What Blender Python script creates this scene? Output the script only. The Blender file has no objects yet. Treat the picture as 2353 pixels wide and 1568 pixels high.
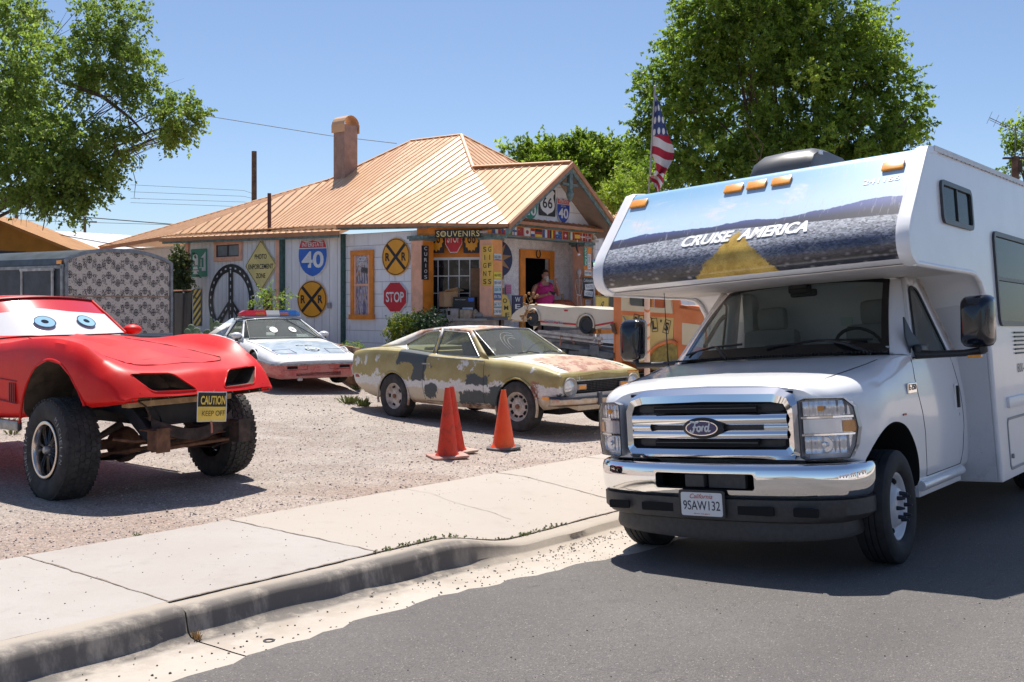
import bpy,bmesh,math,random
import numpy as np
from mathutils import Vector,Matrix
random.seed(7);np.random.seed(7)
rad=math.radians
SC=bpy.context.scene
COL=SC.collection
F_PX,CX,HY,CZ=2353.0,1176.5,698.0,1.52
cam=bpy.data.objects.new("camera",bpy.data.cameras.new("camera"))
COL.objects.link(cam)
cam.location=(0,0,CZ);cam.rotation_euler=(rad(90),0,0)
cam.data.lens=36;cam.data.sensor_width=36
cam.data.shift_y=-86/2353.0
cam.data.clip_start=.05;cam.data.clip_end=3000
SC.camera=cam
SUN_EL,SUN_AZ=66,-7
sd=Vector((math.sin(rad(SUN_AZ))*math.cos(rad(SUN_EL)),math.cos(rad(SUN_AZ))*math.cos(rad(SUN_EL)),math.sin(rad(SUN_EL))))
w=bpy.data.worlds.new("World");SC.world=w;w.use_nodes=True
wn=w.node_tree
sky=wn.nodes.new("ShaderNodeTexSky");sky.sky_type='NISHITA';sky.sun_disc=False
sky.sun_elevation=rad(SUN_EL);sky.sun_rotation=rad(SUN_AZ)
sky.altitude=1600;sky.air_density=1.0;sky.dust_density=2.5;sky.ozone_density=4
bgn=wn.nodes['Background']
wn.links.new(sky.outputs[0],bgn.inputs[0]);bgn.inputs[1].default_value=.066
sun=bpy.data.objects.new("sun",bpy.data.lights.new("sun",'SUN'));COL.objects.link(sun)
sun.data.energy=3.25;sun.data.angle=rad(.53);sun.data.color=(1,.95,.88)
sun.rotation_euler=sd.to_track_quat('Z','Y').to_euler()
SC.view_settings.view_transform='Standard';SC.view_settings.look='None'
SC.view_settings.exposure=1.05;SC.view_settings.gamma=1
SC.cycles.max_bounces=8;SC.cycles.transparent_max_bounces=16
SC.cycles.sample_clamp_indirect=8
class Ex:
 def __init__(s,nt,sock):s.nt=nt;s.o=sock
 def _m(s,op,b=None,c=None,rev=False):
  n=s.nt.nodes.new("ShaderNodeMath");n.operation=op
  def put(i,v):
   if isinstance(v,Ex):s.nt.links.new(v.o,n.inputs[i])
   elif v is not None:n.inputs[i].default_value=v
  if rev:put(0,b);put(1,s)
  else:put(0,s);put(1,b)
  put(2,c)
  return Ex(s.nt,n.outputs[0])
 def __add__(s,b):return s._m('ADD',b)
 __radd__=__add__
 def __sub__(s,b):return s._m('SUBTRACT',b)
 def __rsub__(s,b):return s._m('SUBTRACT',b,rev=True)
 def __mul__(s,b):return s._m('MULTIPLY',b)
 __rmul__=__mul__
 def __truediv__(s,b):return s._m('DIVIDE',b)
 def gt(s,b):return s._m('GREATER_THAN',b)
 def lt(s,b):return s._m('LESS_THAN',b)
 def mx(s,b):return s._m('MAXIMUM',b)
 def mn(s,b):return s._m('MINIMUM',b)
 def ab(s):return s._m('ABSOLUTE')
 def fr(s):return s._m('FRACT')
 def fl(s):return s._m('FLOOR')
 def sin(s):return s._m('SINE')
 def sm(s,a,b):
  n=s.nt.nodes.new("ShaderNodeMapRange");n.interpolation_type='SMOOTHSTEP'
  s.nt.links.new(s.o,n.inputs[0])
  if a<b:
   n.inputs[1].default_value=a;n.inputs[2].default_value=b;return Ex(s.nt,n.outputs[0])
  n.inputs[1].default_value=b;n.inputs[2].default_value=a;n.inputs[3].default_value=1;n.inputs[4].default_value=0
  return Ex(s.nt,n.outputs[0])
 def box(s,a,b,e):return s.sm(a-e,a+e)*s.sm(b+e,b-e)
class Mt:
 """procedural material builder"""
 def __init__(s,name,col=(.5,.5,.5),rough=.6,metal=0.,spec=None,coat=0.):
  s.m=bpy.data.materials.new(name);s.m.use_nodes=True;s.nt=s.m.node_tree
  s.b=s.nt.nodes['Principled BSDF']
  s.b.inputs['Base Color'].default_value=(*col,1);s.b.inputs['Roughness'].default_value=rough
  s.b.inputs['Metallic'].default_value=metal
  if coat:s.b.inputs['Coat Weight'].default_value=coat;s.b.inputs['Coat Roughness'].default_value=.05
  if spec is not None:s.b.inputs['Specular IOR Level'].default_value=spec
  s._c=None
 def co(s):
  if not s._c:
   s._c=s.nt.nodes.new("ShaderNodeTexCoord")
   s._s=s.nt.nodes.new("ShaderNodeSeparateXYZ");s.nt.links.new(s._c.outputs['Object'],s._s.inputs[0])
  return s._c.outputs['Object']
 def xyz(s):s.co();return[Ex(s.nt,s._s.outputs[i])for i in range(3)]
 def vec(s,sc=(1,1,1),off=(0,0,0),rot=(0,0,0)):
  n=s.nt.nodes.new("ShaderNodeMapping");s.nt.links.new(s.co(),n.inputs[0])
  n.inputs['Scale'].default_value=sc;n.inputs['Location'].default_value=off;n.inputs['Rotation'].default_value=rot
  return n.outputs[0]
 def noise(s,scale,detail=3,rough=.5,dist=0.,sc=None,off=(0,0,0),col=False):
  n=s.nt.nodes.new("ShaderNodeTexNoise");n.inputs['Scale'].default_value=scale;n.inputs['Detail'].default_value=detail
  n.inputs['Roughness'].default_value=rough;n.inputs['Distortion'].default_value=dist
  s.nt.links.new(s.vec(sc or(1,1,1),off),n.inputs['Vector'])
  return Ex(s.nt,n.outputs[1 if col else 0])
 def voro(s,scale,feature='F1',out=0,sc=None,rnd=1):
  n=s.nt.nodes.new("ShaderNodeTexVoronoi");n.feature=feature;n.inputs['Scale'].default_value=scale
  n.inputs['Randomness'].default_value=rnd
  s.nt.links.new(s.vec(sc or(1,1,1)),n.inputs['Vector'])
  return Ex(s.nt,n.outputs[out])
 def mix(s,f,a,b):
  n=s.nt.nodes.new("ShaderNodeMix");n.data_type='RGBA'
  if isinstance(f,Ex):s.nt.links.new(f.o,n.inputs[0])
  else:n.inputs[0].default_value=f
  for i,v in((6,a),(7,b)):
   if isinstance(v,Ex):s.nt.links.new(v.o,n.inputs[i])
   else:n.inputs[i].default_value=(*v,1)
  return Ex(s.nt,n.outputs[2])
 def hsv(s,c,v):
  n=s.nt.nodes.new("ShaderNodeHueSaturation")
  s.nt.links.new(c.o,n.inputs['Color']);s.nt.links.new(v.o,n.inputs['Value']);return Ex(s.nt,n.outputs[0])
 def color(s,e):s.nt.links.new(e.o,s.b.inputs['Base Color']);s._col=e;return s
 def rough(s,e):s.nt.links.new(e.o,s.b.inputs['Roughness']);return s
 def metal(s,e):s.nt.links.new(e.o,s.b.inputs['Metallic']);return s
 def bump(s,e,dist=.01,st=1.):
  n=s.nt.nodes.new("ShaderNodeBump");n.inputs['Distance'].default_value=dist;n.inputs['Strength'].default_value=st
  s.nt.links.new(e.o,n.inputs['Height']);s.nt.links.new(n.outputs[0],s.b.inputs['Normal']);return s
def simple(name,col,rough=.6,metal=0.,var=.12,sc=3.,bump=0.,bs=60.,coat=0.,spec=None):
 """plain coloured material with slight procedural variation"""
 t=Mt(name,col,rough,metal,spec,coat)
 if var:
  n=t.noise(sc,5,.6)
  t.color(t.mix(n.sm(.3,.7),tuple(c*(1-var)for c in col),tuple(min(1,c*(1+var))for c in col)))
 if bump:t.bump(t.noise(bs,4),bump)
 return t.m
def glass(name,tint=(.55,.62,.6),refl=1.,rough=.02,film=0.,filmcol=(.5,.5,.5)):
 m=bpy.data.materials.new(name);m.use_nodes=True;nt=m.node_tree;nt.nodes.clear()
 out=nt.nodes.new("ShaderNodeOutputMaterial");tr=nt.nodes.new("ShaderNodeBsdfTransparent");tr.inputs[0].default_value=(*tint,1)
 gl=nt.nodes.new("ShaderNodeBsdfGlossy");gl.inputs['Roughness'].default_value=rough
 fr=nt.nodes.new("ShaderNodeFresnel");ge=nt.nodes.new("ShaderNodeNewGeometry");ii=nt.nodes.new("ShaderNodeMapRange")
 nt.links.new(ge.outputs['Backfacing'],ii.inputs[0]);ii.inputs[3].default_value=1.5*refl;ii.inputs[4].default_value=1/(1.5*refl);nt.links.new(ii.outputs[0],fr.inputs[0])
 mx=nt.nodes.new("ShaderNodeMixShader");nt.links.new(fr.outputs[0],mx.inputs[0]);nt.links.new(tr.outputs[0],mx.inputs[1]);nt.links.new(gl.outputs[0],mx.inputs[2])
 last=mx
 if film:
  df=nt.nodes.new("ShaderNodeBsdfDiffuse");df.inputs[0].default_value=(*filmcol,1)
  m2=nt.nodes.new("ShaderNodeMixShader");m2 .inputs[0].default_value=film
  nt.links.new(mx.outputs[0],m2 .inputs[1]);nt.links.new(df.outputs[0],m2 .inputs[2]);last=m2
 nt.links.new(last.outputs[0],out.inputs[0]);return m
def V3(*a):return Vector(a)
def catmull(P,n,closed=False):
 """sample a Catmull-Rom curve through the points, n steps per span"""
 P=[np.array(p,float)for p in P];N=len(P);out=[]
 for i in range(N if closed else N-1):
  if closed:a,b,c,d=P[i-1],P[i],P[(i+1)%N],P[(i+2)%N]
  else:
   b,c=P[i],P[i+1];a=P[i-1]if i else 2*b-c;d=P[i+2]if i+2<N else 2*c-b
  for k in range(n):
   t=k/n
   out.append(.5*((2*b)+(c-a)*t+(2*a-5*b+4*c-d)*t*t+(3*b-a-3*c+d)*t**3))
 if not closed:out.append(P[-1])
 return out
class MB:
 def __init__(s):s.v=[];s.f=[];s.m=[]
 def add(s,vs,fs,m=0):
  o=len(s.v);s.v+=[tuple(float(c)for c in v)for v in vs]
  s.f+=[tuple(i+o for i in f)for f in fs];s.m+=[m]*len(fs);return s
 def box(s,c,d,m=0,rot=None,taper=None):
  hx,hy,hz=d[0]/2,d[1]/2,d[2]/2
  vs=[]
  for z in(-1,1):
   k=1 if(z<0 or not taper)else taper
   vs+=[Vector((x*hx*k,y*hy*k,z*hz))for x,y in((-1,-1),(1,-1),(1,1),(-1,1))]
  if rot is not None:vs=[rot@v for v in vs]
  c=Vector(c);vs=[v+c for v in vs]
  return s.add(vs,[(3,2,1,0),(4,5,6,7),(0,1,5,4),(1,2,6,5),(2,3,7,6),(3,0,4,7)],m)
 def bbox(s,c,d,r=.01,m=0,rot=None):
  """chamfered box"""
  bm=bmesh.new();bmesh.ops.create_cube(bm,size=1)
  for v in bm.verts:v.co=Vector((v.co.x*d[0],v.co.y*d[1],v.co.z*d[2]))
  r=min(r,min(d)*.45)
  bmesh.ops.bevel(bm,geom=bm.edges[:],offset=r,segments=2,affect='EDGES',profile=.6)
  bm.verts.index_update()
  vs=[v.co.copy()for v in bm.verts]
  if rot is not None:vs=[rot@v for v in vs]
  c=Vector(c);s.add([v+c for v in vs],[tuple(v.index for v in f.verts)for f in bm.faces],m);bm.free();return s
 def tube(s,pts,r,n=8,m=0,caps=True,flat=1.):
  pts=[Vector(p)for p in pts];rs=r if isinstance(r,(list,tuple))else[r]*len(pts)
  vs=[];up=None
  for i,p in enumerate(pts):
   d=(pts[min(i+1,len(pts)-1)]-pts[max(i-1,0)]).normalized()
   if up is None:up=Vector((0,0,1))if abs(d.z)<.9 else Vector((1,0,0))
   a=d.cross(up).normalized();b=a.cross(d).normalized();up=b
   for k in range(n):
    t=2*math.pi*k/n;vs.append(p+(a*math.cos(t)+b*math.sin(t)*flat)*rs[i])
  fs=[(i*n+k,i*n+(k+1)%n,(i+1)*n+(k+1)%n,(i+1)*n+k)for i in range(len(pts)-1)for k in range(n)]
  if caps:fs+=[tuple(range(n))[::-1],tuple((len(pts)-1)*n+k for k in range(n))]
  return s.add(vs,fs,m)
 def cyl(s,p0,p1,r0,r1=None,n=16,m=0,caps=True):return s.tube([p0,p1],[r0,r0 if r1 is None else r1],n,m,caps)
 def prism(s,poly,vec,m=0,mside=None):
  """3-D polygon extruded by a vector"""
  n=len(poly);P=[Vector(p)for p in poly];v=Vector(vec)
  s.add(P,[tuple(range(n))[::-1]],m);s.add([p+v for p in P],[tuple(range(n))],m)
  o=len(s.v)-2*n
  s.f+=[(o+i,o+(i+1)%n,o+n+(i+1)%n,o+n+i)for i in range(n)];s.m+=[m if mside is None else mside]*n
  return s
 def grid(s,rows,m=0,cu=False,cv=False):
  R,C=len(rows),len(rows[0]);vs=[p for r in rows for p in r];fs=[]
  for i in range(R if cu else R-1):
   for j in range(C if cv else C-1):
    fs.append((i*C+j,i*C+(j+1)%C,((i+1)%R)*C+(j+1)%C,((i+1)%R)*C+j))
  return s.add(vs,fs,m)
 def lathe(s,prof,o=(0,0,0),ax=(0,0,1),n=32,m=0,a0=0,a1=360,flip=False):
  """prof: (radius, height) pairs round axis ax"""
  o=Vector(o);ax=Vector(ax).normalized();t=Vector((1,0,0))if abs(ax.x)<.9 else Vector((0,0,1))
  u=ax.cross(t).normalized();v=ax.cross(u)
  full=a1-a0>=360;k=n if full else n+1
  rows=[[o+ax*h+(u*math.cos(rad(a0+(a1-a0)*i/n))+v*math.sin(rad(a0+(a1-a0)*i/n)))*r for i in range(k)]for r,h in prof]
  if flip:rows=rows[::-1]
  return s.grid(rows,m,cv=full)
 def ball(s,c,r,n=12,m=0,rot=None):
  if not isinstance(r,(tuple,list)):r=(r,r,r)
  rows=[];c=Vector(c)
  for i in range(n+1):
   p=math.pi*i/n;row=[]
   for j in range(2*n):
    t=math.pi*j/n
    q=Vector((math.sin(p)*math.cos(t)*r[0],math.sin(p)*math.sin(t)*r[1],-math.cos(p)*r[2]))
    row.append(c+(rot@q if rot is not None else q))
   rows.append(row)
  return s.grid(rows,m,cv=True)
 def ring(s,outer,inner,m=0):
  n=len(outer);return s.add(list(outer)+list(inner),[(i,(i+1)%n,n+(i+1)%n,n+i)for i in range(n)],m)
 def build(s,name,mats,parent=None,smooth=None,bevel=0,loc=None,M=None,solid=0,recalc=True):
  me=bpy.data.meshes.new(name);me.from_pydata(s.v,[],s.f)
  if not isinstance(mats,(list,tuple)):mats=[mats]
  for x in mats:me.materials.append(x)
  me.polygons.foreach_set('material_index',s.m)
  if recalc:
   bm=bmesh.new();bm.from_mesh(me);bmesh.ops.remove_doubles(bm,verts=bm.verts,dist=1e-5)
   bmesh.ops.recalc_face_normals(bm,faces=bm.faces);bm.to_mesh(me);bm.free()
  if smooth is not None:
   me.polygons.foreach_set('use_smooth',[True]*len(me.polygons));me.set_sharp_from_angle(angle=rad(smooth))
  me.update()
  o=bpy.data.objects.new(name,me);COL.objects.link(o)
  if parent:o.parent=parent
  if M is not None:o.matrix_local=M
  if loc is not None:o.location=loc
  if solid:
   q=o.modifiers.new('solid','SOLIDIFY');q.thickness=solid;q.offset=-1
  if bevel:
   q=o.modifiers.new('bevel','BEVEL');q.width=bevel;q.segments=2;q.limit_method='ANGLE';q.angle_limit=rad(35);q.harden_normals=False
  return o
def tag(o,label,cat,group=None,kind=None):
 if label:o['label']=label
 if cat:o['category']=cat
 if group:o['group']=group
 if kind:o['kind']=kind
 return o
def structure(o):o['kind']='structure';return o
def thing(name,label,cat,loc=(0,0,0),rz=0,group=None,M=None):
 o=bpy.data.objects.new(name,None);COL.objects.link(o);o.empty_display_size=.2
 if M is not None:o.matrix_world=M
 else:o.location=loc;o.rotation_euler=(0,0,rz)
 return tag(o,label,cat,group)
def copytree(o,parent=None):
 c=o.copy();COL.objects.link(c)
 if parent:c.parent=parent
 for ch in[x for x in o.children]:copytree(ch,c)
 return c
def frameM(o,r,u):
 """matrix with X = r, Y = u, Z = r x u"""
 r=Vector(r).normalized();u=Vector(u);u=(u-r*u.dot(r)).normalized();n=r.cross(u)
 return Matrix(((r.x,u.x,n.x,o[0]),(r.y,u.y,n.y,o[1]),(r.z,u.z,n.z,o[2]),(0,0,0,1)))
def evalmesh(o):
 dg=bpy.context.evaluated_depsgraph_get();dg.update()
 me=bpy.data.meshes.new_from_object(o.evaluated_get(dg));old=o.data;o.modifiers.clear();o.data=me;me.name=old.name
 return o
def cut(o,mb,mats,smooth=None):
 """boolean difference with the closed mesh in mb"""
 c=mb.build('cutter',mats)
 c.parent=o.parent;c.matrix_basis=o.matrix_basis
 q=o.modifiers.new('cut','BOOLEAN');q.object=c;q.solver='EXACT';q.operation='DIFFERENCE'
 try:q.material_mode='TRANSFER'
 except Exception:pass
 bpy.context.view_layer.update();evalmesh(o);me=c.data;bpy.data.objects.remove(c);bpy.data.meshes.remove(me)
 if smooth is not None:
  o.data.polygons.foreach_set('use_smooth',[True]*len(o.data.polygons));o.data.set_sharp_from_angle(angle=rad(smooth))
 return o
def text(body,name,mat,parent,h=.1,w=None,at=(0,0,0),M=None,shear=0,bold=0,ext=.0015,align='CENTER',sp=1.,ls=1.,fat=0.):
 """flat lettering as mesh, cap height h, fitted to width w, centred at 'at' of the parent's XY plane (or matrix M)"""
 cu=bpy.data.curves.new(name,'FONT');cu.body=body;cu.size=1;cu.align_x=align;cu.shear=shear;cu.offset=bold
 cu.space_character=sp;cu.space_line=ls;cu.extrude=0;cu.resolution_u=4
 o=bpy.data.objects.new(name,cu);COL.objects.link(o);bpy.context.view_layer.update()
 dg=bpy.context.evaluated_depsgraph_get();me=bpy.data.meshes.new_from_object(o.evaluated_get(dg));bpy.data.objects.remove(o);bpy.data.curves.remove(cu)
 n=len(me.vertices)
 if n==0:return None
 a=np.zeros(n*3);me.vertices.foreach_get('co',a);a=a.reshape(-1,3);lo,hi=a.min(0),a.max(0)
 sy=h/max(1e-6,hi[1]-lo[1]);sx=sy if w is None else w/max(1e-6,hi[0]-lo[0])
 a[:,0]=(a[:,0]-(lo[0]+hi[0])/2)*sx;a[:,1]=(a[:,1]-(lo[1]+hi[1])/2)*sy;a[:,2]=0
 me.vertices.foreach_set('co',a.ravel())
 if fat:
  bm=bmesh.new();bm.from_mesh(me);me2=me.copy();k_=fat*h
  for i_,(dx_,dy_)in enumerate(((-1,0),(1,0),(0,.7),(0,-.7),(.7,.5),(-.7,.5),(.7,-.5),(-.7,-.5))):
   b2=a.copy();b2[:,0]+=dx_*k_;b2[:,1]+=dy_*k_;b2[:,2]=.00015*(i_+1);me2 .vertices.foreach_set('co',b2 .ravel());bm.from_mesh(me2)
  bm.to_mesh(me);bm.free();bpy.data.meshes.remove(me2)
 me.materials.clear();me.materials.append(mat);me.update()
 t=bpy.data.objects.new(name,me);COL.objects.link(t);t.parent=parent
 t.matrix_local=(M or Matrix.Identity(4))@Matrix.Translation(at)
 return t
def rect(w,h,r=0,n=4,cx=0,cy=0):
 if r<=0:return[(cx-w/2,cy-h/2),(cx+w/2,cy-h/2),(cx+w/2,cy+h/2),(cx-w/2,cy+h/2)]
 out=[]
 for sx,sy,a in((1,-1,-90),(1,1,0),(-1,1,90),(-1,-1,180)):
  for k in range(n+1):
   t=rad(a+90*k/n);out.append((cx+sx*(w/2-r)+r*math.cos(t),cy+sy*(h/2-r)+r*math.sin(t)))
 return out
def circ(r,n=32,cx=0,cy=0,ry=None,a0=0):return[(cx+r*math.cos(2*math.pi*k/n+a0),cy+(ry or r)*math.sin(2*math.pi*k/n+a0))for k in range(n)]
def sc2(p,k,ky=None):return[(x*k,y*(ky or k))for x,y in p]
def roundpoly(P,r,n=4):
 """round the corners of a 3-D polygon; returns points and (corner, t) tags for ring matching"""
 P=[Vector(p)for p in P];N=len(P);out=[];tags=[]
 for i in range(N):
  a,b,c=P[i-1],P[i],P[(i+1)%N];d1=(a-b);d2=(c-b);rr=min(r,d1 .length*.45,d2 .length*.45)
  p,q=b+d1 .normalized()*rr,b+d2 .normalized()*rr
  for k in range(n+1):
   t=k/n;out.append((1-t)**2*p+2*t*(1-t)*b+t*t*q);tags.append((i,None))
  L=4
  q2=c+(b-c).normalized()*min(r,(b-c).length*.45,(P[(i+2)%N]-c).length*.45)
  for k in range(1,L):out.append(q.lerp(q2,k/L));tags.append((i,k/L))
 return out,tags
def matchouter(O,tags):
 O=[Vector(p)for p in O];N=len(O);out=[]
 for i,t in tags:out.append(O[i]if t is None else O[i].lerp(O[(i+1)%N],t))
 return out
def panel(mb,outer,inner,r=.03,m=0):
 inn,tg=roundpoly(inner,r);mb.ring(matchouter(outer,tg),inn,m);return inn
class Sign:
 def __init__(s,name,label,cat,M,group=None):s.r=thing(name,label,cat,M=M,group=group);s.z=0
 def plate(s,poly,mat,th=.004,name='panel',z=0.):
  mb=MB();mb.prism([(x,y,z)for x,y in poly],(0,0,th));o=mb.build(name,mat,s.r);s.z=max(s.z,z+th);return o
 def decal(s,polys,mat,name='border',lift=.002):
  mb=MB();s.z+=lift
  if not isinstance(polys[0][0],(tuple,list)):polys=[polys]
  for p in polys:mb.add([(x,y,s.z)for x,y in p],[tuple(range(len(p)))])
  return mb.build(name,mat,s.r)
 def ringd(s,po,pi,mat,name='border',lift=.002):
  s.z+=lift;mb=MB();mb.ring([(x,y,s.z)for x,y in po],[(x,y,s.z)for x,y in pi]);return mb.build(name,mat,s.r)
 def text(s,body,mat,h,w=None,at=(0,0),lift=.0025,**k):return text(body,'lettering',mat,s.r,h,w,(at[0],at[1],s.z+lift),**k)
D2=(.62,.785);N2=(.785,-.62)
def st(X,Y):return.62*X+.785*Y,.785*X-.62*Y
def xy(s,t):return s*.62+t*.785,s*.785-t*.62
def smooth(a,b,x):
 k=min(1,max(0,(x-a)/(b-a)));return k*k*(3-2*k)
T_LOT,T_JOINT,T_KERB,T_ASPH=-6.36,-4.77,-4.60,-4.06
def base(s):return-.0183*min(60,max(-30,s))
def dip(s):return smooth(5.15,6.05,s)
def gup(s):return.062*(1-smooth(3.8,6.6,s))
def zg(s,t):
 b=base(s)
 if t<=T_LOT:
  u=-(t-T_LOT);uu=min(u,14);far=max(0,-t-60)
  return b+.0044*uu*uu*smooth(2,7,uu)
 if t<=T_KERB:
  k=max(0,(t+6.0)/1.4);return b-.150*dip(s)*k
 if t<T_ASPH:return b-.212+.012*(t-T_KERB)+gup(s)
 b+=gup(s)*(1-smooth(-4,-1.8,t))
 if t<-1.6:return b-.207+.069*(t-T_ASPH)*1.0+0
 k=min(1,(t+1.6)/3.2);return b-.207+.069*2.46+.069*1.6*(1-(1-k)**2)
def gz(X,Y):return zg(*st(X,Y))
def at_px(px,py,Y):return Vector(((px-CX)/F_PX*Y,Y,CZ-(py-HY)/F_PX*Y))
def on_ground(px,py):
 """point of the terrain seen at display pixel"""
 Y=3.
 for _ in range(4000):
  p=at_px(px,py,Y)
  if p.z<=gz(p.x,p.y):return p
  Y+=.01 if Y<30 else.05
 return p
def on_plane(px,py,P,n):
 """intersection of the view ray with the vertical plane through P with normal n"""
 r=Vector(((px-CX)/F_PX,1,-(py-HY)/F_PX));P=Vector(P);n=Vector(n);c=Vector((0,0,CZ))
 return c+r*((P-c).dot(n)/r.dot(n))
def gravel_mat():
 t=Mt('gravel',rough=.95)
 big=t.noise(.35,4,.6);mid=t.noise(3,5,.65);v=t.voro(62,'F1',1);v2=t.voro(130,'F1',1)
 fine=t.noise(160,2,.6)
 c=t.mix(big.sm(.35,.68),(.272,.22,.182),(.34,.288,.247))
 c=t.mix(mid.sm(.35,.75)*.7,c,(.39,.345,.305))
 X_,Y_,_=t.xyz();tt_=X_*.785-Y_*.62;ss_=X_*.62+Y_*.785
 c=t.mix((tt_+big*1.6).sm(-7.1,-5.9)*.55,c,(.30,.20,.155));trk=t.noise(1.3,4,.6,.6,sc=(.35,.5,1))
 c=t.mix(trk.sm(.50,.62)*.5,c,(.43,.37,.32));c=t.mix(trk.sm(.44,.36)*.4,c,(.25,.20,.17))
 n=t.nt.nodes.new("ShaderNodeSeparateColor");t.nt.links.new(v.o,n.inputs[0]);vr=Ex(t.nt,n.outputs[0]);vg=Ex(t.nt,n.outputs[1])
 n2=t.nt.nodes.new("ShaderNodeSeparateColor");t.nt.links.new(v2 .o,n2 .inputs[0]);wr=Ex(t.nt,n2 .outputs[0])
 c=t.hsv(c,vr*.6+wr*.35+.52)
 c=t.mix(vg.gt(.90)*.55,c,(.20,.17,.16));c=t.mix(wr.gt(.95)*.6,c,(.60,.55,.50))
 t.color(c);t.bump(t.voro(62)*-.5+t.voro(130)*-.3+fine*.3+mid*.5,.009)
 return t.m
def concrete_mat(name,a,b,stain=False):
 t=Mt(name,rough=.9)
 n1=t.noise(.8,5,.6);n2=t.noise(7,6,.7);n3=t.noise(140,3,.7)
 c=t.mix(n1 .sm(.3,.7),a,b);c=t.mix(n2 .sm(.52,.8)*.35,c,tuple(x*.72 for x in a));c=t.hsv(c,n3*.3+.85)
 sp=t.noise(45,1);c=t.mix(sp.gt(.80)*.5,c,(.12,.10,.09))
 t.color(c);t.bump(n3*.5+n2*.5,.004);return t
M_GRAVEL=gravel_mat()
_t=concrete_mat('sidewalk_concrete',(.39,.35,.315),(.43,.395,.365));_a,_b,_=_t.xyz();_s=_a*.62+_b*.785
_sl=((_s-1.58)/1.55).fl();_h=(_sl*12.9898).sin()*.5+.5;_w=_t.noise(2.2,5,.7)
_c=_t.mix(_s.gt(4.67)*.55,_t._col,(.46,.395,.325));_c=_t.mix(_h*.12,_c,(.25,.21,.18));_c=_t.mix(_w.sm(.56,.72)*.22,_c,(.27,.22,.18));_c=_t.mix(_t.noise(11,3,.6).gt(.735)*.35,_c,(.16,.14,.13));_t.color(_c);M_WALK=_t.m
def kerb_material():
 t=concrete_mat('kerb_concrete',(.37,.315,.255),(.42,.365,.305));x,y,z=t.xyz()
 s=x*.62+y*.785;tt=x*.785-y*.62;h=z+s*.0183
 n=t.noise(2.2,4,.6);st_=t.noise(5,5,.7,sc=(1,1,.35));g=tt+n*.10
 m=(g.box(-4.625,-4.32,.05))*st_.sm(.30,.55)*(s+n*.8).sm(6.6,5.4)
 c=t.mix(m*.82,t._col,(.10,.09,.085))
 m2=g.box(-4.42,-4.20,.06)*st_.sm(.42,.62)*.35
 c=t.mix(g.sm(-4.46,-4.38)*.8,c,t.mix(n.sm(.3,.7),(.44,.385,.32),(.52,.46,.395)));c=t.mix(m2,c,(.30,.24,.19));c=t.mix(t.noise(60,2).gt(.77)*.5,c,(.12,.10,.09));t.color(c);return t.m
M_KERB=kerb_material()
def asphalt_mat():
 t=Mt('asphalt',rough=.85)
 n1=t.noise(.5,4,.6);n2=t.noise(5,5,.7);v=t.voro(170,'F1',1);n=t.nt.nodes.new("ShaderNodeSeparateColor");t.nt.links.new(v.o,n.inputs[0])
 r=Ex(t.nt,n.outputs[0]);g=Ex(t.nt,n.outputs[1])
 c=t.mix(n1 .sm(.3,.7),(.115,.104,.096),(.14,.128,.118));c=t.mix(n2 .sm(.55,.8)*.4,c,(.09,.085,.085));c=t.hsv(c,r*.7+.65)
 X_,Y_,_=t.xyz();tt_=X_*.785-Y_*.62;ss_=X_*.62+Y_*.785
 c=t.mix(((tt_+n2*.25).box(-1.9,-1.3,.25)).mx((tt_+n2*.25).box(.1,.6,.25))*.16,c,(.07,.065,.063));cr_=(t.noise(.75,5,.7,1.5)-.5).ab();c=t.mix(cr_.lt(.0022)*.5,c,(.05,.045,.045));c=t.mix(t.noise(1.7,3,.5,.4).sm(.68,.74)*.25,c,(.06,.056,.055))
 c=t.mix(g.gt(.982)*.6,c,(.40,.35,.31));c=t.mix(t.noise(28,1).gt(.79)*.75,c,(.045,.04,.04))
 t.color(c);t.bump(t.voro(170)*-.7+n2*.5,.006);t.rough(r*.25+.65);return t.m
M_ASPH=asphalt_mat()
def sheet(name,ss,ts,mat,z0=0.,edge=None):
 rows=[]
 for i,s in enumerate(ss):
  row=[]
  for j,t in enumerate(ts):
   tt=t
   if edge and j==0:tt=t+edge(s)
   X,Y=xy(s,tt);row.append((X,Y,zg(s,tt)+z0))
  rows.append(row)
 mb=MB();mb.grid(rows)
 o=mb.build(name,mat,smooth=30,recalc=False)
 if o.data.polygons[0].normal.z<0:o.data.flip_normals()
 return structure(o)
def fr(a,b,n):return[a+(b-a)*i/n for i in range(n+1)]
ssL=[-900,-300,-120,-60,-30]+fr(-15,45,200)+[55,60,62,90,150,400,1000]
def lotn(s,t):return.012*math.sin(s*2.1+t*1.3)*math.sin(s*.9-t*2.2)+.006*math.sin(s*5.3+1)*math.sin(t*6.1)
_z=zg
lot=sheet('ground',ssL,[T_LOT+.02-.3*k for k in range(70)]+[-30,-40,-60,-120,-300,-1000],M_GRAVEL,-.012,edge=lambda s:0)
sheet('sidewalk',fr(-15,45,400),fr(T_JOINT,T_LOT,10),M_WALK,edge=None)
mj=simple('joint_dirt',(.22,.175,.14),.95,var=.4,sc=30)
mb=MB()
def strip(pts,wd,z=.0035):
 L=[];R=[]
 for i,(s,t)in enumerate(pts):
  a=pts[max(0,i-1)];b=pts[min(len(pts)-1,i+1)];ds,dt=b[0]-a[0],b[1]-a[1];l=math.hypot(ds,dt)or 1
  ww=wd*random.uniform(.5,1.3)/2
  for arr,k in((L,1),(R,-1)):
   S,T=s-dt/l*ww*k,t+ds/l*ww*k;X,Y=xy(S,T);arr.append((X,Y,zg(s,t)+z))
 mb.grid([L,R])
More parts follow.
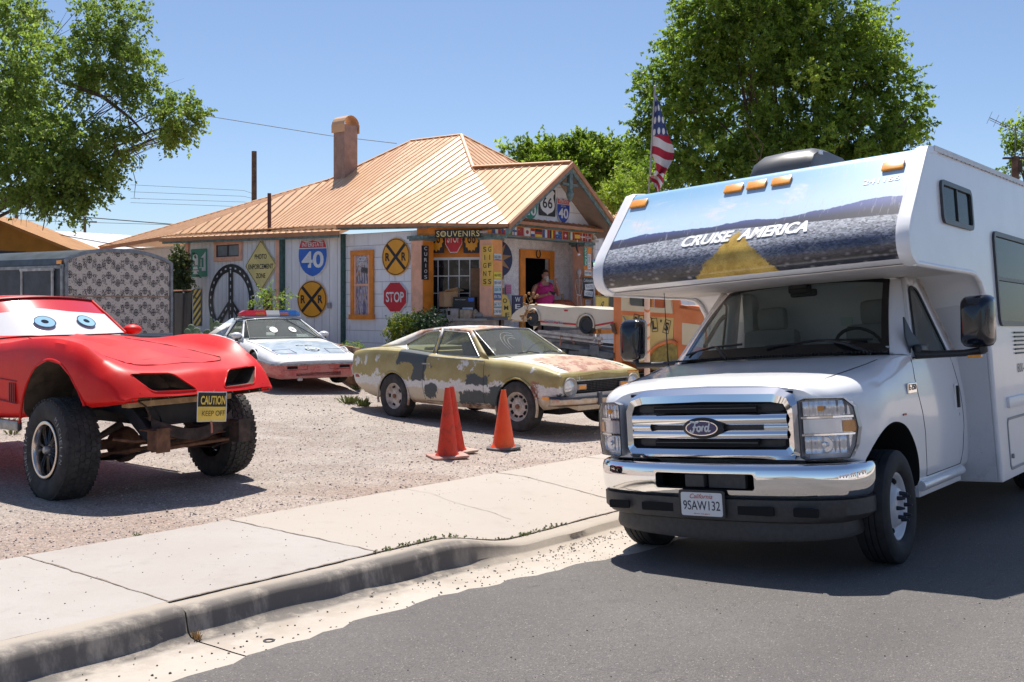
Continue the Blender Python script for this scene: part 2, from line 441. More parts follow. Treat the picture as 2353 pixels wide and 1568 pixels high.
for s in(0.05,1.58,3.13,4.66,7.8,9.35,10.9,12.4):
 strip([(s+random.uniform(-.008,.008),T_JOINT-1.585*k/24)for k in range(25)],.013)
strip([(6.5+.02*math.sin(k*.5)-.01*k/3+random.uniform(-.01,.01),T_JOINT-1.585*(1-k/24))for k in range(25)][:20],.005)
strip([(k*.06,T_JOINT+.004*math.sin(k*.31)+random.uniform(-.004,.004))for k in range(300)],.016,.0045)
structure(mb.build('pavement_joints',mj,recalc=False))
def kerb(s0,s1,dz=0.,dt=0.):
 rows=[];n=max(2,int((s1-s0)/.07))
 for i in range(n+1):
  s=s0+(s1-s0)*i/n;b=base(s);d=dip(s);top=-.150*d*.88+dz;g=-.212+gup(s)
  h=top-g
  w=.006*math.sin(s*3.1)+.004*math.sin(s*9.7)
  prof=[(-4.775,-.4),(-4.775,top+.001)]
  prof+=[(-4.64+w,top+.002),(-4.612+w,top-.003-.006*(1-d)),(-4.597+w,top-.018*(1-.5*d)),(-4.588+w*1.3,top-.045*(1-.7*d)),(-4.572+w,g+h*.22),(-4.555,g+h*.07+.003),(-4.50,g+.002),(-4.35,g+.006),(-4.2,g+.008),(T_ASPH-.02,g+.012),(-3.7,g+.012)]
  rows.append([(*xy(s,t+dt),z+b)for t,z in prof])
 m=MB();m.grid(rows);o=m.build('kerb',M_KERB,smooth=50,recalc=False)
 if sum(p.normal.z for p in o.data.polygons)<0:o.data.flip_normals()
 return structure(o)
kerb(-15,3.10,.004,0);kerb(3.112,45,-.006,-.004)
rr=random.Random(3)
nz=[rr.uniform(-1,1)for _ in range(700)]
def wob(s):
 k=(s+15)/.12;i=int(k)%699;f=k-int(k)
 return.035*(nz[i]*(1-f)+nz[i+1]*f)+.06*math.sin(s*1.1)*(1 if s>1 else.3)+(.10*smooth(5.9,6.6,s)*(1-smooth(7.4,8.2,s)))
rs=[]
for s in[-900,-200,-60,-30]+fr(-15,45,500)+[60,90,300,1000]:
 row=[]
 for j,t in enumerate([T_ASPH,T_ASPH+.05,-3.8,-3.5,-3,-2.5,-2,-1.6,-1.2,-.8,-.4,0,.4,.8,1.2,1.6,3,8]):
  tt=t+(wob(s)if j==0 else(wob(s)+0 if j==1 else 0));X,Y=xy(s,tt)
  row.append((X,Y,zg(s,max(tt,T_ASPH))+(.008 if j==0 else.016 if j<3 else.012)))
 rs.append(row)
mb=MB();mb.grid(rs);o=mb.build('road',M_ASPH,smooth=30,recalc=False)
if o.data.polygons[0].normal.z<0:o.data.flip_normals()
structure(o)
mb=MB();mb.grid([[(*xy(s,t),.07-.0183*min(60,max(-30,s))+.0)for t in(7.5,9,30,200,1000)]for s in[-900,-200,-60,-30]+fr(-15,45,10)+[60,90,300,1000]])
o=mb.build('ground_across_road',simple('dry_ground',(.46,.39,.33),.95,sc=.8,var=.3,bump=.02,bs=20),recalc=False)
if o.data.polygons[0].normal.z<0:o.data.flip_normals()
structure(o)
rows=[]
for r,k in((150,0),(210,.5),(300,1),(360,.7),(420,0)):
 rows.append([(r*math.cos(a*math.pi/36),r*math.sin(a*math.pi/36),-3+k*(13+9*math.sin(a*.7)+6*math.sin(a*1.9+1))*max(0,min(1,.75-math.sin(a*math.pi/36)*1.2)))for a in range(72)])
mb=MB();mb.grid(rows,cv=True)
structure(mb.build('hills',simple('hill_scrub',(.17,.14,.10),.95,sc=.02,var=.35),smooth=60))
mb=MB();R=random.Random(11)
def stone(X,Y,z,r,m):
 a=R.uniform(0,6.28);ks=[R.uniform(.6,1.2)for _ in range(5)]
 lo=[(X+r*ks[i]*math.cos(a+i*1.2566),Y+r*ks[i]*math.sin(a+i*1.2566)*.8,z+r*.1)for i in range(5)]
 hi=[(X+r*.55*ks[(i+2)%5]*math.cos(a+.5+i*1.2566),Y+r*.5*ks[i]*math.sin(a+.5+i*1.2566),z+r*R.uniform(.5,.9))for i in range(5)]
 mb.add(lo+hi,[(5,6,7,8,9)]+[(i,(i+1)%5,5+(i+1)%5,5+i)for i in range(5)],m)
for _ in range(11000):
 s=R.uniform(.6,12.5);u=R.random()**1.3*7.5;X,Y=xy(s,T_LOT-u)
 if abs(X/Y)>.56:continue
 q=R.random();stone(X,Y,gz(X,Y)-.012,R.uniform(.004,.010)if q<.95 else R.uniform(.010,.020),0 if R.random()<.5 else(1 if R.random()<.6 else 2))
tag(mb.build('loose_gravel',[simple('stone_pale',(.43,.37,.33),.9,var=.3),simple('stone_grey',(.28,.25,.24),.9,var=.3),simple('stone_pink',(.38,.28,.235),.9,var=.3)],recalc=False),'small loose grey and pink gravel stones scattered over the dirt lot','gravel',kind='stuff')
mb=MB()
for _ in range(800):
 q=R.random();s=R.gauss(6.9,1.0)if q<.5 else R.uniform(1,9);t=-4.52+abs(R.gauss(0,.12))if q<.35 and s>6 else R.uniform(-4.5,-4.0)
 if s<1:continue
 X,Y=xy(s,t);stone(X,Y,zg(s,t)+.004,R.uniform(.003,.009)*(1.8 if R.random()<.04 else 1),0 if R.random()<.6 else 1)
for _ in range(900):
 s=R.uniform(1.5,9);t=R.uniform(-4,0)if R.random()<.6 else R.uniform(-6.3,-4.7);X,Y=xy(s,t)
 if Y<3:continue
 stone(X,Y,zg(s,t)+(.012 if t>-4 else.0),R.uniform(.002,.006),R.choice((0,0,1)))
tag(mb.build('gutter_grit',[simple('grit_dark',(.07,.06,.06),.9,var=.3),simple('grit_tan',(.34,.28,.23),.9,var=.3)],recalc=False),'dark grit and tiny stones lying in the concrete gutter and on the asphalt','grit',kind='stuff')
M_WEED=simple('weed_green',(.17,.20,.06),.8,var=.4,sc=20)
M_DRY=simple('dry_weed',(.42,.27,.12),.85,var=.4,sc=20)
def tuft(name,label,X,Y,z,r,h,n,mat,cat='weed',group=None,seed=0):
 q=random.Random(seed);m=MB()
 for _ in range(n):
  a=q.uniform(0,6.28);d=q.random()**.7*r;l=h*q.uniform(.4,1);x0,y0=d*math.cos(a)*.5,d*math.sin(a)*.5
  x1,y1=d*math.cos(a),d*math.sin(a);w=h*.09;b=a+q.uniform(-1,1)
  m.add([(x0-w*math.sin(b),y0+w*math.cos(b),0),(x0+w*math.sin(b),y0-w*math.cos(b),0),((x0+x1)/2+w*math.sin(b),(y0+y1)/2-w*math.cos(b),l*.7),(x1,y1,l)],[(0,1,2,3)])
 return tag(m.build(name,mat,loc=(X,Y,z),recalc=False),label,cat,group)
for i,(px,py,r,h,n,lb)in enumerate([(95,1398,0,0,0,'')][:0]+[(1465/1.0,0,0,0,0,'')][:0]+[(160,770,.32,.22,70,'green weed clump at the far edge of the lot behind the patchwork car'),(800,925,.22,.13,90,'low green weed tuft on gravel by the rear wheel of the patchwork car'),(835,932,.16,.16,60,'taller thin weed tuft on gravel near the rear wheel of the patchwork car'),(822,893,.16,.10,50,'small weed tuft between the police car and the patchwork car'),(845,899,.12,.08,40,'tiny weed tuft just behind the patchwork car bumper'),(12,978,.25,.12,70,'weed patch behind the big front wheel of the red car'),(28,995,.14,.08,40,'small low weed close behind the big tyre of the red car'),(318,1230,.05,.03,30,'tiny green weed at the edge between gravel and sidewalk')]):
 if i==0:continue
 p=on_ground(px,py);tuft('weed',lb,p.x,p.y,p.z-.01,r,h,n,M_WEED,seed=i)
q=random.Random(5);m=MB()
for _ in range(170):
 s=q.choice((q.uniform(4.6,6.6),q.gauss(6.3,.25),q.uniform(4.7,5.4)));t=T_JOINT+q.gauss(0,.012);X,Y=xy(s,t);z=zg(s,t);a=q.uniform(0,6.28);l=q.uniform(.008,.028)
 m.add([(X,Y,z),(X+l*math.cos(a),Y+l*math.sin(a),z+l*.5),(X+l*.5*math.cos(a+1),Y+l*.5*math.sin(a+1),z+l)],[(0,1,2)])
tag(m.build('joint_weeds',M_WEED,recalc=False),'thin line of small green weeds along the joint behind the kerb','weeds',kind='stuff')
X,Y=xy(3.12,-4.53);tuft('dry_weed','dried brown weed caught in the gap between the two kerb casts',X,Y,zg(3.12,-4.5)+.0,.05,.05,34,M_DRY,seed=4)
p=on_ground(618,1476);mb=MB();mb.lathe([(.018,0),(.03,0),(.03,.004),(.018,.004),(.018,0)],(0,0,0),n=20)
tag(mb.build('metal_ring',simple('old_iron',(.05,.05,.055),.5,.6),loc=(p.x,p.y,p.z+.006)),'dark flat metal ring lying in the pale concrete gutter','ring')
p=on_ground(1600,1660/1.7408*1.0);
BR=thing('souvenir_shop','white sided single storey shop with copper coloured ribbed metal roof and orange trimmed corner porch','building',loc=(-.296,22.5,0),rz=math.atan2(.785,.62))
bpy.context.view_layer.update()
BM=Matrix.Translation((-.296,22.5,0))@Matrix.Rotation(math.atan2(.785,.62),4,'Z')
BI=BM.inverted()
def bplane(px,py,ax,val):
 """ray of a display pixel met with local plane (ax 0: q, ax 1: w) -> local point"""
 c=BI@Vector((0,0,CZ));d=BI.to_3x3()@Vector(((px-CX)/F_PX,1,-(py-HY)/F_PX))
 return c+d*((val-c[ax])/d[ax])
def bplank(name,c1,c2,gap,horiz,sz=.0):
 t=Mt(name,rough=.75);x,y,z=t.xyz()
 n=t.noise(6,5,.65,sc=(1,1,.25));n2=t.noise(1.2,3)
 c=t.mix(n.sm(.3,.75),c1,c2);c=t.mix((t.noise(3,5,.7,sc=(1,1,.3)).sm(.60,.74))*.5,c,(.42,.38,.34))
 if horiz:
  row=z/.29;fr_=row.fr();ln=fr_.lt(.04);k=(y+x)/.46+row.fl()*.5;jl=k.fr().lt(.015);l=ln.mx(jl*.8)
  h=(1-fr_)*.5-l
 else:
  k=(y+x)/gap;l=k.fr().lt(.05);h=l*-1.
 c=t.mix(l*.65,c,(.24,.22,.21));t.color(c);t.bump(h+n*.15,.01);return t.m
M_PLANK=bplank('white_plank_siding',(.74,.73,.73),(.84,.83,.83),.19,False)
M_SHING=bplank('white_shingle_siding',(.77,.77,.79),(.85,.85,.87),.3,True)
def roofmat():
 t=Mt('copper_painted_roof',rough=.42,metal=.1);n=t.noise(2.5,5,.6);s=t.noise(9,4,.7,sc=(.15,1,1))
 c=t.mix(n.sm(.3,.7),(.68,.39,.21),(.76,.48,.28));c=t.mix(s.sm(.62,.8)*.3,c,(.38,.20,.12));t.color(c);return t.m
M_ROOF=roofmat()
M_FASC=simple('fascia_brown_orange',(.45,.19,.085),.5,var=.15)
M_ORANGE=simple('orange_paint',(.74,.24,.025),.55,var=.14,sc=4)
M_ORSUN=simple('faded_peach_paint',(.80,.42,.28),.7,var=.12,sc=5)
M_GREEN=simple('dark_green_trim',(.035,.085,.075),.6,var=.3,sc=12)
M_GREY=simple('grey_green_board',(.13,.19,.185),.7,var=.35,sc=10)
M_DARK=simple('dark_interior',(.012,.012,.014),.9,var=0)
M_WHITEP=simple('white_paint',(.76,.76,.76),.6,var=.05)
M_GLASSD=Mt('dark_window_glass',(.02,.025,.03),.06,spec=.6).m
M_STUCCO=simple('pink_grey_stucco',(.34,.235,.20),.9,var=.16,sc=5,bump=.004,bs=60)
M_SOFFIT=simple('soffit_wood',(.30,.22,.17),.8)
def bbuild(mb,name,mat,par=None,**k):return mb.build(name,mat,par or BR,**k)
mb=MB()
z0,z1=.1,3.22
def wallseg(mb,a,b,th=.12):
 (w0,q0),(w1,q1)=a,b
 mb.prism([(q0,w0,z0),(q1,w1,z0),(q1+th,w1,z0),(q0+th,w0,z0)],(0,0,z1-z0))
P3,P23,P12,P1=(2.05,-.40),(4.47,-.45),(6.37,-.80),(10.58,-.72)
mb=MB();wallseg(mb,P12,P1);mb.box((1.3,10.5,(z0+z1)/2),(4.0,.1,z1-z0));bbuild(mb,'plank_wall',M_PLANK)
mb=MB();wallseg(mb,P23,P12);bbuild(mb,'plank_wall',M_PLANK)
mb=MB();z1=3.2;wallseg(mb,P3,P23);bbuild(mb,'shingle_wall',M_SHING)
mb=MB();mb.box((.4,13,1.7),(.1,5.5,3.1));bbuild(mb,'rear_shingle_wall',M_SHING)
WB=1.25
M_SCRIB=None
def scribmat():
 t=Mt('signed_white_wall',rough=.8);n=t.noise(30,6,.8,1.5,sc=(1,1,.55));m=t.noise(1.5,2);x,y,z=t.xyz()
 c=t.mix(t.noise(3,3).sm(.3,.7),(.74,.70,.69),(.82,.79,.79))
 lin=(n-.5).ab().lt(.012)*t.noise(9,2).gt(.47)
 c=t.mix(lin*.75,c,(.12,.12,.18));row=(z/.31).fr().lt(.025);c=t.mix(row*.3,c,(.3,.29,.3));t.color(c);return t.m
M_SCRIB=scribmat()
mb=MB();th=.1
def wallq(mb,q0,q1,w,z0,z1,m=0):mb.box(((q0+q1)/2,w+th/2,(z0+z1)/2),(q1-q0,th,z1-z0),m)
dq0,dq1,dzt=2.535,3.55,2.655
wallq(mb,1.75,dq0,WB,.3,3.35);wallq(mb,dq1,4.45,WB,.3,3.35);wallq(mb,dq0,dq1,WB,dzt,3.35)
mb.box((4.49,.86,1.85),(.08,.78,3.0))
bbuild(mb,'signed_wall',M_SCRIB)
mb=MB();mb.box((2.4,2.3,.33),(4.9,3.4,.6));bbuild(mb,'porch_floor',simple('porch_concrete',(.34,.31,.29),.9))
mb=MB();mb.box((2.3,.85,3.12),(4.5,.95,.05));mb.box((.52,2.1,3.12),(.7,1.9,.05));bbuild(mb,'porch_ceiling',simple('porch_ceiling_paint',(.45,.43,.42),.8))
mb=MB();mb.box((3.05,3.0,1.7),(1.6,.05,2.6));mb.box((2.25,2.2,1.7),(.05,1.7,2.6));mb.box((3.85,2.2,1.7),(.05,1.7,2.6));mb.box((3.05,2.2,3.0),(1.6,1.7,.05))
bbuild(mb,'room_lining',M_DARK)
def frame_rect(mb,ax,val,a0,a1,z0,z1,wd,dep,sill=False):
 """frame bars round a rectangle; ax 0: wall of constant q (runs in w), ax 1: constant w"""
 def b(ac,zc,da,dz,dd=0):
  if ax==0:mb.box((val-dep/2-dd,ac,zc),(dep+dd,da,dz))
  else:mb.box((ac,val-dep/2-dd,zc),(da,dep+dd,dz))
 b(a0-wd/2,(z0+z1)/2,wd,z1-z0);b(a1+wd/2,(z0+z1)/2,wd,z1-z0);b((a0+a1)/2,z1+wd/2,a1-a0+2*wd,wd,.004)
 if sill:b((a0+a1)/2,z0-wd/2,a1-a0+2.6*wd,wd,.02)
mb=MB();frame_rect(mb,1,WB,dq0,dq1,.63,dzt,.2,.05);mb.box((dq0+.02,WB+.05,1.64),(.04,.1,2.02));df=bbuild(mb,'door_frame',M_ORANGE)
mb=MB();hs=[(3.04+.085*math.cos(a),WB-.07,dzt+.11+.1*math.sin(a))for a in[rad(120+300*k/14)for k in range(15)]];mb.tube(hs,.013,6)
tag(mb.build('horseshoe',simple('iron_black',(.03,.03,.03),.5,.7),M=BM),'black horseshoe nailed above the open shop door','horseshoe')
mb=MB();mb.box((2.62,WB+.75,1.65),(.045,.9,2.0));bbuild(mb,'door',simple('door_dark',(.05,.035,.03),.6))
def muntins(parent,ax,val,a0,a1,z0,z1,na,nz,mat,wd=.022,fw=.05):
 f=MB()
 def b(ac,zc,da,dz,off=0,mbb=None):
  m=mbb or f
  if ax==0:m.box((val+off,ac,zc),(.03,da,dz))
  else:m.box((ac,val+off,zc),(da,.03,dz))
 for a in(a0,a1):b(a,(z0+z1)/2,fw,z1-z0+fw)
 for z in(z0,z1):b((a0+a1)/2,z,a1-a0-fw,fw,.002)
 for i in range(1,na):b(a0+(a1-a0)*i/na,(z0+z1)/2,wd,z1-z0-fw,.004)
 for i in range(1,nz):b((a0+a1)/2,z0+(z1-z0)*i/nz,a1-a0-fw,wd,.006)
 return f.build('window',mat,parent)
a=bplane(808,578,0,-.47);b=bplane(857,735,0,-.47)
wa0,wa1,wz0,wz1=b.y+.10,a.y-.10,b.z+.12,a.z-.10
mb=MB();frame_rect(mb,0,-.45,wa0,wa1,wz0,wz1,.115,.05,True);wf=bbuild(mb,'window',M_ORANGE)
mb=MB();mb.box((-.475,(wa0+wa1)/2,(wz0+wz1)/2),(.03,wa1-wa0,.05));mb.box((-.475,wa0+.03,(wz0+wz1)/2),(.025,.05,wz1-wz0));mb.box((-.475,wa1-.03,(wz0+wz1)/2),(.025,.05,wz1-wz0));mb.build('window_frame',M_ORSUN,wf)
mb=MB();mb.box((-.458,(wa0+wa1)/2,(wz0+wz1)/2),(.012,wa1-wa0,wz1-wz0))
def drape():
 t=Mt('draped_flag_cloth',rough=.35);x,y,z=t.xyz();n=t.noise(3.5,2,.5,1.8,sc=(1,2.2,.5))
 c=t.mix(n.sm(.42,.5),(.16,.13,.17),(.50,.44,.46));c=t.mix((n*7).fr().box(.1,.4,.05)*.8,c,(.13,.14,.30));c=t.mix(t.noise(5,2,.5,2).sm(.6,.66)*.6,c,(.55,.28,.10));t.color(c);return t.m
mb.build('pane',drape(),wf)
QS=-.78;a=bplane(494,562,0,QS);b=bplane(557,598,0,QS)
ww0,ww1,s0,s1=b.y+.1,a.y-.1,b.z+.1,a.z-.03
mb=MB();frame_rect(mb,0,QS,ww0,ww1,s0,s1,.1,.04);mb.box((QS-.025,(ww0+ww1)/2,s0-.055),(.05,ww1-ww0+.2,.11));sw=bbuild(mb,'window',M_ORSUN)
mb=MB();mb.box((QS-.006,(ww0+ww1)/2,(s0+s1)/2),(.012,ww1-ww0,s1-s0));mb.build('pane',simple('obscure_glass',(.17,.18,.19),.3,var=.2),sw)
mb=MB();mb.box((QS-.02,(ww0+ww1)/2,(s0+s1)/2),(.03,.035,s1-s0));frame_rect(mb,0,QS,ww0+.03,ww1-.03,s0+.03,s1-.03,.03,.03);mb.box((QS-.015,(ww0+ww1)/2,s0+.015),(.03,ww1-ww0,.03));mb.build('window_frame',simple('bronze_frame',(.05,.045,.045),.5),sw)
for q_,w__ in((-.83,6.33),(-.47,4.47)):
 mb=MB();mb.box((q_,w__,1.66),(.10,.11,3.1));bbuild(mb,'green_corner_post',M_GREEN)
for q_,w__,d_ in((-.83,6.49,.16),(-.74,10.52,.14)):
 mb=MB();mb.box((q_,w__,1.66),(.07,d_,3.1));bbuild(mb,'peach_corner_board',M_ORSUN)
cols=[]
for i,(q,w_,nm)in enumerate(((-.33,1.98,'c'),(.35,.5,'m'),(3.98,.5,'r'))):
 wd=.36 if i<2 else.34
 zb=1.22 if i==1 else(1.30 if i==0 else.9)
 mb=MB();mb.box((q,w_,(zb+3.0)/2),(wd,wd,3.0-zb))
 mb.box((q-wd/2-.003,w_,(zb+3.0)/2),(.006,wd,3.0-zb),1)
 c=bbuild(mb,'porch_column',[M_ORANGE if i!=1 else simple('orange_column',(.80,.32,.09),.6),M_ORSUN]);cols.append(c)
 mb=MB();mb.box((q,w_,3.03),(wd+.14,wd+.14,.07));mb.box((q,w_,2.975),(wd+.07,wd+.07,.045));mb.build('capital',M_GREY,c)
 if i==1:mb=MB();mb.box((q,w_,1.19),(wd+.16,wd+.2,.07));mb.build('column_base',simple('slate_base',(.14,.14,.15),.8),c)
mb=MB();mb.box((2.15,.44,3.185),(4.12,.18,.235));bbuild(mb,'front_beam',M_ORANGE)
SB0,SB1=Vector((-.40,2.05,0)),Vector((.30,.43,0));SD=(SB1-SB0).normalized();SN=Vector((SD.y,-SD.x,0))
if SN.x>0:SN=-SN
def sprism(mb,e0,e1,o0,o1,z0,z1,m=0):
 a,b=SB0-SD*e0,SB1+SD*e1;z=Vector((0,0,z0));mb.prism([a+SN*o0+z,b+SN*o0+z,b+SN*o1+z,a+SN*o1+z],(0,0,z1-z0),m)
mb=MB();sprism(mb,0,0,-.12,.08,3.08,3.32);bbuild(mb,'side_beam',M_ORANGE)
mb=MB();mb.box((2.15,.41,3.052),(4.2,.26,.03));sprism(mb,.02,.0,-.15,.12,3.05,3.075);mb.box((2.15,.40,3.325),(4.3,.3,.04));sprism(mb,.02,0,-.15,.14,3.325,3.36);bbuild(mb,'beam_trim',M_GREY)
OM=Matrix(((SD.x,0,SN.x,SB0 .x-SN.x*.45),(SD.y,0,SN.y,SB0 .y-SN.y*.45),(0,1,0,0),(0,0,0,1)))
wx0,wx1,wy0,wy1=.07,1.36,1.36,2.56
mb=MB()
for(a,b,c,d)in((-.1,wx0,.9,3.3),(wx1,1.60,.9,3.3),(wx0,wx1,.9,wy0),(wx0,wx1,wy1,3.3)):mb.box(((a+b)/2,(c+d)/2,-.04),(b-a,d-c,.08))
bbuild(mb,'porch_orange_wall',M_ORANGE,M=OM)
f=MB()
for x in(wx0,wx1):f.box((x,(wy0+wy1)/2,.005),(.06,wy1-wy0+.06,.03))
for y in(wy0,wy1):f.box(((wx0+wx1)/2,y,.004),(wx1-wx0-.06,.06,.03))
for i in range(1,5):f.box((wx0+(wx1-wx0)*i/5,(wy0+wy1)/2,-.004),(.02,wy1-wy0-.06,.016))
for i in range(1,3):f.box(((wx0+wx1)/2,wy0+(wy1-wy0)*i/3,-.002),(wx1-wx0-.06,.02,.016))
pw=bbuild(f,'window',M_WHITEP,M=OM)
def porchglass():
 t=Mt('porch_window_glass',rough=.08);n=t.noise(2.2,4,.6,.8);m=t.noise(6,3,.6,1)
 c=t.mix(n.sm(.45,.6),(.012,.014,.018),(.05,.055,.065));c=t.mix(m.sm(.62,.70)*.6,c,(.20,.17,.20));t.color(c);return t.m
mb=MB();mb.box(((wx0+wx1)/2,(wy0+wy1)/2,-.02),(wx1-wx0,wy1-wy0,.01));mb.build('pane',porchglass(),pw)
mb=MB();mb.box((1.05,1.29,1.9),(.62,.08,2.9));bbuild(mb,'porch_panel_wall',simple('grey_panel',(.22,.20,.19),.8))
mb=MB();sprism(mb,.1,.1,-.2,.15,.4,1.13);mb.box((2.2,.5,.62),(3.7,.3,.5));bbuild(mb,'porch_parapet',simple('stone_parapet',(.34,.29,.25),.9,var=.25,sc=6,bump=.02,bs=12))
mb=MB();sprism(mb,.1,.1,-.25,.2,1.135,1.185);bbuild(mb,'parapet_cap',simple('parapet_cap',(.40,.36,.32),.9))
mb=MB();mb.box((7.2,.5,2.95),(5.4,.1,.75));mb.box((8.6,.5,1.2),(2.6,.1,2.8));mb.box((6.0,.5,.45),(2.6,.1,1.3));bbuild(mb,'front_wall',M_SHING)
mb=MB();mb.box((5.9,.46,2.50),(2.9,.12,.16));mb.box((4.62,.46,1.6),(.16,.12,1.7));mb.box((5.9,.46,.8),(2.9,.12,.12));mb.box((7.3,.46,1.6),(.14,.12,1.7));fw=bbuild(mb,'shop_window',M_ORANGE)
mb=MB();mb.box((5.95,.55,1.62),(2.6,.01,1.7));mb.build('pane',M_GLASSD,fw)
def mz(w):return 3.27+.035*min(w,5.2)
def zm(w,q):return mz(w)+.665*q
tris=[]
def T(a,b,c):tris.append((a,b,c))
p=lambda w,q,z=None:(w,q,zm(w,q)if z is None else z)
gE,gR,hJ=p(-.26,0),p(-.26,2.38),p(2.75,2.38)
PK=(4.52,3.94,6.20);RE=(6.44,3.94,6.22);DD=(8.1,2.28,5.06);FF=(8.6,0,3.46);E0=(4.4,-.75,3.42);KK=(1.6,-.62,3.335);Bq=(11.0,-.95,3.44);CC=(15.98,-.26,3.30)
T(gE,KK,hJ);T(KK,E0,hJ);T(gE,hJ,gR);T(E0,PK,hJ);T(E0,RE,PK);T(E0,FF,RE);T(FF,DD,RE)
T(E0,Bq,FF);T(FF,Bq,DD);T(Bq,CC,DD)
def L(pw):return(pw[1],pw[0],pw[2])
def roof_ribs(mb,tris,alongq=True,step=.23,wd=.05,h=.022,phase=0.):
 a=0 if alongq else 1
 lo=min(v[a]for t in tris for v in t);hi=max(v[a]for t in tris for v in t);k=lo+phase
 while k<hi:
  for t in tris:
   pts=[]
   for i in range(3):
    u,v=t[i],t[(i+1)%3]
    if(u[a]-k)*(v[a]-k)<0:
     f=(k-u[a])/(v[a]-u[a]);pts.append([u[j]+(v[j]-u[j])*f for j in range(3)])
   if len(pts)==2:
    u,v=pts
    o=1-a
    if abs(u[o]-v[o])<.02:continue
    quad=[]
    for P in(u,v):
     for dx,dz in((-wd/2,.0),(-wd/4,h),(wd/4,h),(wd/2,.0)):
      q=list(P);q[a]+=dx;q[2]+=dz+.002;quad.append(L(q))
    mb.add(quad,[(0,1,5,4),(1,2,6,5),(2,3,7,6)])
  k+=step
mb=MB()
for t in tris:mb.add([L(v)for v in t],[(0,1,2)])
roof_ribs(mb,tris)
def zf(w):return 6.20-.69*(4.52-w)
fs=[((.35,-.2,zf(.35)),PK,(.35,8.1,zf(.35)))]
mb.add([L(v)for v in((2.6,2.2,zf(2.6)),PK,(.35,8.1,zf(.35)),(.35,3.2,zf(.35)))],[(0,1,2,3)])
roof_ribs(mb,[((2.6,2.2,zf(2.6)),PK,(.35,8.1,zf(.35))),((2.6,2.2,zf(2.6)),(.35,8.1,zf(.35)),(.35,3.2,zf(.35)))],False)
gz0=zm(-.26,2.38)
def zgr(q):return 4.86-.70*(q-2.38)
g2=[((-.26,2.38,zgr(2.38)),(2.75,2.38,zgr(2.38)+.15),(2.0,4.6,zgr(4.6))),((-.26,2.38,zgr(2.38)),(2.0,4.6,zgr(4.6)),(-.26,4.6,zgr(4.6)))]
for t in g2:mb.add([L(v)for v in t],[(0,1,2)])
roof_ribs(mb,g2)
mb.add([L(v)for v in(PK,RE,(8.5,6,4.7),(.35,8.1,zf(.35)))],[(0,1,2,3)])
mb.add([L(v)for v in(RE,DD,CC,(12,5,3.4),(8.5,6,4.7))],[(0,1,2,3,4)])
roof=bbuild(mb,'roof',M_ROOF,recalc=False)
mb=MB()
def cap(a,b,r=.055):mb.tube([Vector(L(a))+Vector((0,0,.012)),Vector(L(b))+Vector((0,0,.012))],r,6,flat=.5)
cap(PK,RE);cap(RE,DD);cap(DD,CC);cap(PK,(2.75,2.38,4.97));cap(PK,(.35,8.1,zf(.35)));cap((-.28,2.38,4.87),(2.75,2.38,5.0))
mb.build('ridge_cap',M_ROOF,roof,smooth=50)
mb=MB()
fl=[((4.2,-.62,3.34),(11.2,-.90,3.39),(11.2,-1.20,3.34)),((4.2,-.62,3.34),(11.2,-1.20,3.34),(4.2,-.88,3.26))]
for t in fl:mb.add([L(v)for v in t],[(0,1,2)])
roof_ribs(mb,fl,h=.018);mb.build('lean_to_strip',M_ROOF,roof,recalc=False)
mb=MB()
def board(a,b,h,d=.035):
 a,b=Vector(L(a)),Vector(L(b));dr=(b-a).normalized();n=dr.cross(Vector((0,0,1))).normalized()*d
 mb.prism([a,b,b-Vector((0,0,h)),a-Vector((0,0,h))],n)
board((4.2,-.88,3.26),(11.2,-1.20,3.34),.10);board((-.28,-.02,3.26),(1.6,-.64,3.33),.065);board((1.6,-.64,3.33),(4.4,-.77,3.415),.075);board((11.1,-.98,3.42),(15.9,-.28,3.29),.10)
board((-.31,-.02,3.265),(-.31,2.38,4.87),.12);board((-.31,2.38,4.87),(-.31,4.62,3.30),.12)
mb.build('fascia',M_FASC,roof)
mb=MB()
board((4.25,-.84,3.16),(11.1,-1.16,3.24),.06);board((-.2,.0,3.195),(1.6,-.58,3.265),.02);board((1.6,-.58,3.265),(4.4,-.72,3.34),.05)
a0,a1,a2=(-.24,-.06,3.13),(-.24,2.38,4.77),(-.24,4.74,3.12)
board(a0,a1,.13,.05);board(a1,a2,.13,.05)
mb.box((2.38,-.24,4.45),(.12,.09,.5));mb.lathe([(.0,-.22),(.07,-.1),(.09,0),(.05,.1),(.03,.16)],(2.38,-.24,4.12),n=10)
mb.box((2.38,-.24,4.33),(.62,.07,.05))
mb.build('barge_board',M_GREY,roof)
mb=MB();mb.add([(.02,-.2,3.16),(.02,.5,3.16),(2.38,.5,4.80),(2.38,-.2,4.80)],[(0,1,2,3)]);mb.add([(4.6,-.2,3.2),(4.6,.5,3.2),(2.38,.5,4.79),(2.38,-.2,4.79)],[(3,2,1,0)])
mb.build('soffit',M_SOFFIT,roof)
mb=MB();mb.prism([(.1,.42,3.30),(4.5,.42,3.30),(2.38,.42,4.80)],(0,.06,0));bbuild(mb,'gable_wall',M_SHING)
mb=MB();pt=[((.40,.3,3.50),(.40,4.30,3.50),(.08,4.30,3.41)),((.40,.3,3.50),(.08,4.30,3.41),(.08,.3,3.39))]
for t in pt:mb.add([L(v)for v in t],[(0,1,2)])
roof_ribs(mb,pt,False,step=.24,h=.02);mb.box((2.3,.07,3.36),(4.0,.03,.07));mb.build('pent_strip',M_FASC,roof,recalc=False)
c=bplane(784,400,0,0);
k=1.3;cw,cq=6.44+k-.05,3.94-k-.1
cc=Vector((cq,cw,0));px_w=50*29.3/2353
ch=thing('chimney','square pinkish grey stucco chimney with curved copper cap standing on the roof slope','chimney')
ch.parent=BR;ch.name='chimney'
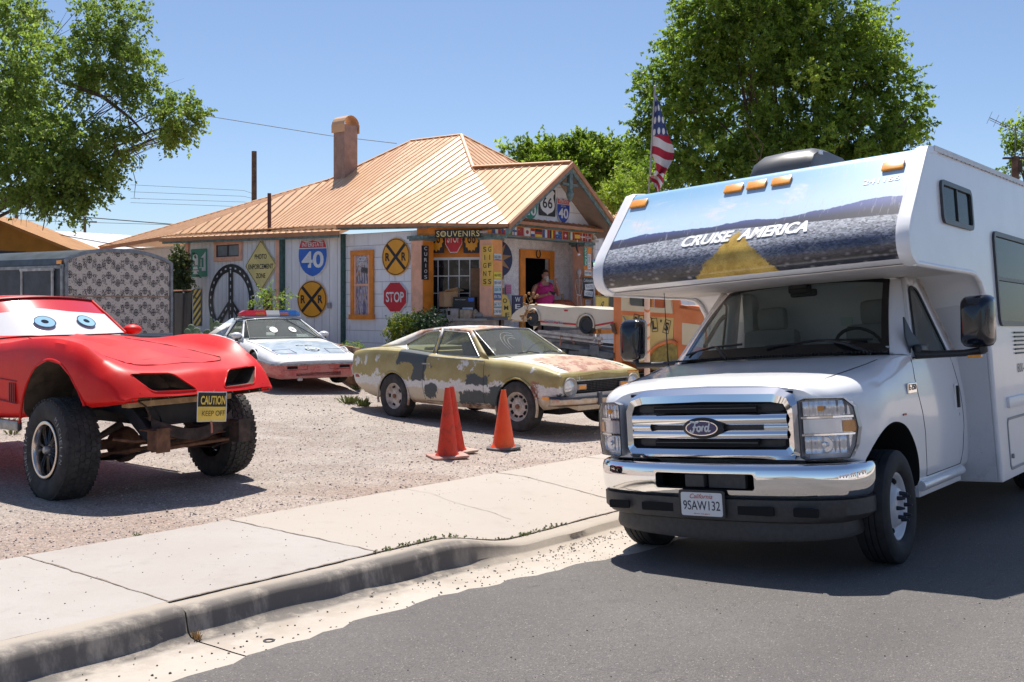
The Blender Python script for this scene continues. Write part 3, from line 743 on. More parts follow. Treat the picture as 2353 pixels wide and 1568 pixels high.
for kx in('label','category'):del ch[kx]
mb=MB();mb.box((cq,cw,5.55),(.50,.46,2.1));mb.build('chimney_stack',M_STUCCO,ch,bevel=.01)
mb=MB();arc=[(cq+.29*math.cos(rad(t)),cw,6.60+.27*math.sin(rad(t)))for t in range(0,181,20)]
mb.grid([[(x,cw-.26,z)for x,_,z in arc],[(x,cw+.26,z)for x,_,z in arc]]);mb.box((cq-.285,cw,6.5),(.012,.54,.24));mb.box((cq+.285,cw,6.5),(.012,.54,.24))
mb.build('chimney_cap',M_ROOF,ch,solid=.012)
a=bplane(619,515,0,-.3);mb=MB();mb.cyl((-.3,a.y,3.3),(-.3,a.y,3.45+.97),.05,n=12);bbuild(mb,'stove_pipe',simple('dark_red_pipe',(.075,.035,.035),.6),smooth=40)
S_WHITE=simple('sign_white',(.72,.72,.72),.45,var=.06,sc=2);S_BLACK=simple('sign_black',(.015,.015,.017),.5,var=.2)
S_YEL=simple('sign_yellow',(.80,.56,.10),.45,var=.10,sc=2);S_PYEL=simple('sign_pale_yellow',(.78,.62,.22),.45,var=.12,sc=2)
S_AMB=simple('sign_amber',(.78,.34,.02),.45,var=.08,sc=2);S_RED=simple('sign_red',(.55,.02,.03),.42,var=.12,sc=2)
S_BLUE=simple('sign_blue',(.03,.13,.52),.42,var=.12,sc=2);S_GRN=simple('sign_green',(.0,.22,.13),.42,var=.1,sc=2);S_NAVY=simple('sign_navy',(.015,.02,.075),.5,var=.2)
S_ALU=simple('sign_aluminium',(.5,.5,.5),.4,.6)
S_CREAM=simple('hand_cream',(.85,.72,.32),.6)
class Wall:
 def __init__(s,a,b):
  s.a=Vector((a[0],a[1],0));d=Vector((b[0]-a[0],b[1]-a[1],0)).normalized();s.r=BM.to_3x3()@d;s.n=s.r.cross(Vector((0,0,1)));s.o=BM@s.a
 def pt(s,px,py,off=0):return on_plane(px,py,s.o+s.n*off,s.n)
 def at(s,px,py,off=.015):return frameM(s.pt(px,py,off),s.r,(0,0,1))
 def box(s,x0,y0,x1,y1,off=.015):
  c=s.pt((x0+x1)/2,(y0+y1)/2,off);a=s.pt(x0,(y0+y1)/2,off);b=s.pt(x1,(y0+y1)/2,off);u=s.pt((x0+x1)/2,y0,off);d=s.pt((x0+x1)/2,y1,off)
  return frameM((a+b)/2+Vector((0,0,(u.z+d.z)/2-c.z)),s.r,(0,0,1)),(b-a).length,u.z-d.z
sw_=lambda p:(p[1],p[0])
W1=Wall(sw_(P1),sw_(P12));W2=Wall(sw_(P12),sw_(P23));W3=Wall(sw_(P23),sw_(P3))
WBM=Wall((SB0 .x+SN.x*.12,SB0 .y+SN.y*.12),(SB1 .x+SN.x*.12,SB1 .y+SN.y*.12))
WFR=Wall((0,.35),(4,.35));WDOOR=Wall((0,WB),(4,WB));WGAB=Wall((0,.42),(4,.42));WCF=Wall((0,.32),(4,.32));WFW=Wall((5,.45),(8,.45))
WCM=Wall((.17,2),(.17,0))
def ishield():
 r=[(-.40,.50),(-.30,.46),(-.2,.455),(-.1,.47),(0,.5),(.1,.47),(.2,.455),(.30,.46),(.40,.50)]
 r+=[(.46,.36),(.495,.22),(.50,.06),(.48,-.08),(.43,-.21),(.35,-.32),(.25,-.41),(.12,-.475),(0,-.51)]
 return r+[(-x,y)for x,y in r[::-1][1:-9]][0:8]
def usshield():
 r=[(0,-.5),(.06,-.455),(.18,-.41),(.31,-.36),(.42,-.27),(.475,-.14),(.47,-.01),(.42,.11),(.385,.20),(.405,.30),(.48,.39),(.40,.47),(.31,.5),(.22,.465),(.11,.45),(0,.49)]
 return r+[(-x,y)for x,y in r[::-1][1:-1]]
IS,US=ishield(),usshield()
def clipy(poly,y0,above):
 out=[]
 for i in range(len(poly)):
  a,b=poly[i-1],poly[i];ia,ib=(a[1]>=y0)==above,(b[1]>=y0)==above
  if ia!=ib:t=(y0-a[1])/(b[1]-a[1]);out.append((a[0]+(b[0]-a[0])*t,y0))
  if ib:out.append(b)
 return out
def interstate(lab,M,w,h,blue,top,num='40',mid=None,toptext='INTERSTATE'):
 s=Sign('route_shield_sign',lab,'road sign',M,'route shield signs')
 s.plate([(x*w,y*h)for x,y in IS],S_WHITE)
 k=.95;p=[(x*w*k,y*h*k)for x,y in IS];yb=.26*h
 s.decal([clipy(p,yb-.012*h,False)],blue,'blue_field');s.z-=.002;s.decal([clipy(p,yb+.012*h,True)],top,'crest')
 s.text(toptext,S_WHITE,.12*h,.72*w,(0,.36*h),bold=.01);s.text(num,S_WHITE,.44*h if not mid else.40*h,.74*w,(0,-.04*h if not mid else-.10*h),bold=.025)
 if mid:s.text(mid,S_WHITE,.07*h,.4*w,(0,.185*h))
 return s
def rxr(lab,M,w,h):
 s=Sign('railroad_crossing_sign',lab,'road sign',M,'round railroad crossing signs');r=h/2;r=w/2;ry=h/2
 s.plate(circ(r,40,ry=ry),S_AMB);s.ringd(circ(r*.96,40,ry=ry*.96),circ(r*.915,40,ry=ry*.915),S_BLACK)
 a=.91*.7071;t=.085
 s.decal([[((-a-t/1.4)*r,(a-t/1.4)*ry),((a-t/1.4)*r,(-a-t/1.4)*ry),((a+t/1.4)*r,(-a+t/1.4)*ry),((-a+t/1.4)*r,(a+t/1.4)*ry)]],S_BLACK,'crossbuck')
 s.decal([[((a+t/1.4)*r,(a-t/1.4)*ry),((a-t/1.4)*r,(a+t/1.4)*ry),((-a-t/1.4)*r,(-a+t/1.4)*ry),((-a+t/1.4)*r,(-a-t/1.4)*ry)]],S_BLACK,'crossbuck',lift=.001)
 for x in(-.58,.58):s.text('R',S_BLACK,.44*ry,.32*r,(x*r,0),bold=.03)
 return s
M,w_,h_=W1 .box(438,571,478,638)
s=Sign('station_sign','green rectangular sign with white locomotive and platform pictogram','road sign',M)
s.plate(rect(w_,h_,.05),S_WHITE);s.decal(rect(w_*.95,h_*.965,.045),S_GRN,'green_field')
def P_(pts,ox=0,oy=0):return[((x+ox)*w_,(y+oy)*h_)for x,y in pts]
s.decal([P_([(-.36,.15),(-.34,.26),(-.26,.31),(-.17,.31),(-.08,.26),(-.06,.15),(-.06,-.08),(-.36,-.08)]),P_([(-.31,-.12),(-.10,-.12),(-.06,-.22),(-.35,-.22)]),P_([(-.38,-.25),(-.03,-.25),(.0,-.29),(-.42,-.29)]),P_([(-.28,-.29),(-.14,-.29),(-.06,-.38),(-.36,-.38)]),P_([(.10,.17),(.38,.38),(.38,-.28),(.16,-.28),(.16,-.18),(.02,-.18),(.02,-.155),(.26,-.155),(.26,.17)]),P_([(.09,-.13),(.14,-.13),(.135,.06),(.095,.06)]),P_(circ(.028,10,.115,.09))],S_WHITE,'pictogram')
s.decal([P_([(-.27,.16),(-.15,.16),(-.16,.2),(-.26,.2)]),P_(circ(.025,8,-.21,.27))],S_GRN,'pictogram_holes')
M,w_,h_=W1 .box(479,607,584,778)
s=Sign('peace_mural','big black peace emblem painted like a road with white lane dashes','mural',M);R_=w_/2;RY=h_/2;k=.79
mb=MB();mb.ring([(x,y,.002)for x,y in circ(R_,64,ry=RY)],[(x,y,.002)for x,y in circ(R_*k,64,ry=RY*k)])
mb.add([(-.1*R_,-.98*RY,.004),(.1*R_,-.98*RY,.004),(.1*R_,.85*RY,.004),(-.1*R_,.85*RY,.004)],[(0,1,2,3)])
for sx in(-1,1):mb.add([(0,-.02*RY,.006),(0,.18*RY-.3*RY,.006),(sx*.55*R_,-.76*RY,.006),(sx*.72*R_,-.60*RY,.006),(sx*.1*R_,.0,.006)],[(0,1,2,3,4)])
mb.build('road_band',S_BLACK,s.r,recalc=False)
mb=MB()
for i in range(26):
 a=2*math.pi*(i+.5)/26
 pts=[]
 for da,dr in((-.04,-.022),(.04,-.022),(.04,.022),(-.04,.022)):
  r=(1+k)/2+dr;pts.append((r*R_*math.cos(a+da),r*RY*math.sin(a+da),.008))
 mb.add(pts,[(0,1,2,3)])
for i in range(9):
 y=(-.85+i*.2)*RY;mb.add([(-.02*R_,y,.008),(.02*R_,y,.008),(.02*R_,y+.09*RY,.008),(-.02*R_,y+.09*RY,.008)],[(0,1,2,3)])
for sx in(-1,1):
 for i in range(3):
  t0=.22+i*.24;t1=t0+.12;f=lambda t,o:(sx*(.02+t*.63)*R_+o*R_,(-.03-t*.66)*RY+o*sx*RY*.9)
  mb.add([(*f(t0,-.016),.009),(*f(t1,-.016),.009),(*f(t1,.016),.009),(*f(t0,.016),.009)],[(0,1,2,3)])
mb.build('lane_markings',S_WHITE,s.r,recalc=False)
M,w_,h_=W1 .box(563,551,637,671,.03)
s=Sign('warning_diamond','faded yellow diamond sign reading photo enforcement zone','road sign',M);hw,hh=w_/2,h_/2
dm=lambda k:[(x,y)for x,y in roundd(k)]
def roundd(k):
 c=[(0,-hh*k),(hw*k,0),(0,hh*k),(-hw*k,0)];o=[]
 for i in range(4):
  a,b,d=c[i-1],c[i],c[(i+1)%4]
  for t in(.06,.03,0,-.03,-.06):
   e=a if t>0 else d;t_=abs(t);o.append((b[0]+(e[0]-b[0])*t_+(0-b[0])*(.02 if t_<.05 else 0),b[1]+(e[1]-b[1])*t_+(0-b[1])*(.02 if t_<.05 else 0)))
 return o
s.plate(roundd(1),S_PYEL);s.ringd(roundd(.965),roundd(.93),S_BLACK)
s.text('PHOTO',S_BLACK,.13*hh*2*.72,.37*w_,(0,.175*h_),bold=.015);s.text('ENFORCEMENT',S_BLACK,.094*h_,.77*w_,(0,-.015*h_),bold=.015);s.text('ZONE',S_BLACK,.094*h_,.29*w_,(0,-.19*h_),bold=.015)
for i,(b,up)in enumerate((((444,664,462,749),1),((605,668,624,753),-1))):
 M,w_,h_=W1 .box(*b,.03)
 s=Sign('hazard_marker','tall black and yellow striped marker '+('beside the cactus, below the green locomotive sign' if i==0 else 'half hidden by shrub twigs under the yellow diamond'),'road sign',M,'striped hazard markers');s.plate(rect(w_,h_,.03),S_BLACK);ps=[]
 n=5
 for j in range(-1,n+1):
  y0=-h_/2+j*h_/n;rise=w_*.9;q=[(-w_/2,y0),(w_/2,y0+rise),(w_/2,y0+rise+h_/n*.5),(-w_/2,y0+h_/n*.5)]
  q=clipy(clipy(q,-h_/2+.01,True),h_/2-.01,False)if q else q
  if len(q)>2:ps.append(q)
 s.decal(ps,S_YEL,'stripe')
M,w_,h_=W2 .box(685,550,753,637,.03);interstate('large blue and red interstate 40 shield on the plank wall',M,w_,h_,S_BLUE,S_RED)
M,w_,h_=W2 .box(683,645,751,731,.03);rxr('round amber railroad crossing sign under the large interstate 40 shield',M,w_,h_)
M,w_,h_=W3 .box(878,547,942,634,.03);rxr('round amber railroad crossing sign above the red stop octagon',M,w_,h_)
def octo(r,ry=None):return[(r/math.cos(rad(22.5))*math.cos(rad(22.5+45*i)),(ry or r)/math.cos(rad(22.5))*math.sin(rad(22.5+45*i)))for i in range(8)]
M,w_,h_=W3 .box(881,648,935,718,.03)
s=Sign('stop_sign','red octagonal stop sign on the white shingle wall above the yellow green shrub','road sign',M);s.plate(octo(w_/2,h_/2),S_WHITE);s.decal(octo(w_/2*.95,h_/2*.95),S_RED,'red_field');s.text('STOP',S_WHITE,.34*h_,.76*w_,bold=.02)
M,w_,h_=W3 .box(820,590,856,612,.03);s=Sign('window_lettering','white hand painted words across the top of the orange framed window','lettering',M);text('CLINT','lettering',S_WHITE,s.r,h_*.40,w_*.8,(0,h_*.28,0),bold=.01);text('EASTWOOD','lettering',S_WHITE,s.r,h_*.34,w_*1.0,(0,-h_*.25,0),bold=.005)
M,w_,h_=W3 .box(830,615,846,628,.035);s=Sign('open_card','small grey open card behind the glass of the orange framed window','sign',M@Matrix.Rotation(rad(-10),4,'Z'));s.plate(rect(w_,h_),simple('card_grey',(.13,.12,.12),.7));s.text('OPEN',S_BLACK,h_*.6,w_*.85)
M,w_,h_=WBM.box(1000,528,1106,547,.03)
s=Sign('souvenirs_board','black board with yellow hand painted souvenirs lettering on the orange beam','sign',M);s.plate(rect(w_,h_),S_BLACK,.02);s.text('SOUVENIRS',S_CREAM,h_*.70,w_*.93,sp=1.1)
mb=MB();mb.lathe([(.028*1,0),(.036,0)],(-w_*.317,0,s.z+.004),n=16);mb.add([(x-w_*.317,y,s.z+.004)for x,y in((-.014,.008),(-.008,.008),(-.008,.02),(-.014,.02))],[(0,1,2,3)]);mb.add([(x-w_*.317,y,s.z+.004)for x,y in((.008,.008),(.014,.008),(.014,.02),(.008,.02))],[(0,1,2,3)]);mb.build('smiley',S_CREAM,s.r,recalc=False)
fc={k:simple('flag_'+k,v,.6,var=.1)for k,v in dict(b=(.03,.09,.28),w=(.66,.66,.64),r=(.36,.02,.03),g=(.05,.22,.09),y=(.78,.50,.06),k=(.02,.02,.02),l=(.10,.16,.40),n=(.06,.11,.05)).items()}
def vband(x0,x1):return rect(x1-x0,1,cx=(x0+x1)/2)
def hband(y0,y1):return rect(1,y1-y0,cy=(y0+y1)/2)
def star(r,cx=0,cy=0,n=5,k=.4,a0=math.pi/2):return[((r if i%2==0 else r*k)*math.cos(a0+math.pi*i/n)+cx,(r if i%2==0 else r*k)*math.sin(a0+math.pi*i/n)+cy)for i in range(2*n)]
FL=dict(fr=[('b',vband(-.5,-.166)),('w',vband(-.166,.166)),('r',vband(.166,.5))],cz=[('w',hband(0,.5)),('r',hband(-.5,0)),('b',[(-.5,-.5),(0,0),(-.5,.5)])],br=[('g',rect(1,1)),('y',[(-.42,0),(0,-.4),(.42,0),(0,.4)]),('b',circ(.2,16))],fi=[('w',rect(1,1)),('b',vband(-.25,-.02)),('b',hband(-.12,.12))],cn=[('r',rect(1,1)),('y',star(.16,-.28,.24)),('y',star(.06,-.02,.38)),('y',star(.06,.06,.2)),('y',star(.06,0,.02))],jp=[('w',rect(1,1)),('r',circ(.25,20))],nl=[('r',hband(.166,.5)),('w',hband(-.166,.166)),('b',hband(-.5,-.166))],de=[('k',hband(.166,.5)),('r',hband(-.166,.166)),('y',hband(-.5,-.166))],be=[('k',vband(-.5,-.166)),('y',vband(-.166,.166)),('r',vband(.166,.5))],au=[('b',rect(1,1)),('w',[(-.5,.19),(-.05,.19),(-.05,.26),(-.5,.26)]),('w',[(-.31,.0),(-.24,.0),(-.24,.5),(-.31,.5)]),('w',[(-.5,.46),(-.46,.5),(-.03,.04),(-.07,0)]),('w',[(-.5,.04),(-.46,0),(-.03,.46),(-.07,.5)]),('w',star(.08,-.25,-.25,7,.5)),('w',star(.05,.25,.3)),('w',star(.05,.12,.02)),('w',star(.05,.38,.05)),('w',star(.05,.25,-.32))],ch=[('r',rect(1,1)),('w',rect(.14,.44)),('w',rect(.4,.15))],it=[('g',vband(-.5,-.166)),('w',vband(-.166,.166)),('r',vband(.166,.5))],es=[('r',rect(1,1)),('y',hband(-.25,.25))],dk=[('r',rect(1,1)),('w',vband(-.2,-.06)),('w',hband(-.08,.08))],no=[('r',rect(1,1)),('w',vband(-.24,-.02)),('w',hband(-.12,.12)),('b',vband(-.17,-.09)),('b',hband(-.045,.045))])
fx=[(1106,1131,'fr','blue white red flag painted on the side beam next to the souvenirs board'),(1131,1151,'fr','blue white red flag painted over the middle porch column'),(1152,1164,'cz','white over red flag with blue wedge painted on the beam'),(1164,1177,'br','green flag with yellow diamond painted on the beam'),(1177,1188,'fi','white flag with blue cross painted on the beam'),(1189,1203,'cn','plain red flag with small yellow stars painted on the beam'),(1204,1219,'jp','white flag with red disc painted on the beam'),(1219,1229,'nl','red white blue horizontally banded flag painted on the beam'),(1229,1246,'de','black red gold horizontally banded flag painted on the beam'),(1246,1263,'fr','blue white red flag painted between the two black striped flags'),(1263,1275,'be','black yellow red upright banded flag painted on the beam'),(1275,1292,'au','blue flag with white star burst painted on the beam'),(1293,1306,'ch','red flag with small white plus painted on the beam'),(1306,1320,'it','green white red upright banded flag painted on the beam'),(1320,1333,'es','red yellow red horizontally banded flag painted on the beam'),(1333,1345,'dk','red flag with plain white cross painted on the beam'),(1346,1358,'no','red flag with blue cored white cross at the end of the beam')]
for i,(x0,x1,kf,lab)in enumerate(fx):
 W=WBM if x1<1137 else WFR;sl=.045*(x0-1140)if W is WFR else 0
 if W is WFR:
  M=W.box(x0,529+sl,x1,545+sl,.005)[0];a=W.pt(x0+.6,537+sl).xy;b=W.pt(x1-.6,537+sl).xy;w_=(a-b).length;h_=.19;M[2][3]=3.187
 else:M,w_,h_=W.box(x0,527,x1,543.5,.005);
 M=M.copy();s=Sign('painted_flag',lab,'painted flag',M,'national flags painted along the porch beam');cols_={}
 mb=MB();mats=[]
 for j,(c,p)in enumerate(FL[kf]):
  if fc[c]not in mats:mats.append(fc[c])
  mb.add([(x*w_,y*h_,.002+.0012*j)for x,y in p],[tuple(range(len(p)))],mats.index(fc[c]))
 mb.build('flag_field',mats,s.r,recalc=False)
M,w_,h_=Wall((SB0 .x-.30,SB0 .y+.3),(SB1 .x-.30,SB1 .y+.3)).box(968,565,982,643,.0)
WC1=Wall((-.53,1.79),(0,1.79));M,w_,h_=WC1 .box(968.5,565,984,643,.012)
s=Sign('curios_board','narrow black board with white curios lettering running down the porch column','sign',M);s.plate(rect(w_,h_),S_BLACK,.015)
for i,c in enumerate('CURIOS'):s.text(c,S_WHITE,h_*.105,w_*.42 if c!='I' else w_*.1,(w_*.05,h_*(.42-i*.168)),lift=.002,bold=.01)
M,w_,h_=WCM.box(1109,563,1133,657,.02)
s=Sign('signs_gifts_board','yellow board with black signs and gifts lettering on the middle porch column','sign',M);s.plate(rect(w_,h_),simple('board_yellow',(.82,.50,.09),.5),.02)
for i,(a,b)in enumerate(zip('SIGNS','GIFTS')):
 for c,x in((a,-.23),(b,.24)):s.text(c,S_BLACK,h_*.125,w_*(.30 if c not in 'I' else.07),(x*w_,h_*(.39-i*.197)),bold=.01)
pl=[(591,'BBD2081','w','white plate with purple hill band'),(633,'446+WFD','y','yellow plate'),(650,'BBK+6669','w','white plate with black characters'),(666,'GUK-179','c','pale blue plate'),(682,'EV 736','n','dark blue plate'),(699,'667 XL7','w','white plate with green lower edge'),(716,'D 967 420','w','lowest plain white plate')]
pm=dict(w=simple('plate_white',(.62,.63,.62),.4),y=simple('plate_yellow',(.80,.62,.03),.4),c=simple('plate_cyan',(.40,.58,.64),.4),n=simple('plate_blue',(.05,.09,.22),.4))
PB=simple('plate_ink',(.03,.03,.06),.5);PP=simple('plate_purple',(.12,.05,.2),.5)
for i,(y,tx,c,lab)in enumerate(pl):
 M,w_,h_=WCF.box(1133,y-7.3,1154,y+7.3,.012);w_=.30*w_/w_;w_,h_=.265,.15
 s=Sign('license_plate',lab+' on the middle column '+('at the top of the row' if i==0 else 'below the hook' if i==1 else 'above the pale blue one' if i==2 else 'above the dark blue one' if i==3 else 'under the pale blue one' if i==4 else 'under the dark blue one' if i==5 else 'of the row'),'license plate',M,'license plates on the middle column')
 s.plate(rect(w_,h_,.015),pm[c],.002);s.text(tx,PB if c!='n' else S_WHITE,h_*.46,w_*.88,lift=.0015,bold=.01)
 if i==0:s.decal([[(-w_/2,-h_*.5),(w_/2,-h_*.5),(w_/2,-h_*.36),(-w_*.1,-h_*.30),(-w_/2,-h_*.42)]],PP,'hill_band')
 if i==5:s.decal([rect(w_,h_*.12,cy=-h_*.44)],S_GRN,'green_band')
M,w_,h_=WCF.box(1342,569,1349,611,.01);s=Sign('house_number_strip','green strip with white numbers 22435 on the far porch column','sign',M);s.plate(rect(w_,h_),S_GRN,.004)
for i,c in enumerate('22435'):s.text(c,S_WHITE,h_*.155,w_*.6,(0,h_*(.4-i*.2)),bold=.01)
M,w_,h_=WCF.box(1350,584,1357,619,.012);s=Sign('house_number_strip','white strip with sideways black number beside the green number strip','sign',M);s.plate(rect(w_,h_),S_WHITE,.004);text('22435 CA','lettering',S_BLACK,s.r,w_*.55,h_*.85,(0,0,.006),M=Matrix.Rotation(rad(-90),4,'Z'))
M,w_,h_=WCF.box(1343,622,1359,634,.012);s=Sign('license_plate','white plate with faded band on the far column above the collectable sign','license plate',M);s.plate(rect(w_,h_,.01),pm['w']);s.text('MM7386',PB,h_*.5,w_*.85)
M,w_,h_=WCF.box(1339,638,1363,686,.05)
s=Sign('collectable_plates_sign','black sign with white script over two tilted plates saying plates 4 sale','sign',M);s.plate(rect(w_,h_),S_BLACK,.01);s.text('Collectable',S_WHITE,h_*.16,w_*.88,(0,h_*.36),shear=.3)
mb=MB();mb.box((w_*.07,h_*.06,.016),(w_*.78,h_*.26,.008),rot=Matrix.Rotation(rad(4),3,'Z'));mb.box((-.0,-h_*.27,.016),(w_*.8,h_*.26,.008),rot=Matrix.Rotation(rad(-5),3,'Z'));mb.build('tag_plate',S_WHITE,s.r)
text('PLATES','lettering',S_BLACK,s.r,h_*.15,w_*.62,(w_*.07,h_*.06,.0215));text('4 SALE','lettering',S_BLACK,s.r,h_*.15,w_*.6,(0,-h_*.27,.0215))
M,w_,h_=WCF.box(1345,689,1357,704,.02);s=Sign('pets_welcome_sign','small white pets welcome card with red letters on the far column','sign',M);s.plate(rect(w_,h_),S_WHITE);s.text('PETS',S_RED,h_*.3,w_*.75,(0,h_*.22));s.text('WELCOME',S_RED,h_*.2,w_*.85,(0,-h_*.2))
M,w_,h_=WFW.box(1380,544,1420,578,.03);w_=.95;s=Sign('antiques_sign','weathered blue grey board with black capital letters on the white front wall','sign',M@Matrix.Translation((.25,0,0)));s.plate(rect(w_,h_),simple('weathered_board',(.13,.20,.21),.8,var=.4,sc=12),.02);s.ringd(rect(w_,h_),rect(w_*.96,h_*.9),simple('rust_frame',(.12,.06,.04),.8));s.text('ANTIQUES',S_BLACK,h_*.6,w_*.9)
M,w_,h_=WFW.box(1361,600,1384,617,.03);s=Sign('led_sign','lit scrolling sign with blue and green letters inside the dark front window','sign',M@Matrix.Translation((w_*.3,0,0)));s.plate(rect(w_*1.7,h_),S_BLACK,.02)
def emit(n,c,st):
 m=bpy.data.materials.new(n);m.use_nodes=True;b=m.node_tree.nodes['Principled BSDF'];b.inputs['Base Color'].default_value=(*c,1);b.inputs['Emission Color'].default_value=(*c,1);b.inputs['Emission Strength'].default_value=st;return m
LB,LG=emit('led_blue',(.05,.3,1),1.4),emit('led_green',(.1,.9,.35),1.2)
s.text('Matricula',LG,h_*.5,w_*1.5);mb=MB()
for i in range(16):
 for y in(-.42,.42):mb.box(((-.8+i*.106)*w_,y*h_,s.z+.003),(w_*.05,h_*.06,.004))
mb.build('led_border',LB,s.r)
def usr(lab,M,w_,h_,bg,num,extra=None):
 s=Sign('route_shield_sign',lab,'road sign',M,'route shield signs');s.plate(rect(w_,h_,.03),S_BLACK);s.decal([(x*w_*.94,y*h_*.92)for x,y in US],S_WHITE,'shield')
 if extra:
  s.text(extra,S_BLACK,h_*.085,w_*.62,(0,h_*.25));s.decal([rect(w_*.78,h_*.015,cy=h_*.17)],S_BLACK,'rule');s.text('US',S_BLACK,h_*.09,w_*.24,(0,h_*.08));s.text(num,S_BLACK,h_*.30,w_*.5,(0,-h_*.17),bold=.01)
 else:s.text(num,S_BLACK,h_*.40,w_*.60,(0,-.01),bold=.012)
 return s
WFW2=Wall((5,.0),(8,.0))
M,w_,h_=WFW2 .box(1403,676,1456,738,.0);usr('white historic route 66 shield standing behind the orange truck cab',frameM(M.translation-Vector((.62,.5,0))*.0,WFW2 .r,(0,0,1))@Matrix.Translation((-.12,0,0)),.62,.72,None,'66','HISTORIC')
M,w_,h_=WFW2 .box(1367,681,1398,745,.0);s=Sign('vip_sign','yellow sign with black slanted letters leaning beside the far column','sign',M@Matrix.Rotation(rad(-4),4,'Z'));s.plate(rect(w_,h_,.03),S_YEL);s.ringd(rect(w_*.94,h_*.96),rect(w_*.9,h_*.93),S_BLACK);text('VIP','lettering',S_BLACK,s.r,.15,.42,(.0,h_*.08,.008),M=Matrix.Rotation(rad(48),4,'Z'))
M,w_,h_=WGAB.box(1198,446,1238,509,.03);interstate('green business loop 40 shield on the gable, part hidden by the roof edge',M,.60,.60,S_GRN,S_GRN,mid='LOOP',toptext='BUSINESS')
M,w_,h_=WGAB.box(1239,434,1276,497,.03);usr('black edged white 66 shield in the middle of the gable',M,w_,h_,None,'66')
M,w_,h_=WGAB.box(1279,456,1309,514,.03);interstate('dark blue arizona interstate 40 shield on the gable',M,w_,h_,simple('deep_blue',(.015,.06,.36),.4),S_RED,mid='ARIZONA')
WIN=Wall((SB0 .x-SN.x*.30,SB0 .y-SN.y*.30),(SB1 .x-SN.x*.30,SB1 .y-SN.y*.30))
def sunflower(lab,b):
 M,w_,h_=WIN.box(*b,.0);s=Sign('sunflower_route_sign',lab,'road sign',M,'sunflower 66 signs over the porch window');s.plate(rect(w_,h_,.02),S_BLACK)
 p=[((.46 if i%2 else.39)*w_*math.cos(math.pi*i/14),(.46 if i%2 else.39)*h_*math.sin(math.pi*i/14))for i in range(28)]
 s.decal(p,S_AMB,'sunflower');s.text('66',S_BLACK,h_*.40,w_*.5,(0,h_*.04),bold=.01)
sunflower('black sign with amber sunflower 66 on the curios board side of the hanging stop sign',(984,516,1021,582));sunflower('black sign with amber sunflower 66 nearest the middle column over the window',(1065,516,1102,582))
M,w_,h_=WIN.box(1023,512,1062,581,.0);s=Sign('stop_sign','red stop octagon hung over the porch window between two sunflower signs','road sign',M);s.plate(octo(w_/2,h_/2),S_WHITE);s.decal(octo(w_/2*.95,h_/2*.95),S_RED,'red_field');s.text('STOP',S_WHITE,.34*h_,.74*w_,bold=.02)
WST=Wall((.5,1.18),(2,1.18));M,w_,h_=WST.box(1106,551,1176,638,.0)
s=Sign('star_wheel_board','round dark blue board with tan eight pointed star behind the middle column','sign',M);s.plate(circ(w_/2,32,ry=h_/2),S_NAVY,.02)
sp=[]
for i in range(8):
 a=math.pi*i/4+.2;sp.append([(.48*w_*math.cos(a),.48*h_*math.sin(a)),(.2*w_*math.cos(a+.39),.2*h_*math.sin(a+.39)),(0,0),(.2*w_*math.cos(a-.39),.2*h_*math.sin(a-.39))])
s.decal(sp,simple('star_tan',(.36,.20,.10),.7),'star');s.ringd(circ(.14*w_,20,ry=.14*h_),circ(.11*w_,20,ry=.11*h_),S_BLACK,'hub_ring',.004)
WL=Wall((1.2,.95),(3,.95))
M,w_,h_=WL.box(1176,679,1200,735,.0);s=Sign('welcome_board','navy board with white capital letters leaning on the wall by the shop door','sign',M);s.plate(rect(w_,h_),S_NAVY,.02)
for i,c in enumerate('WEL'):s.text(c,S_WHITE,h_*.2,w_*.5,(0,h_*(.33-i*.29)),bold=.015)
M,w_,h_=WL.box(1150,677,1173,735,.02);s=Sign('welcome_disc','rounded yellow board with black letters behind the plate column','sign',M);s.plate([(-w_*.5,-h_/2),(w_*.45,-h_/2),(w_*.5,-.1*h_),(w_*.38,.2*h_),(w_*.1,.42*h_),(-w_*.2,.5*h_),(-w_*.5,.5*h_)],S_YEL,.02)
for i,c in enumerate('OME'):s.text(c,S_BLACK,h_*.18,w_*.42,(w_*(-.12+.12*i),h_*(.25-i*.28)),bold=.02)
for b,lab,c,tx in(((1163,654,1175,676),'pink handwritten paper on the porch wall beside the star wheel',(.62,.22,.35),'be nice'),((1257,642,1271,663),'pale blue handwritten paper taped to the door frame',(.42,.52,.56),'no video'),((1151,643,1159,662),'small white framed card next to the plate column',(.6,.58,.56),'VISIT')):
 W=WDOOR;M,w_,h_=W.box(*b,.07);s=Sign('paper_notice',lab,'notice',M,'paper notices on the porch');s.plate(rect(w_,h_),simple('paper',c,.8),.002)
 for k in range(4):s.text(tx,simple('ink',(.05,.05,.15),.8)if k==0 else bpy.data.materials['ink'],h_*.1,w_*.7,(0,h_*(.3-.2*k)),lift=.001,shear=.2)
_o=Vector((1.81,7.365,-.27));_x=Vector((-.62,-.785,.0183)).normalized();_y=Vector((.785,-.62,.078));_y=(_y-_x*_y.dot(_x)).normalized();_z=_x.cross(_y)
RVM=Matrix(((_x.x,_y.x,_z.x,_o.x),(_x.y,_y.y,_z.y,_o.y),(_x.z,_y.z,_z.z,_o.z),(0,0,0,1)))
RV=thing('motorhome','white motorhome with printed road mural and chrome grille parked at the kerb','motorhome',M=RVM)
PAINT=Mt('white_car_paint',(.84,.84,.85),.22,spec=.5,coat=.6)
_n=PAINT.noise(9,5,.7);_x3=PAINT.xyz()
PAINT.color(PAINT.mix((_n.sm(.5,.8))*(_x3[2]).sm(.75,.35)*.45,(.84,.84,.85),(.42,.39,.37)))
PAINT=PAINT.m
FIBRE=simple('white_fibreglass',(.82,.81,.82),.3,var=.03,coat=.3)
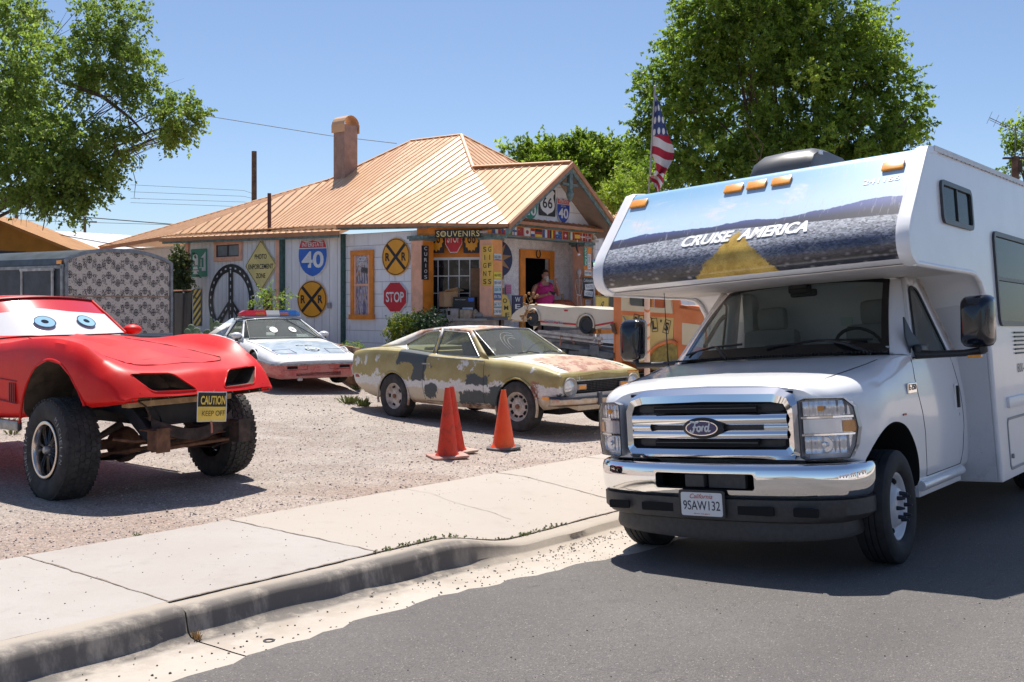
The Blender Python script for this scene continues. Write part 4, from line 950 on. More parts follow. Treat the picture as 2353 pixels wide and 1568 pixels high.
def grimy():
 t=Mt('grimy_white_panel',rough=.45);x,y,z=t.xyz();n=t.noise(50,3,.7);m=t.noise(8,5,.7)
 c=t.mix(n.gt(.68)*.55*z.sm(1.6,.3),(.66,.66,.67),(.26,.26,.27));c=t.mix(m.sm(.5,.75)*z.sm(1.1,.3)*.5,c,(.40,.38,.36));t.color(c);return t.m
GRIME=grimy()
CHROME=Mt('chrome',(.86,.86,.87),.045,1.).m
BPLAS=simple('black_plastic',(.028,.028,.03),.42,var=.15,sc=20)
DPLAS=simple('dark_grey_plastic',(.055,.052,.052),.55,var=.15,sc=30,bump=.0006,bs=700)
BLACKH=simple('black_void',(.006,.006,.007),.9,var=0)
RUBBER=simple('tyre_rubber',(.022,.022,.024),.75,var=.3,sc=14,bump=.001,bs=120)
WS=glass('windscreen_glass',(.62,.68,.66),1.0)
TINT=glass('tinted_glass',(.05,.055,.05),1.15)
INTGREY=simple('interior_grey',(.30,.30,.29),.8);INTDK=simple('interior_dark',(.035,.035,.035),.85)
AMBER=simple('amber_lens',(.90,.33,.02),.3,var=.1,sc=30,coat=.5)
def rbuild(mb,name,mat,par=None,**k):return mb.build(name,mat,par or RV,**k)
def loft(stations,nx,ns,sharp=()):
 """stations: (x, [(y,z)...] for the near half from bottom to centre top) -> rows of closed sections"""
 S=[np.array([[x,y,z]for y,z in sec],float)for x,sec in stations]
 A=catmull(S,nx);rows=[]
 for sec in A:
  c=catmull(list(sec),ns);c=[p for p in c];L_=[(p[0],max(0,p[1]),p[2])for p in c];L_[-1]=(L_[-1][0],0,L_[-1][2])
  R_=[(x,-y,z)for x,y,z in L_[:-1]][::-1];rows.append(L_+R_)
 return rows
def close_loft(mb,rows,m=0):
 mb.grid(rows,m);n=len(rows[0])
 for row,f in((rows[0],False),(rows[-1],True)):
  h=n//2;k=len(mb.v);mb.v+=[tuple(p)for p in row]
  for i in range(h):
   q=(k+i,k+i+1,k+n-2-i,k+n-1-i)
   if len(set(q))==4:mb.f.append(q);mb.m.append(m)
   else:mb.f.append(tuple(dict.fromkeys(q)));mb.m.append(m)
 k=len(mb.v);mb.v+=[tuple(r[0])for r in rows]+[tuple(r[-1])for r in rows];N=len(rows)
 for i in range(N-1):mb.f.append((k+i,k+i+1,k+N+i+1,k+N+i));mb.m.append(m)
HW=1.22
def nose_profile():
 P=[(-7.0,2.92),(-.46,2.80)]
 top=[(-.46+.0,2.80),(-.41,2.79),(-.375,2.755)]
 front=[(.075,2.27),(.135,2.18),(.15,2.09),(.115,2.015),(.03,1.977)]
 return top+front
NP=nose_profile()
prof=[(-7,2.95)]+[(-.60,2.815)]+[tuple(p[:2])for p in catmull([(x,z)for x,z in NP[:3]],2)]+[tuple(p[:2])for p in catmull([(x,z)for x,z in NP[3:]],3)]+[(-1.30,1.975)]+[tuple(p[:2])for p in catmull([(-1.42,1.97),(-1.56,1.93),(-1.66,1.83),(-1.70,1.68)],3)]+[(-1.76,.33),(-7,.33)]
def inset(x,z):return 0
mb=MB();mb.prism([(x,-HW,z)for x,z in prof],(0,2*HW,0))
coach=rbuild(mb,'coach_body',FIBRE,smooth=40)
nf=[tuple(p[:2])for p in catmull([(x,z)for x,z in NP[:3]],2)]+[tuple(p[:2])for p in catmull([(x,z)for x,z in NP[3:]],3)]
nf=nf[1:]
def mural():
 t=Mt('printed_road_mural',rough=.28,coat=.3);x,y,z=t.xyz()
 v=(z-1.98)/.82
 hor=.50+t.noise(2.5,2,sc=(0,1,0))*0
 cl=t.noise(2.0,6,.62,.4,sc=(1,.9,2.6),off=(3.1,0,0));mask=cl.sm(.52,.66)*y.sm(.75,.25)*v.sm(.50,.60)*v.sm(.92,.78)
 skyc=t.mix(v.sm(.55,1.0),(.58,.74,.84),(.24,.48,.72));skyc=t.mix(mask*.9,skyc,(.78,.76,.78))
 hill=.505+(t.noise(1.8,5,.6,sc=(0,1,0),off=(0,4.3,0))-.45)*.16+(y-.1).mx(0.)*.045
 ds=(-1.25-y).ab()*0+(y*-.03)
 road=.455-((y+.1).ab())*.05
 hillc=t.mix(v.sm(.44,.56),(.05,.05,.07),(.09,.12,.34))
 vo=t.voro(1,'F1',0,sc=(30,30,50));sc_=t.voro(16,'F1',1,sc=(1,1,1.8));sp=t.nt.nodes.new("ShaderNodeSeparateColor");t.nt.links.new(sc_.o,sp.inputs[0]);r=Ex(t.nt,sp.outputs[0])
 v2=t.voro(55,'F1',1,sc=(1,1,2));sp2=t.nt.nodes.new("ShaderNodeSeparateColor");t.nt.links.new(v2 .o,sp2 .inputs[0]);r2=Ex(t.nt,sp2 .outputs[0])
 d1=t.voro(16,'F1',0,sc=(1,1,1.8));grain=t.noise(120,2,.6)
 near=v.sm(.22,.06);base_=t.mix(v.sm(.05,.42),(.12,.12,.15),(.34,.35,.38));base_=t.mix(v.box(.10,.24,.05)*t.noise(2,3).sm(.35,.6)*.75,base_,(.018,.028,.075))
 g1=t.hsv(base_,r2*1.3+grain*.6+.15);g2=t.hsv(t.mix(r,(.10,.085,.10),(.46,.41,.41)),(1.15-d1*2.6).mx(.12));gr=t.mix(near,g1,g2)
 cy=y+.02-(v*.0);wdt=(.43-v)*.78+.02;rag=(t.noise(18,4,.7)-.5)*.13
 ym=(wdt+rag-cy.ab()).sm(0,.03)*v.sm(.435,.41)
 yc=t.mix(t.noise(7,4,.7).sm(.35,.65),(.45,.27,.03),(.66,.43,.08));yc=t.hsv(yc,grain*.8+.55)
 gr=t.mix(ym,gr,yc)
 c=t.mix((v-hill).sm(-.004,.004),hillc,skyc);c=t.mix((v-road).sm(.004,-.004),c,gr)
 st_=t.noise(26,3,.7,sc=(.3,1,.12));c=t.mix(st_.sm(.56,.70)*.35*v.sm(.3,.5),c,(.55,.55,.56))
 t.color(c);return t.m
MUR=mural()
mb=MB();ys=fr(-HW+.07,HW-.07,12)
mb.grid([[(x+.004,y,z+.002)for y in ys]for x,z in nf[:-2]]);mur=rbuild(mb,'mural_panel',MUR,smooth=50,recalc=False)
def nrm(P,i):
 a,b=P[max(0,i-1)],P[min(len(P)-1,i+1)];dx,dz=b[0]-a[0],b[1]-a[1];l=math.hypot(dx,dz);return-dz/l*-1,dx/l*-1
full=[(-.62,2.817)]+nf+[(-.3,1.972),(-1.0,1.972),(-1.36,1.972)]+prof[-2-11:-2]
for sy in(1,-1):
 P=[(-.62,2.817)]+nf+[(-.0,1.972)]
 rows=[]
 for i,(x,z)in enumerate(P):
  a,b=P[max(0,i-1)],P[min(len(P)-1,i+1)];dx,dz=b[0]-a[0],b[1]-a[1];l=math.hypot(dx,dz);nx_,nz_=dz/l*-1,dx/l
  if nx_+nz_*.2<0 and z>2.0:nx_,nz_=-nx_,-nz_
  if z>2.6 and nz_<0:nx_,nz_=-nx_,-nz_
  rows.append([(x-nx_*.02,sy*(HW-.085),z-nz_*.02),(x+nx_*.012,sy*(HW-.08),z+nz_*.012),(x+nx_*.022,sy*(HW-.05),z+nz_*.022),(x+nx_*.014,sy*(HW+.008),z+nz_*.014),(x-nx_*.035,sy*(HW+.010),z-nz_*.035),(x-nx_*.04,sy*(HW-.02),z-nz_*.04)])
 mb=MB();mb.grid(rows,cv=True)
 Q=[(.02,1.97),(-.6,1.965),(-1.30,1.965),(-1.44,1.955),(-1.57,1.91),(-1.665,1.81),(-1.705,1.66),(-1.765,.35)]
 for i in range(len(Q)-1):
  (x0,a_),(x1,b_)=Q[i],Q[i+1];mb.tube([(x0,sy*(HW-.012),a_),(x1,sy*(HW-.012),b_)],.022,8)
 rbuild(mb,'edge_moulding',FIBRE,smooth=50)
mb=MB()
for i in range(50):mb.ball((-.75-i*.12,HW+.012,2.785+.0198*(.29+i*.12)),.006,4)
rv_=MB();rv_.prism([(-.55,HW+.002,2.79),(-7,HW+.002,2.918),(-7,HW+.002,2.958),(-.55,HW+.002,2.83)],(0,.012,0));
rr_=rbuild(rv_,'roof_rail',simple('rail_offwhite',(.62,.60,.58),.4));mb.build('rivets',simple('rivet_grey',(.3,.3,.3),.5),rr_,smooth=60)
mb=MB()
for sy in(1,-1):
 mb=MB();mb.prism([(-1.70,sy*.60,1.9),(-1.70,sy*1.19,1.66),(-1.752,sy*1.19,.34),(-1.752,sy*.60,.34)],(.012,0,0));rbuild(mb,'bulkhead_panel',GRIME)
mb=MB();mb.prism([(-.02,-HW+.05,1.971),(-.02,HW-.05,1.971),(-1.34,HW-.05,1.971),(-1.34,-HW+.05,1.971)],(0,0,-.008));rbuild(mb,'nose_underside',simple('underside_offwhite',(.62,.58,.55),.5,var=.1))
def onnose(y,k):
 x0,z0_,x1,z1_=-.375,2.755,.075,2.27;return Vector((x0+(x1-x0)*k,y,z0_+(z1_-z0_)*k))
sl=math.atan2(2.755-2.27,.075+.375)
for y,k in((1.02,.17),(.19,.12),(-.01,.12),(-.20,.12),(-1.05,.12)):
 p_=onnose(y,k);mb=MB();mb.bbox((0,0,0),(.15,.085,.02),.006);l_=rbuild(mb,'marker_lamp',AMBER,M=frameM(p_+Vector((.012,0,.012)),(0,1,0),(-math.cos(sl),0,math.sin(sl))),smooth=40)
NM=lambda y,k,o=.0062:frameM(onnose(y,k)+Vector((math.sin(sl),0,math.cos(sl)))*o,(0,1,0),(-math.cos(sl),0,math.sin(sl)))
LETW=simple('lettering_white',(.80,.80,.80),.4,var=0)
text('241166','fleet_number',LETW,RV,.055,.25,M=NM(.96,.36),fat=.02)
text('CRUISE','lettering',LETW,RV,.112,.41,M=NM(-.265,.95),shear=.26,fat=.05,bold=.012)
text('AMERICA','lettering',LETW,RV,.112,.52,M=NM(.255,.95),shear=.26,fat=.05,bold=.012)
def rvwin(x0,x1,z0_,z1_,r,name,split,fwid=.035):
 for sy in(1,):
  mb=MB();o_=[(x,sy*(HW+.02),z)for x,z in rect(x1-x0,z1_-z0_,r,5,(x0+x1)/2,(z0_+z1_)/2)];i_=[(x,sy*(HW+.02),z)for x,z in rect(x1-x0-2*fwid,z1_-z0_-2*fwid,max(.01,r-fwid*.7),5,(x0+x1)/2,(z0_+z1_)/2)]
  ob=[(x,y-.02,z)for x,y,z in o_];ib=[(x,y-.016,z)for x,y,z in i_]
  mb.ring(o_,i_);mb.ring(ob,o_);mb.ring(i_,ib)
  if split=='v':mb.box(((x0+x1)/2,HW+.006,(z0_+z1_)/2),(.022,.018,z1_-z0_-.04))
  if split=='h':mb.box(((x0+x1)/2,HW+.008,z1_-(z1_-z0_)*.5),(x1-x0-.05,.022,.03))
  o=rbuild(mb,name,simple('window_frame_black',(.05,.055,.06),.4));mb=MB();mb.add(ib,[tuple(range(len(ib)))]);mb.build('pane',M_RVG,o)
M_RVG=Mt('mirror_dark_pane',(.012,.015,.012),.10,spec=.10).m
rvwin(-1.44,-.63,2.285,2.60,.06,'cabover_window','v');rvwin(-4.0,-2.03,1.555,2.335,.08,'coach_window','h',.04)
mb=MB();mb.bbox((-4.6,HW+.008,.93),(5.0,.03,.09),.015);rbuild(mb,'side_rub_rail',FIBRE,smooth=40)
o_=rect(1.4,.42,.05,4,-2.75,.60);i_=rect(1.36,.38,.04,4,-2.75,.60);mb=MB();mb.ring([(x,HW+.006,z)for x,z in o_],[(x,HW+.006,z)for x,z in i_]);mb.ring([(x,HW,z)for x,z in o_],[(x,HW+.006,z)for x,z in o_]);mb.bbox((-2.12,HW+.012,.50),(.03,.02,.04));rbuild(mb,'locker_door',simple('door_seal_grey',(.30,.30,.31),.5))
mb=MB()
for i in range(6):mb.box((-2.68,HW+.008,1.50-i*.035),(.34,.012,.014))
rbuild(mb,'side_vent',simple('vent_grey',(.07,.08,.08),.6))
text('800-327-7799','lettering',simple('decal_grey',(.12,.13,.15),.5),RV,.075,.8,M=frameM((-2.95,HW+.004,1.20),(-1,0,0),(0,0,1)))
rows_=[]
for x,h in((-.80,.0),(-.80,.10),(-.86,.19),(-.98,.245),(-1.2,.262),(-1.5,.25),(-1.62,.18),(-1.66,.0)):
 rows_.append([(x,y*.27-.02,2.81+h*k)for y,k in((-1,0),(-1,.5),(-.93,.82),(-.75,.96),(0,1),(.75,.98),(.95,.86),(1,.5),(1,0))])
mb=MB();mb.grid(rows_);ac=rbuild(mb,'roof_air_conditioner',simple('dark_grey_shroud',(.06,.063,.07),.42,var=.1),smooth=50)
mb=MB();mb.tube([(-.845,-.20,2.93),(-.865,-.05,2.945),(-.90,.06,2.975),(-.95,.16,3.03)],.006,6);mb.build('shroud_crease',BPLAS,ac)
mb=MB();mb.box((-.95,.258,3.0),(.07,.012,.03));mb.build('badge',S_ALU,ac)
def sec(zb,yb,zs,ys,zt,yt,zc,ymid=None,side=None):
 """bottom, side, shoulder, top"""
 yw=side or 1.0
 return[(yb,zb),(yw-.02,zb+.06),(yw,.75),(yw,.98),(yw-.015,1.10),(ys,zs),(yt,zt),(yt*.55,zt+(zc-zt)*.7),(0,zc)]
ST=[(.70,[(.72,.74),(.75,.76),(.765,.85),(.765,.98),(.76,1.07),(.74,1.135),(.62,1.19),(.38,1.215),(0,1.225)]),(.64,[(.80,.74),(.84,.76),(.86,.85),(.86,.98),(.855,1.09),(.82,1.165),(.68,1.22),(.40,1.245),(0,1.255)]),(.50,[(.90,.72),(.935,.74),(.95,.85),(.95,1.0),(.94,1.13),(.89,1.205),(.75,1.25),(.43,1.275),(0,1.285)]),(.25,[(.96,.60),(.985,.62),(1.0,.80),(1.0,1.0),(.985,1.15),(.94,1.235),(.80,1.285),(.44,1.31),(0,1.32)]),(-.05,[(.95,.50),(.985,.54),(1.0,.75),(1.0,1.0),(.985,1.17),(.945,1.27),(.84,1.325),(.46,1.355),(0,1.365)]),(-.35,[(.93,.44),(.985,.50),(1.0,.75),(1.0,1.0),(.985,1.19),(.955,1.32),(.90,1.365),(.5,1.385),(0,1.39)]),(-.8,[(.93,.42),(.985,.48),(1.005,.75),(1.0,1.0),(.985,1.19),(.965,1.33),(.92,1.37),(.5,1.375),(0,1.375)]),(-1.30,[(.93,.42),(.985,.48),(1.005,.75),(1.0,1.0),(.985,1.19),(.965,1.33),(.92,1.37),(.5,1.375),(0,1.375)]),(-1.73,[(.93,.44),(.98,.50),(1.0,.75),(1.0,1.0),(.98,1.19),(.96,1.33),(.92,1.37),(.5,1.375),(0,1.375)])]
rows=loft(ST,5,3);mb=MB();close_loft(mb,rows);cab=rbuild(mb,'cab_body',[PAINT,BLACKH],smooth=35)
c=MB()
for sy in(1,-1):
 prof_=[(-.47,.2)]+[tuple(p_)for p_ in catmull([(-.47,.52),(-.44,.66),(-.36,.78),(-.22,.885),(-.02,.93),(.18,.915),(.33,.85),(.45,.74),(.50,.6)],4)]+[(.52,.2)]
 c.prism([(x,sy*.55,z)for x,z in prof_],(0,sy*.6,0),0)
cut(cab,c,[BLACKH],35)
GAP=simple('shut_line',(.03,.03,.033),.8,var=0)
def body_y(x,z):
 best=None
 for r_ in rows:
  if best is None or abs(r_[0][0]-x)<abs(best[0][0]-x):best=r_
 pts=best[:len(best)//2+1];b=min(pts,key=lambda p:abs(p[2]-z)+(0 if p[1]>.6 else 5));
 for a,b2 in zip(pts,pts[1:]):
  if(a[2]-z)*(b2[2]-z)<=0 and a[1]>.5:t=(z-a[2])/((b2[2]-a[2])or 1);return a[1]+(b2[1]-a[1])*t
 return b[1]
def sideline(mb,pts,sy=1,wd=.007,off=.0025):
 P=[]
 for(x0,a_),(x1,b_)in zip(pts,pts[1:]):
  for k in range(4):P.append((x0+(x1-x0)*k/4,a_+(b_-a_)*k/4))
 P.append(pts[-1]);mb.tube([(x,sy*(body_y(x,z)+off-.003),z)for x,z in P],wd/2,5)
for sy in(1,-1):
 mb=MB();sideline(mb,[(-.56,1.34),(-.53,1.2),(-.55,1.08),(-.60,.95),(-.62,.8),(-.615,.70),(-.63,.5)],sy)
 sideline(mb,[(-1.52,1.33),(-1.60,1.1),(-1.62,.9),(-1.62,.78),(-1.59,.7),(-1.57,.6),(-1.5,.5)],sy);sideline(mb,[(-.63,.5),(-1.5,.5)],sy)
 rbuild(mb,'door_gap',GAP)
def hood_z(x,y):
 best=min(rows,key=lambda r_:abs(r_[0][0]-x));pts=best[:len(best)//2+1]
 for a,b2 in zip(pts[::-1],pts[::-1][1:]):
  if a[1]<=y<=b2[1]:t=(y-a[1])/((b2[1]-a[1])or 1);return a[2]+(b2[2]-a[2])*t
 return pts[-1][2]
for sy in(1,-1):
 mb=MB();mb.tube([(x,sy*y,hood_z(x,y)+.001)for x,y in((.52,.745),(.45,.765),(.25,.80),(.0,.83),(-.18,.85))],.0045,5);rbuild(mb,'hood_gap',GAP)
for sy in(1,-1):
 mb=MB();mb.tube([(-.48,sy*.985,.445),(-1.5,sy*.985,.45)],.038,10);mb.box((-1.0,sy*.96,.40),(1.05,.03,.06));rbuild(mb,'sill',PAINT,smooth=50)
for sy in(1,-1):
 mb=MB();mb.bbox((-1.47,sy*1.002,1.02),(.055,.012,.20),.01);dh=rbuild(mb,'door_handle',FIBRE);mb=MB();mb.bbox((-1.475,sy*1.018,1.02),(.02,.018,.17),.006);mb.bbox((-1.462,sy*1.009,1.02),(.02,.004,.17),.001);mb.build('grip',BPLAS,dh)
mb=MB();mb.bbox((-.40,1.001,1.135),(.185,.012,.075),.006);bd=rbuild(mb,'model_badge',CHROME)
text('E-350','lettering',S_NAVY,bd,.042,.155,M=frameM((-.40,1.0085,1.143),(-1,0,0),(0,0,1)),bold=.03)
mb=MB();mb.bbox((-.20,1.002,.965),(.07,.01,.014),.003);rbuild(mb,'side_marker',simple('red_reflector',(.35,.05,.02),.3))
mb=MB();mb.lathe([(0,.004),(.014,.004),(.018,0)],(-1.52,1.0,.88),(0,1,0),n=14);rbuild(mb,'door_lock',CHROME)
wb=[(-.50,.865,1.375),(-.30,.55,1.392),(-.235,0,1.398),(-.30,-.55,1.392),(-.50,-.865,1.375)]
wt=[(-1.13,.70,1.955),(-1.06,.4,1.985),(-1.03,0,1.995),(-1.06,-.4,1.985),(-1.13,-.70,1.955)]
def surf(u,v,ex=0):
 b_=catmull(wb,8);t_=catmull(wt,8);i=min(31,max(0,int(u*32)));f=u*32-i;B=np.array(b_[i])*(1-f)+np.array(b_[i+1])*f;T_=np.array(t_[i])*(1-f)+np.array(t_[i+1])*f
 P=B+(T_-B)*v;bul=.035*math.sin(math.pi*min(1,max(0,v)));return(P[0]+bul*.6+ex*.6,P[1],P[2]+bul*.7+ex*.7)
mb=MB();mb.grid([[surf(u,v,.006)for u in fr(.045,.955,24)]for v in fr(.06,.955,8)]);ws=rbuild(mb,'windscreen',WS,smooth=60,recalc=False)
def rloop(u0,u1,v0,v1,n=10,ex=0):
 L_=[(u0+(u1-u0)*i/n,v0)for i in range(n)]+[(u1,v0+(v1-v0)*i/n)for i in range(n)]+[(u1-(u1-u0)*i/n,v1)for i in range(n)]+[(u0,v1-(v1-v0)*i/n)for i in range(n)]
 return[surf(u,v,ex)for u,v in L_]
mb=MB();mb.ring(rloop(.022,.978,.0,.985,16,.010),rloop(.06,.94,.11,.92,16,.010));mb.ring(rloop(.022,.978,.0,.985,16,-.01),rloop(.022,.978,.0,.985,16,.010));mb.build('black_border',simple('frit_black',(.012,.012,.013),.12,var=0),ws,recalc=False)
for sy in(1,-1):
 mb=MB()
 k=0 if sy>0 else 1
 U=lambda v,uu=.03:surf(uu if sy>0 else 1-uu,v,0)
 s0_,s1_=(-.60,sy*.955,1.36),(-1.16,sy*.775,1.935)
 lb,lt=U(-.04,.022),U(1.0,.022)
 rowsA=[]
 for v in fr(0,1,8):
  a_=Vector(U(v,.026));b_=Vector(s0_).lerp(Vector(s1_),v);m_=(a_+b_)/2+Vector((.012,sy*.018,.006));rowsA.append([tuple(a_),tuple(m_),tuple(b_),tuple(b_+Vector((-.02,-sy*.04,-.01)))])
 mb.grid(rowsA);rbuild(mb,'windscreen_pillar',PAINT,smooth=50)
sideW={}
for sy in(1,-1):
 f_=lambda x,z:(x,sy*(.965-(z-1.36)*.31),z)
 outer=[f_(-.56,1.35),f_(-1.14,1.965),f_(-1.47,1.985),f_(-1.66,1.35)];inner=[f_(-.66,1.345),f_(-1.13,1.885),f_(-1.30,1.885),f_(-1.44,1.345)]
 mb=MB();inn=panel(mb,outer,inner,.09);dr=rbuild(mb,'door_frame',PAINT,smooth=30,solid=.03)
 mb=MB();mb.add([(x,y-sy*.008,z)for x,y,z in inn],[tuple(range(len(inn)))]);mb.build('window_glass',WS,dr,recalc=False)
 mb=MB();mb.tube([Vector(p)+Vector((0,sy*.002,0))for p in inn+inn[:1]],.011,5);mb.build('window_seal',BPLAS,dr)
 mb=MB();mb.tube([f_(-1.66,1.36),f_(-1.47,2.0),f_(-1.14,1.975)],.009,5);mb.build('drip_rail',simple('rust_streaked_rail',(.45,.36,.30),.6,var=.4,sc=12),dr)
rowsR=[]
for x,zc,y1,z1_ in((-1.02,1.995,.70,1.955),(-1.15,2.02,.74,1.975),(-1.4,2.04,.76,1.995),(-1.74,2.045,.76,2.0)):
 e=-.09 if x>-1.1 else 0
 rowsR.append([(x+e,sy_*y1,z1_-(0 if abs(sy_)<1 else.0))if abs(sy_)==1 else(x+e*sy_*sy_,sy_*y1,zc-(zc-z1_)*abs(sy_)**2.5)for sy_ in fr(-1,1,12)])
mb=MB();mb.grid(rowsR);rbuild(mb,'cab_roof',PAINT,smooth=60,solid=.02)
mb=MB();mb.grid([[(x+.085-.06*abs(y/.86)**2,y*1.0,hood_z(x+.03,min(.85,abs(y)))+.012)for x,y,z in catmull(wb,6)],[(x-.02,y,z+.006)for x,y,z in catmull(wb,6)]]);cw=rbuild(mb,'cowl_panel',BPLAS,smooth=60,recalc=False)
if sum(p.normal.z for p in cw.data.polygons)<0:cw.data.flip_normals()
mb=MB()
for i in range(70):
 y=-.83+i*1.66/69;x=-.245-.22*(abs(y)/.86)**2.2;mb.box((x+.035,y,hood_z(x+.03,min(.84,abs(y)))+.022),(.085,.008,.012))
mb.build('louvres',simple('louvre_black',(.012,.012,.012),.5,var=0),cw)
for a,b_,piv in(((.10,.10),(.52,.085),(.36,.02)),((.60,.10),(.97,.07),(.72,.02))):
 p0,p1=Vector(surf(a[0],a[1]+.03,.03)),Vector(surf(b_[0]*.97,b_[1],.03));pv=Vector(surf(piv[0]*.25+(.02 if piv[0]<.5 else.45),-.03,.03));mid=p0 .lerp(p1,.45)
 mb=MB();mb.tube([p0,p0 .lerp(p1,.5)+Vector((.01,0,.02)),p1],.010,6);w0=rbuild(mb,'wiper',BPLAS,smooth=60);mb=MB();mb.tube([pv,pv.lerp(mid,.5)+Vector((.03,0,.035)),mid+Vector((.01,0,.02))],[.018,.013,.008],6);mb.build('wiper_arm',BPLAS,w0,smooth=60)
mb=MB();mb.grid([[(x-.03,y*.95,z-.03)for x,y,z in catmull(wb,4)],[(-.75,y*.95,1.385)for x,y,z in catmull(wb,4)],[(-.86,y*.95,1.36)for x,y,z in catmull(wb,4)]]);rbuild(mb,'dashboard',INTGREY,smooth=50)
for y in(.45,-.45):
 mb=MB();mb.bbox((-1.36,y,1.38),(.16,.48,.50),.06,rot=Matrix.Rotation(rad(-12),3,'Y'));mb.bbox((-1.43,y,1.72),(.11,.26,.20),.05);rbuild(mb,'seat',INTGREY,smooth=50)
mb=MB();RO=Matrix.Rotation(rad(-62),3,'Y');pts=[Vector((-.98,.45,1.42))+RO@Vector((.19*math.cos(a),.19*math.sin(a),0))for a in[2*math.pi*k/24 for k in range(25)]];mb.tube(pts,.014,6);mb.bbox((-.96,.45,1.43),(.04,.14,.12),.02);rbuild(mb,'steering_wheel',INTDK,smooth=50)
for sy in(1,-1):mb=MB();mb.bbox((-1.55,sy*.70,1.66),(.16,.10,.60),.03);mb.bbox((-1.0,sy*.80,1.40),(1.0,.06,.08),.02);rbuild(mb,'inner_pillar',simple('trim_pale',(.52,.52,.50),.8)if sy>0 else bpy.data.materials['trim_pale'],smooth=50)
mb=MB();mb.box((-1.72,0,1.65),(.02,1.5,.75));rbuild(mb,'cabin_rear_void',INTDK)
mb=MB();mb.box((-1.70,.10,1.72),(.01,.10,.17));mb.box((-1.70,.10,1.875),(.01,.10,.07));rbuild(mb,'rear_window_glimpse',simple('glimpse_grey',(.6,.66,.62),.5))
mb=MB();mb.bbox((-1.05,0,1.90),(.05,.22,.06),.02);mb.bbox((-.98,0,1.93),(.12,.16,.07),.02);rbuild(mb,'rear_view_mirror',INTDK)
mb=MB();mb.tube([surf(.90,.28,-.08),surf(.925,.45,-.09),surf(.935,.62,-.08),surf(.915,.70,-.07)],.017,6);rbuild(mb,'grab_handle',simple('handle_beige',(.33,.31,.27),.7),smooth=50)
GX=.775
def slab(mb,pts,x0,x1,m=0):mb.prism([(x0,y,z)for y,z in pts],(x1-x0,0,0),m)
def rg(y0,y1,z0_,z1_,r):return[(y,z)for y,z in rect(y1-y0,z1_-z0_,r,4,(y0+y1)/2,(z0_+z1_)/2)]
mb=MB();mb.box((.66,0,.97),(.10,1.20,.42));rbuild(mb,'grille_void',BLACKH)
def xg(y):return GX-.05*(y/.64)**2
def bar(mb,zc,hh,y0,y1,n=20,bulge=.018,dx=0,taper=0):
 rows_=[]
 for i in range(n+1):
  y=y0+(y1-y0)*i/n;x=xg(y)+dx;h_=hh
  rows_.append([(x-.07,y,zc+h_),(x-.004,y,zc+h_),(x+bulge*.7,y,zc+h_*.6),(x+bulge,y,zc),(x+bulge*.7,y,zc-h_*.6),(x-.004,y,zc-h_),(x-.07,y,zc-h_)])
 mb.grid(rows_)
mb=MB()
ou=[(.625,.765),(.645,.80),(.645,1.08),(.60,1.165),(.50,1.205),(0,1.215)];
out=[(y,z)for y,z in ou]+[(-y,z)for y,z in ou[::-1][1:]]+[(-.60,.745),(.60,.745)]
inn=[(.575,.83),(.575,.845),(.575,1.05),(.55,1.10),(.47,1.115),(0,1.125)];inn=inn+[(-y,z)for y,z in inn[::-1][1:]]+[(-.55,.81),(.55,.81)]
def dens(P,k=4):
 o=[]
 for i in range(len(P)):
  a,b_=P[i],P[(i+1)%len(P)];o+=[(a[0]+(b_[0]-a[0])*j/k,a[1]+(b_[1]-a[1])*j/k)for j in range(k)]
 return o
O_,I_=dens(out,5),dens(inn,5)
mid=[((a[0]*.55+b_[0]*.45),(a[1]*.55+b_[1]*.45))for a,b_ in zip(O_,I_)]
def lift(P,dx):return[(xg(y)+dx-max(0,z-1.12)*.55,y,z)for y,z in P]
mb.ring(lift(O_,-.05),lift(O_,.0));mb.ring(lift(O_,.0),lift(mid,.032));mb.ring(lift(mid,.032),lift(I_,.012));mb.ring(lift(I_,.012),lift(I_,-.05))
gs=rbuild(mb,'grille_surround',CHROME,smooth=50,recalc=False)
for z_,hh in((1.005,.042),(.905,.036)):
 mb=MB();bar(mb,z_,hh,-.57,.57,24,.028);rbuild(mb,'grille_bar',CHROME,smooth=60)
mb=MB()
for sy in(1,-1):bar(mb,.955,.024,sy*.42,sy*.575,6,.018)
rbuild(mb,'grille_bar_end',CHROME,smooth=60)
mb=MB()
for z_ in(1.075,.85):bar(mb,z_,.027,-.56,.56,20,.0,-.03)
for z_ in(.955,):bar(mb,z_,.024,-.43,.43,20,.0,-.012)
rbuild(mb,'grille_insert',BPLAS,smooth=30)
mb=MB()
for z_ in(1.075,.85):
 mb.box((xg(0)-.008,0,z_),(.02,.76,.040));
rbuild(mb,'grille_slot',BLACKH)
mb=MB()
for z_ in(1.075,.85):
 for i in range(9):mb.box((xg(.3)+.006,-.36+i*.09,z_),(.012,.004,.038))
 mb.box((xg(.3)+.007,0,z_+.004),(.012,.75,.004))
rbuild(mb,'grille_mesh',simple('mesh_grey',(.11,.11,.11),.5))
mb=MB();mb.lathe([(0,.012),(.88,.012),(1.,0),(1.,-.02)],(0,0,0),(0,0,1),n=40);ov=rbuild(mb,'oval_surround',BPLAS,M=frameM((xg(0)+.028,0,.952),(0,1,0),(0,0,1))@Matrix.Diagonal((.148,.070,1,1)),smooth=40)
OM2=frameM((xg(0)+.042,0,.952),(0,1,0),(0,0,1))
mb=MB();mb.prism([(x,y,0)for x,y in circ(.118,40,ry=.050)],(0,0,.004));ob_=rbuild(mb,'oval_badge',CHROME,M=OM2);
mb=MB();mb.prism([(x,y,.004)for x,y in circ(.110,40,ry=.044)],(0,0,.002));mb.build('oval_field',simple('badge_blue',(.012,.02,.12),.2,var=0,coat=.5),ob_)
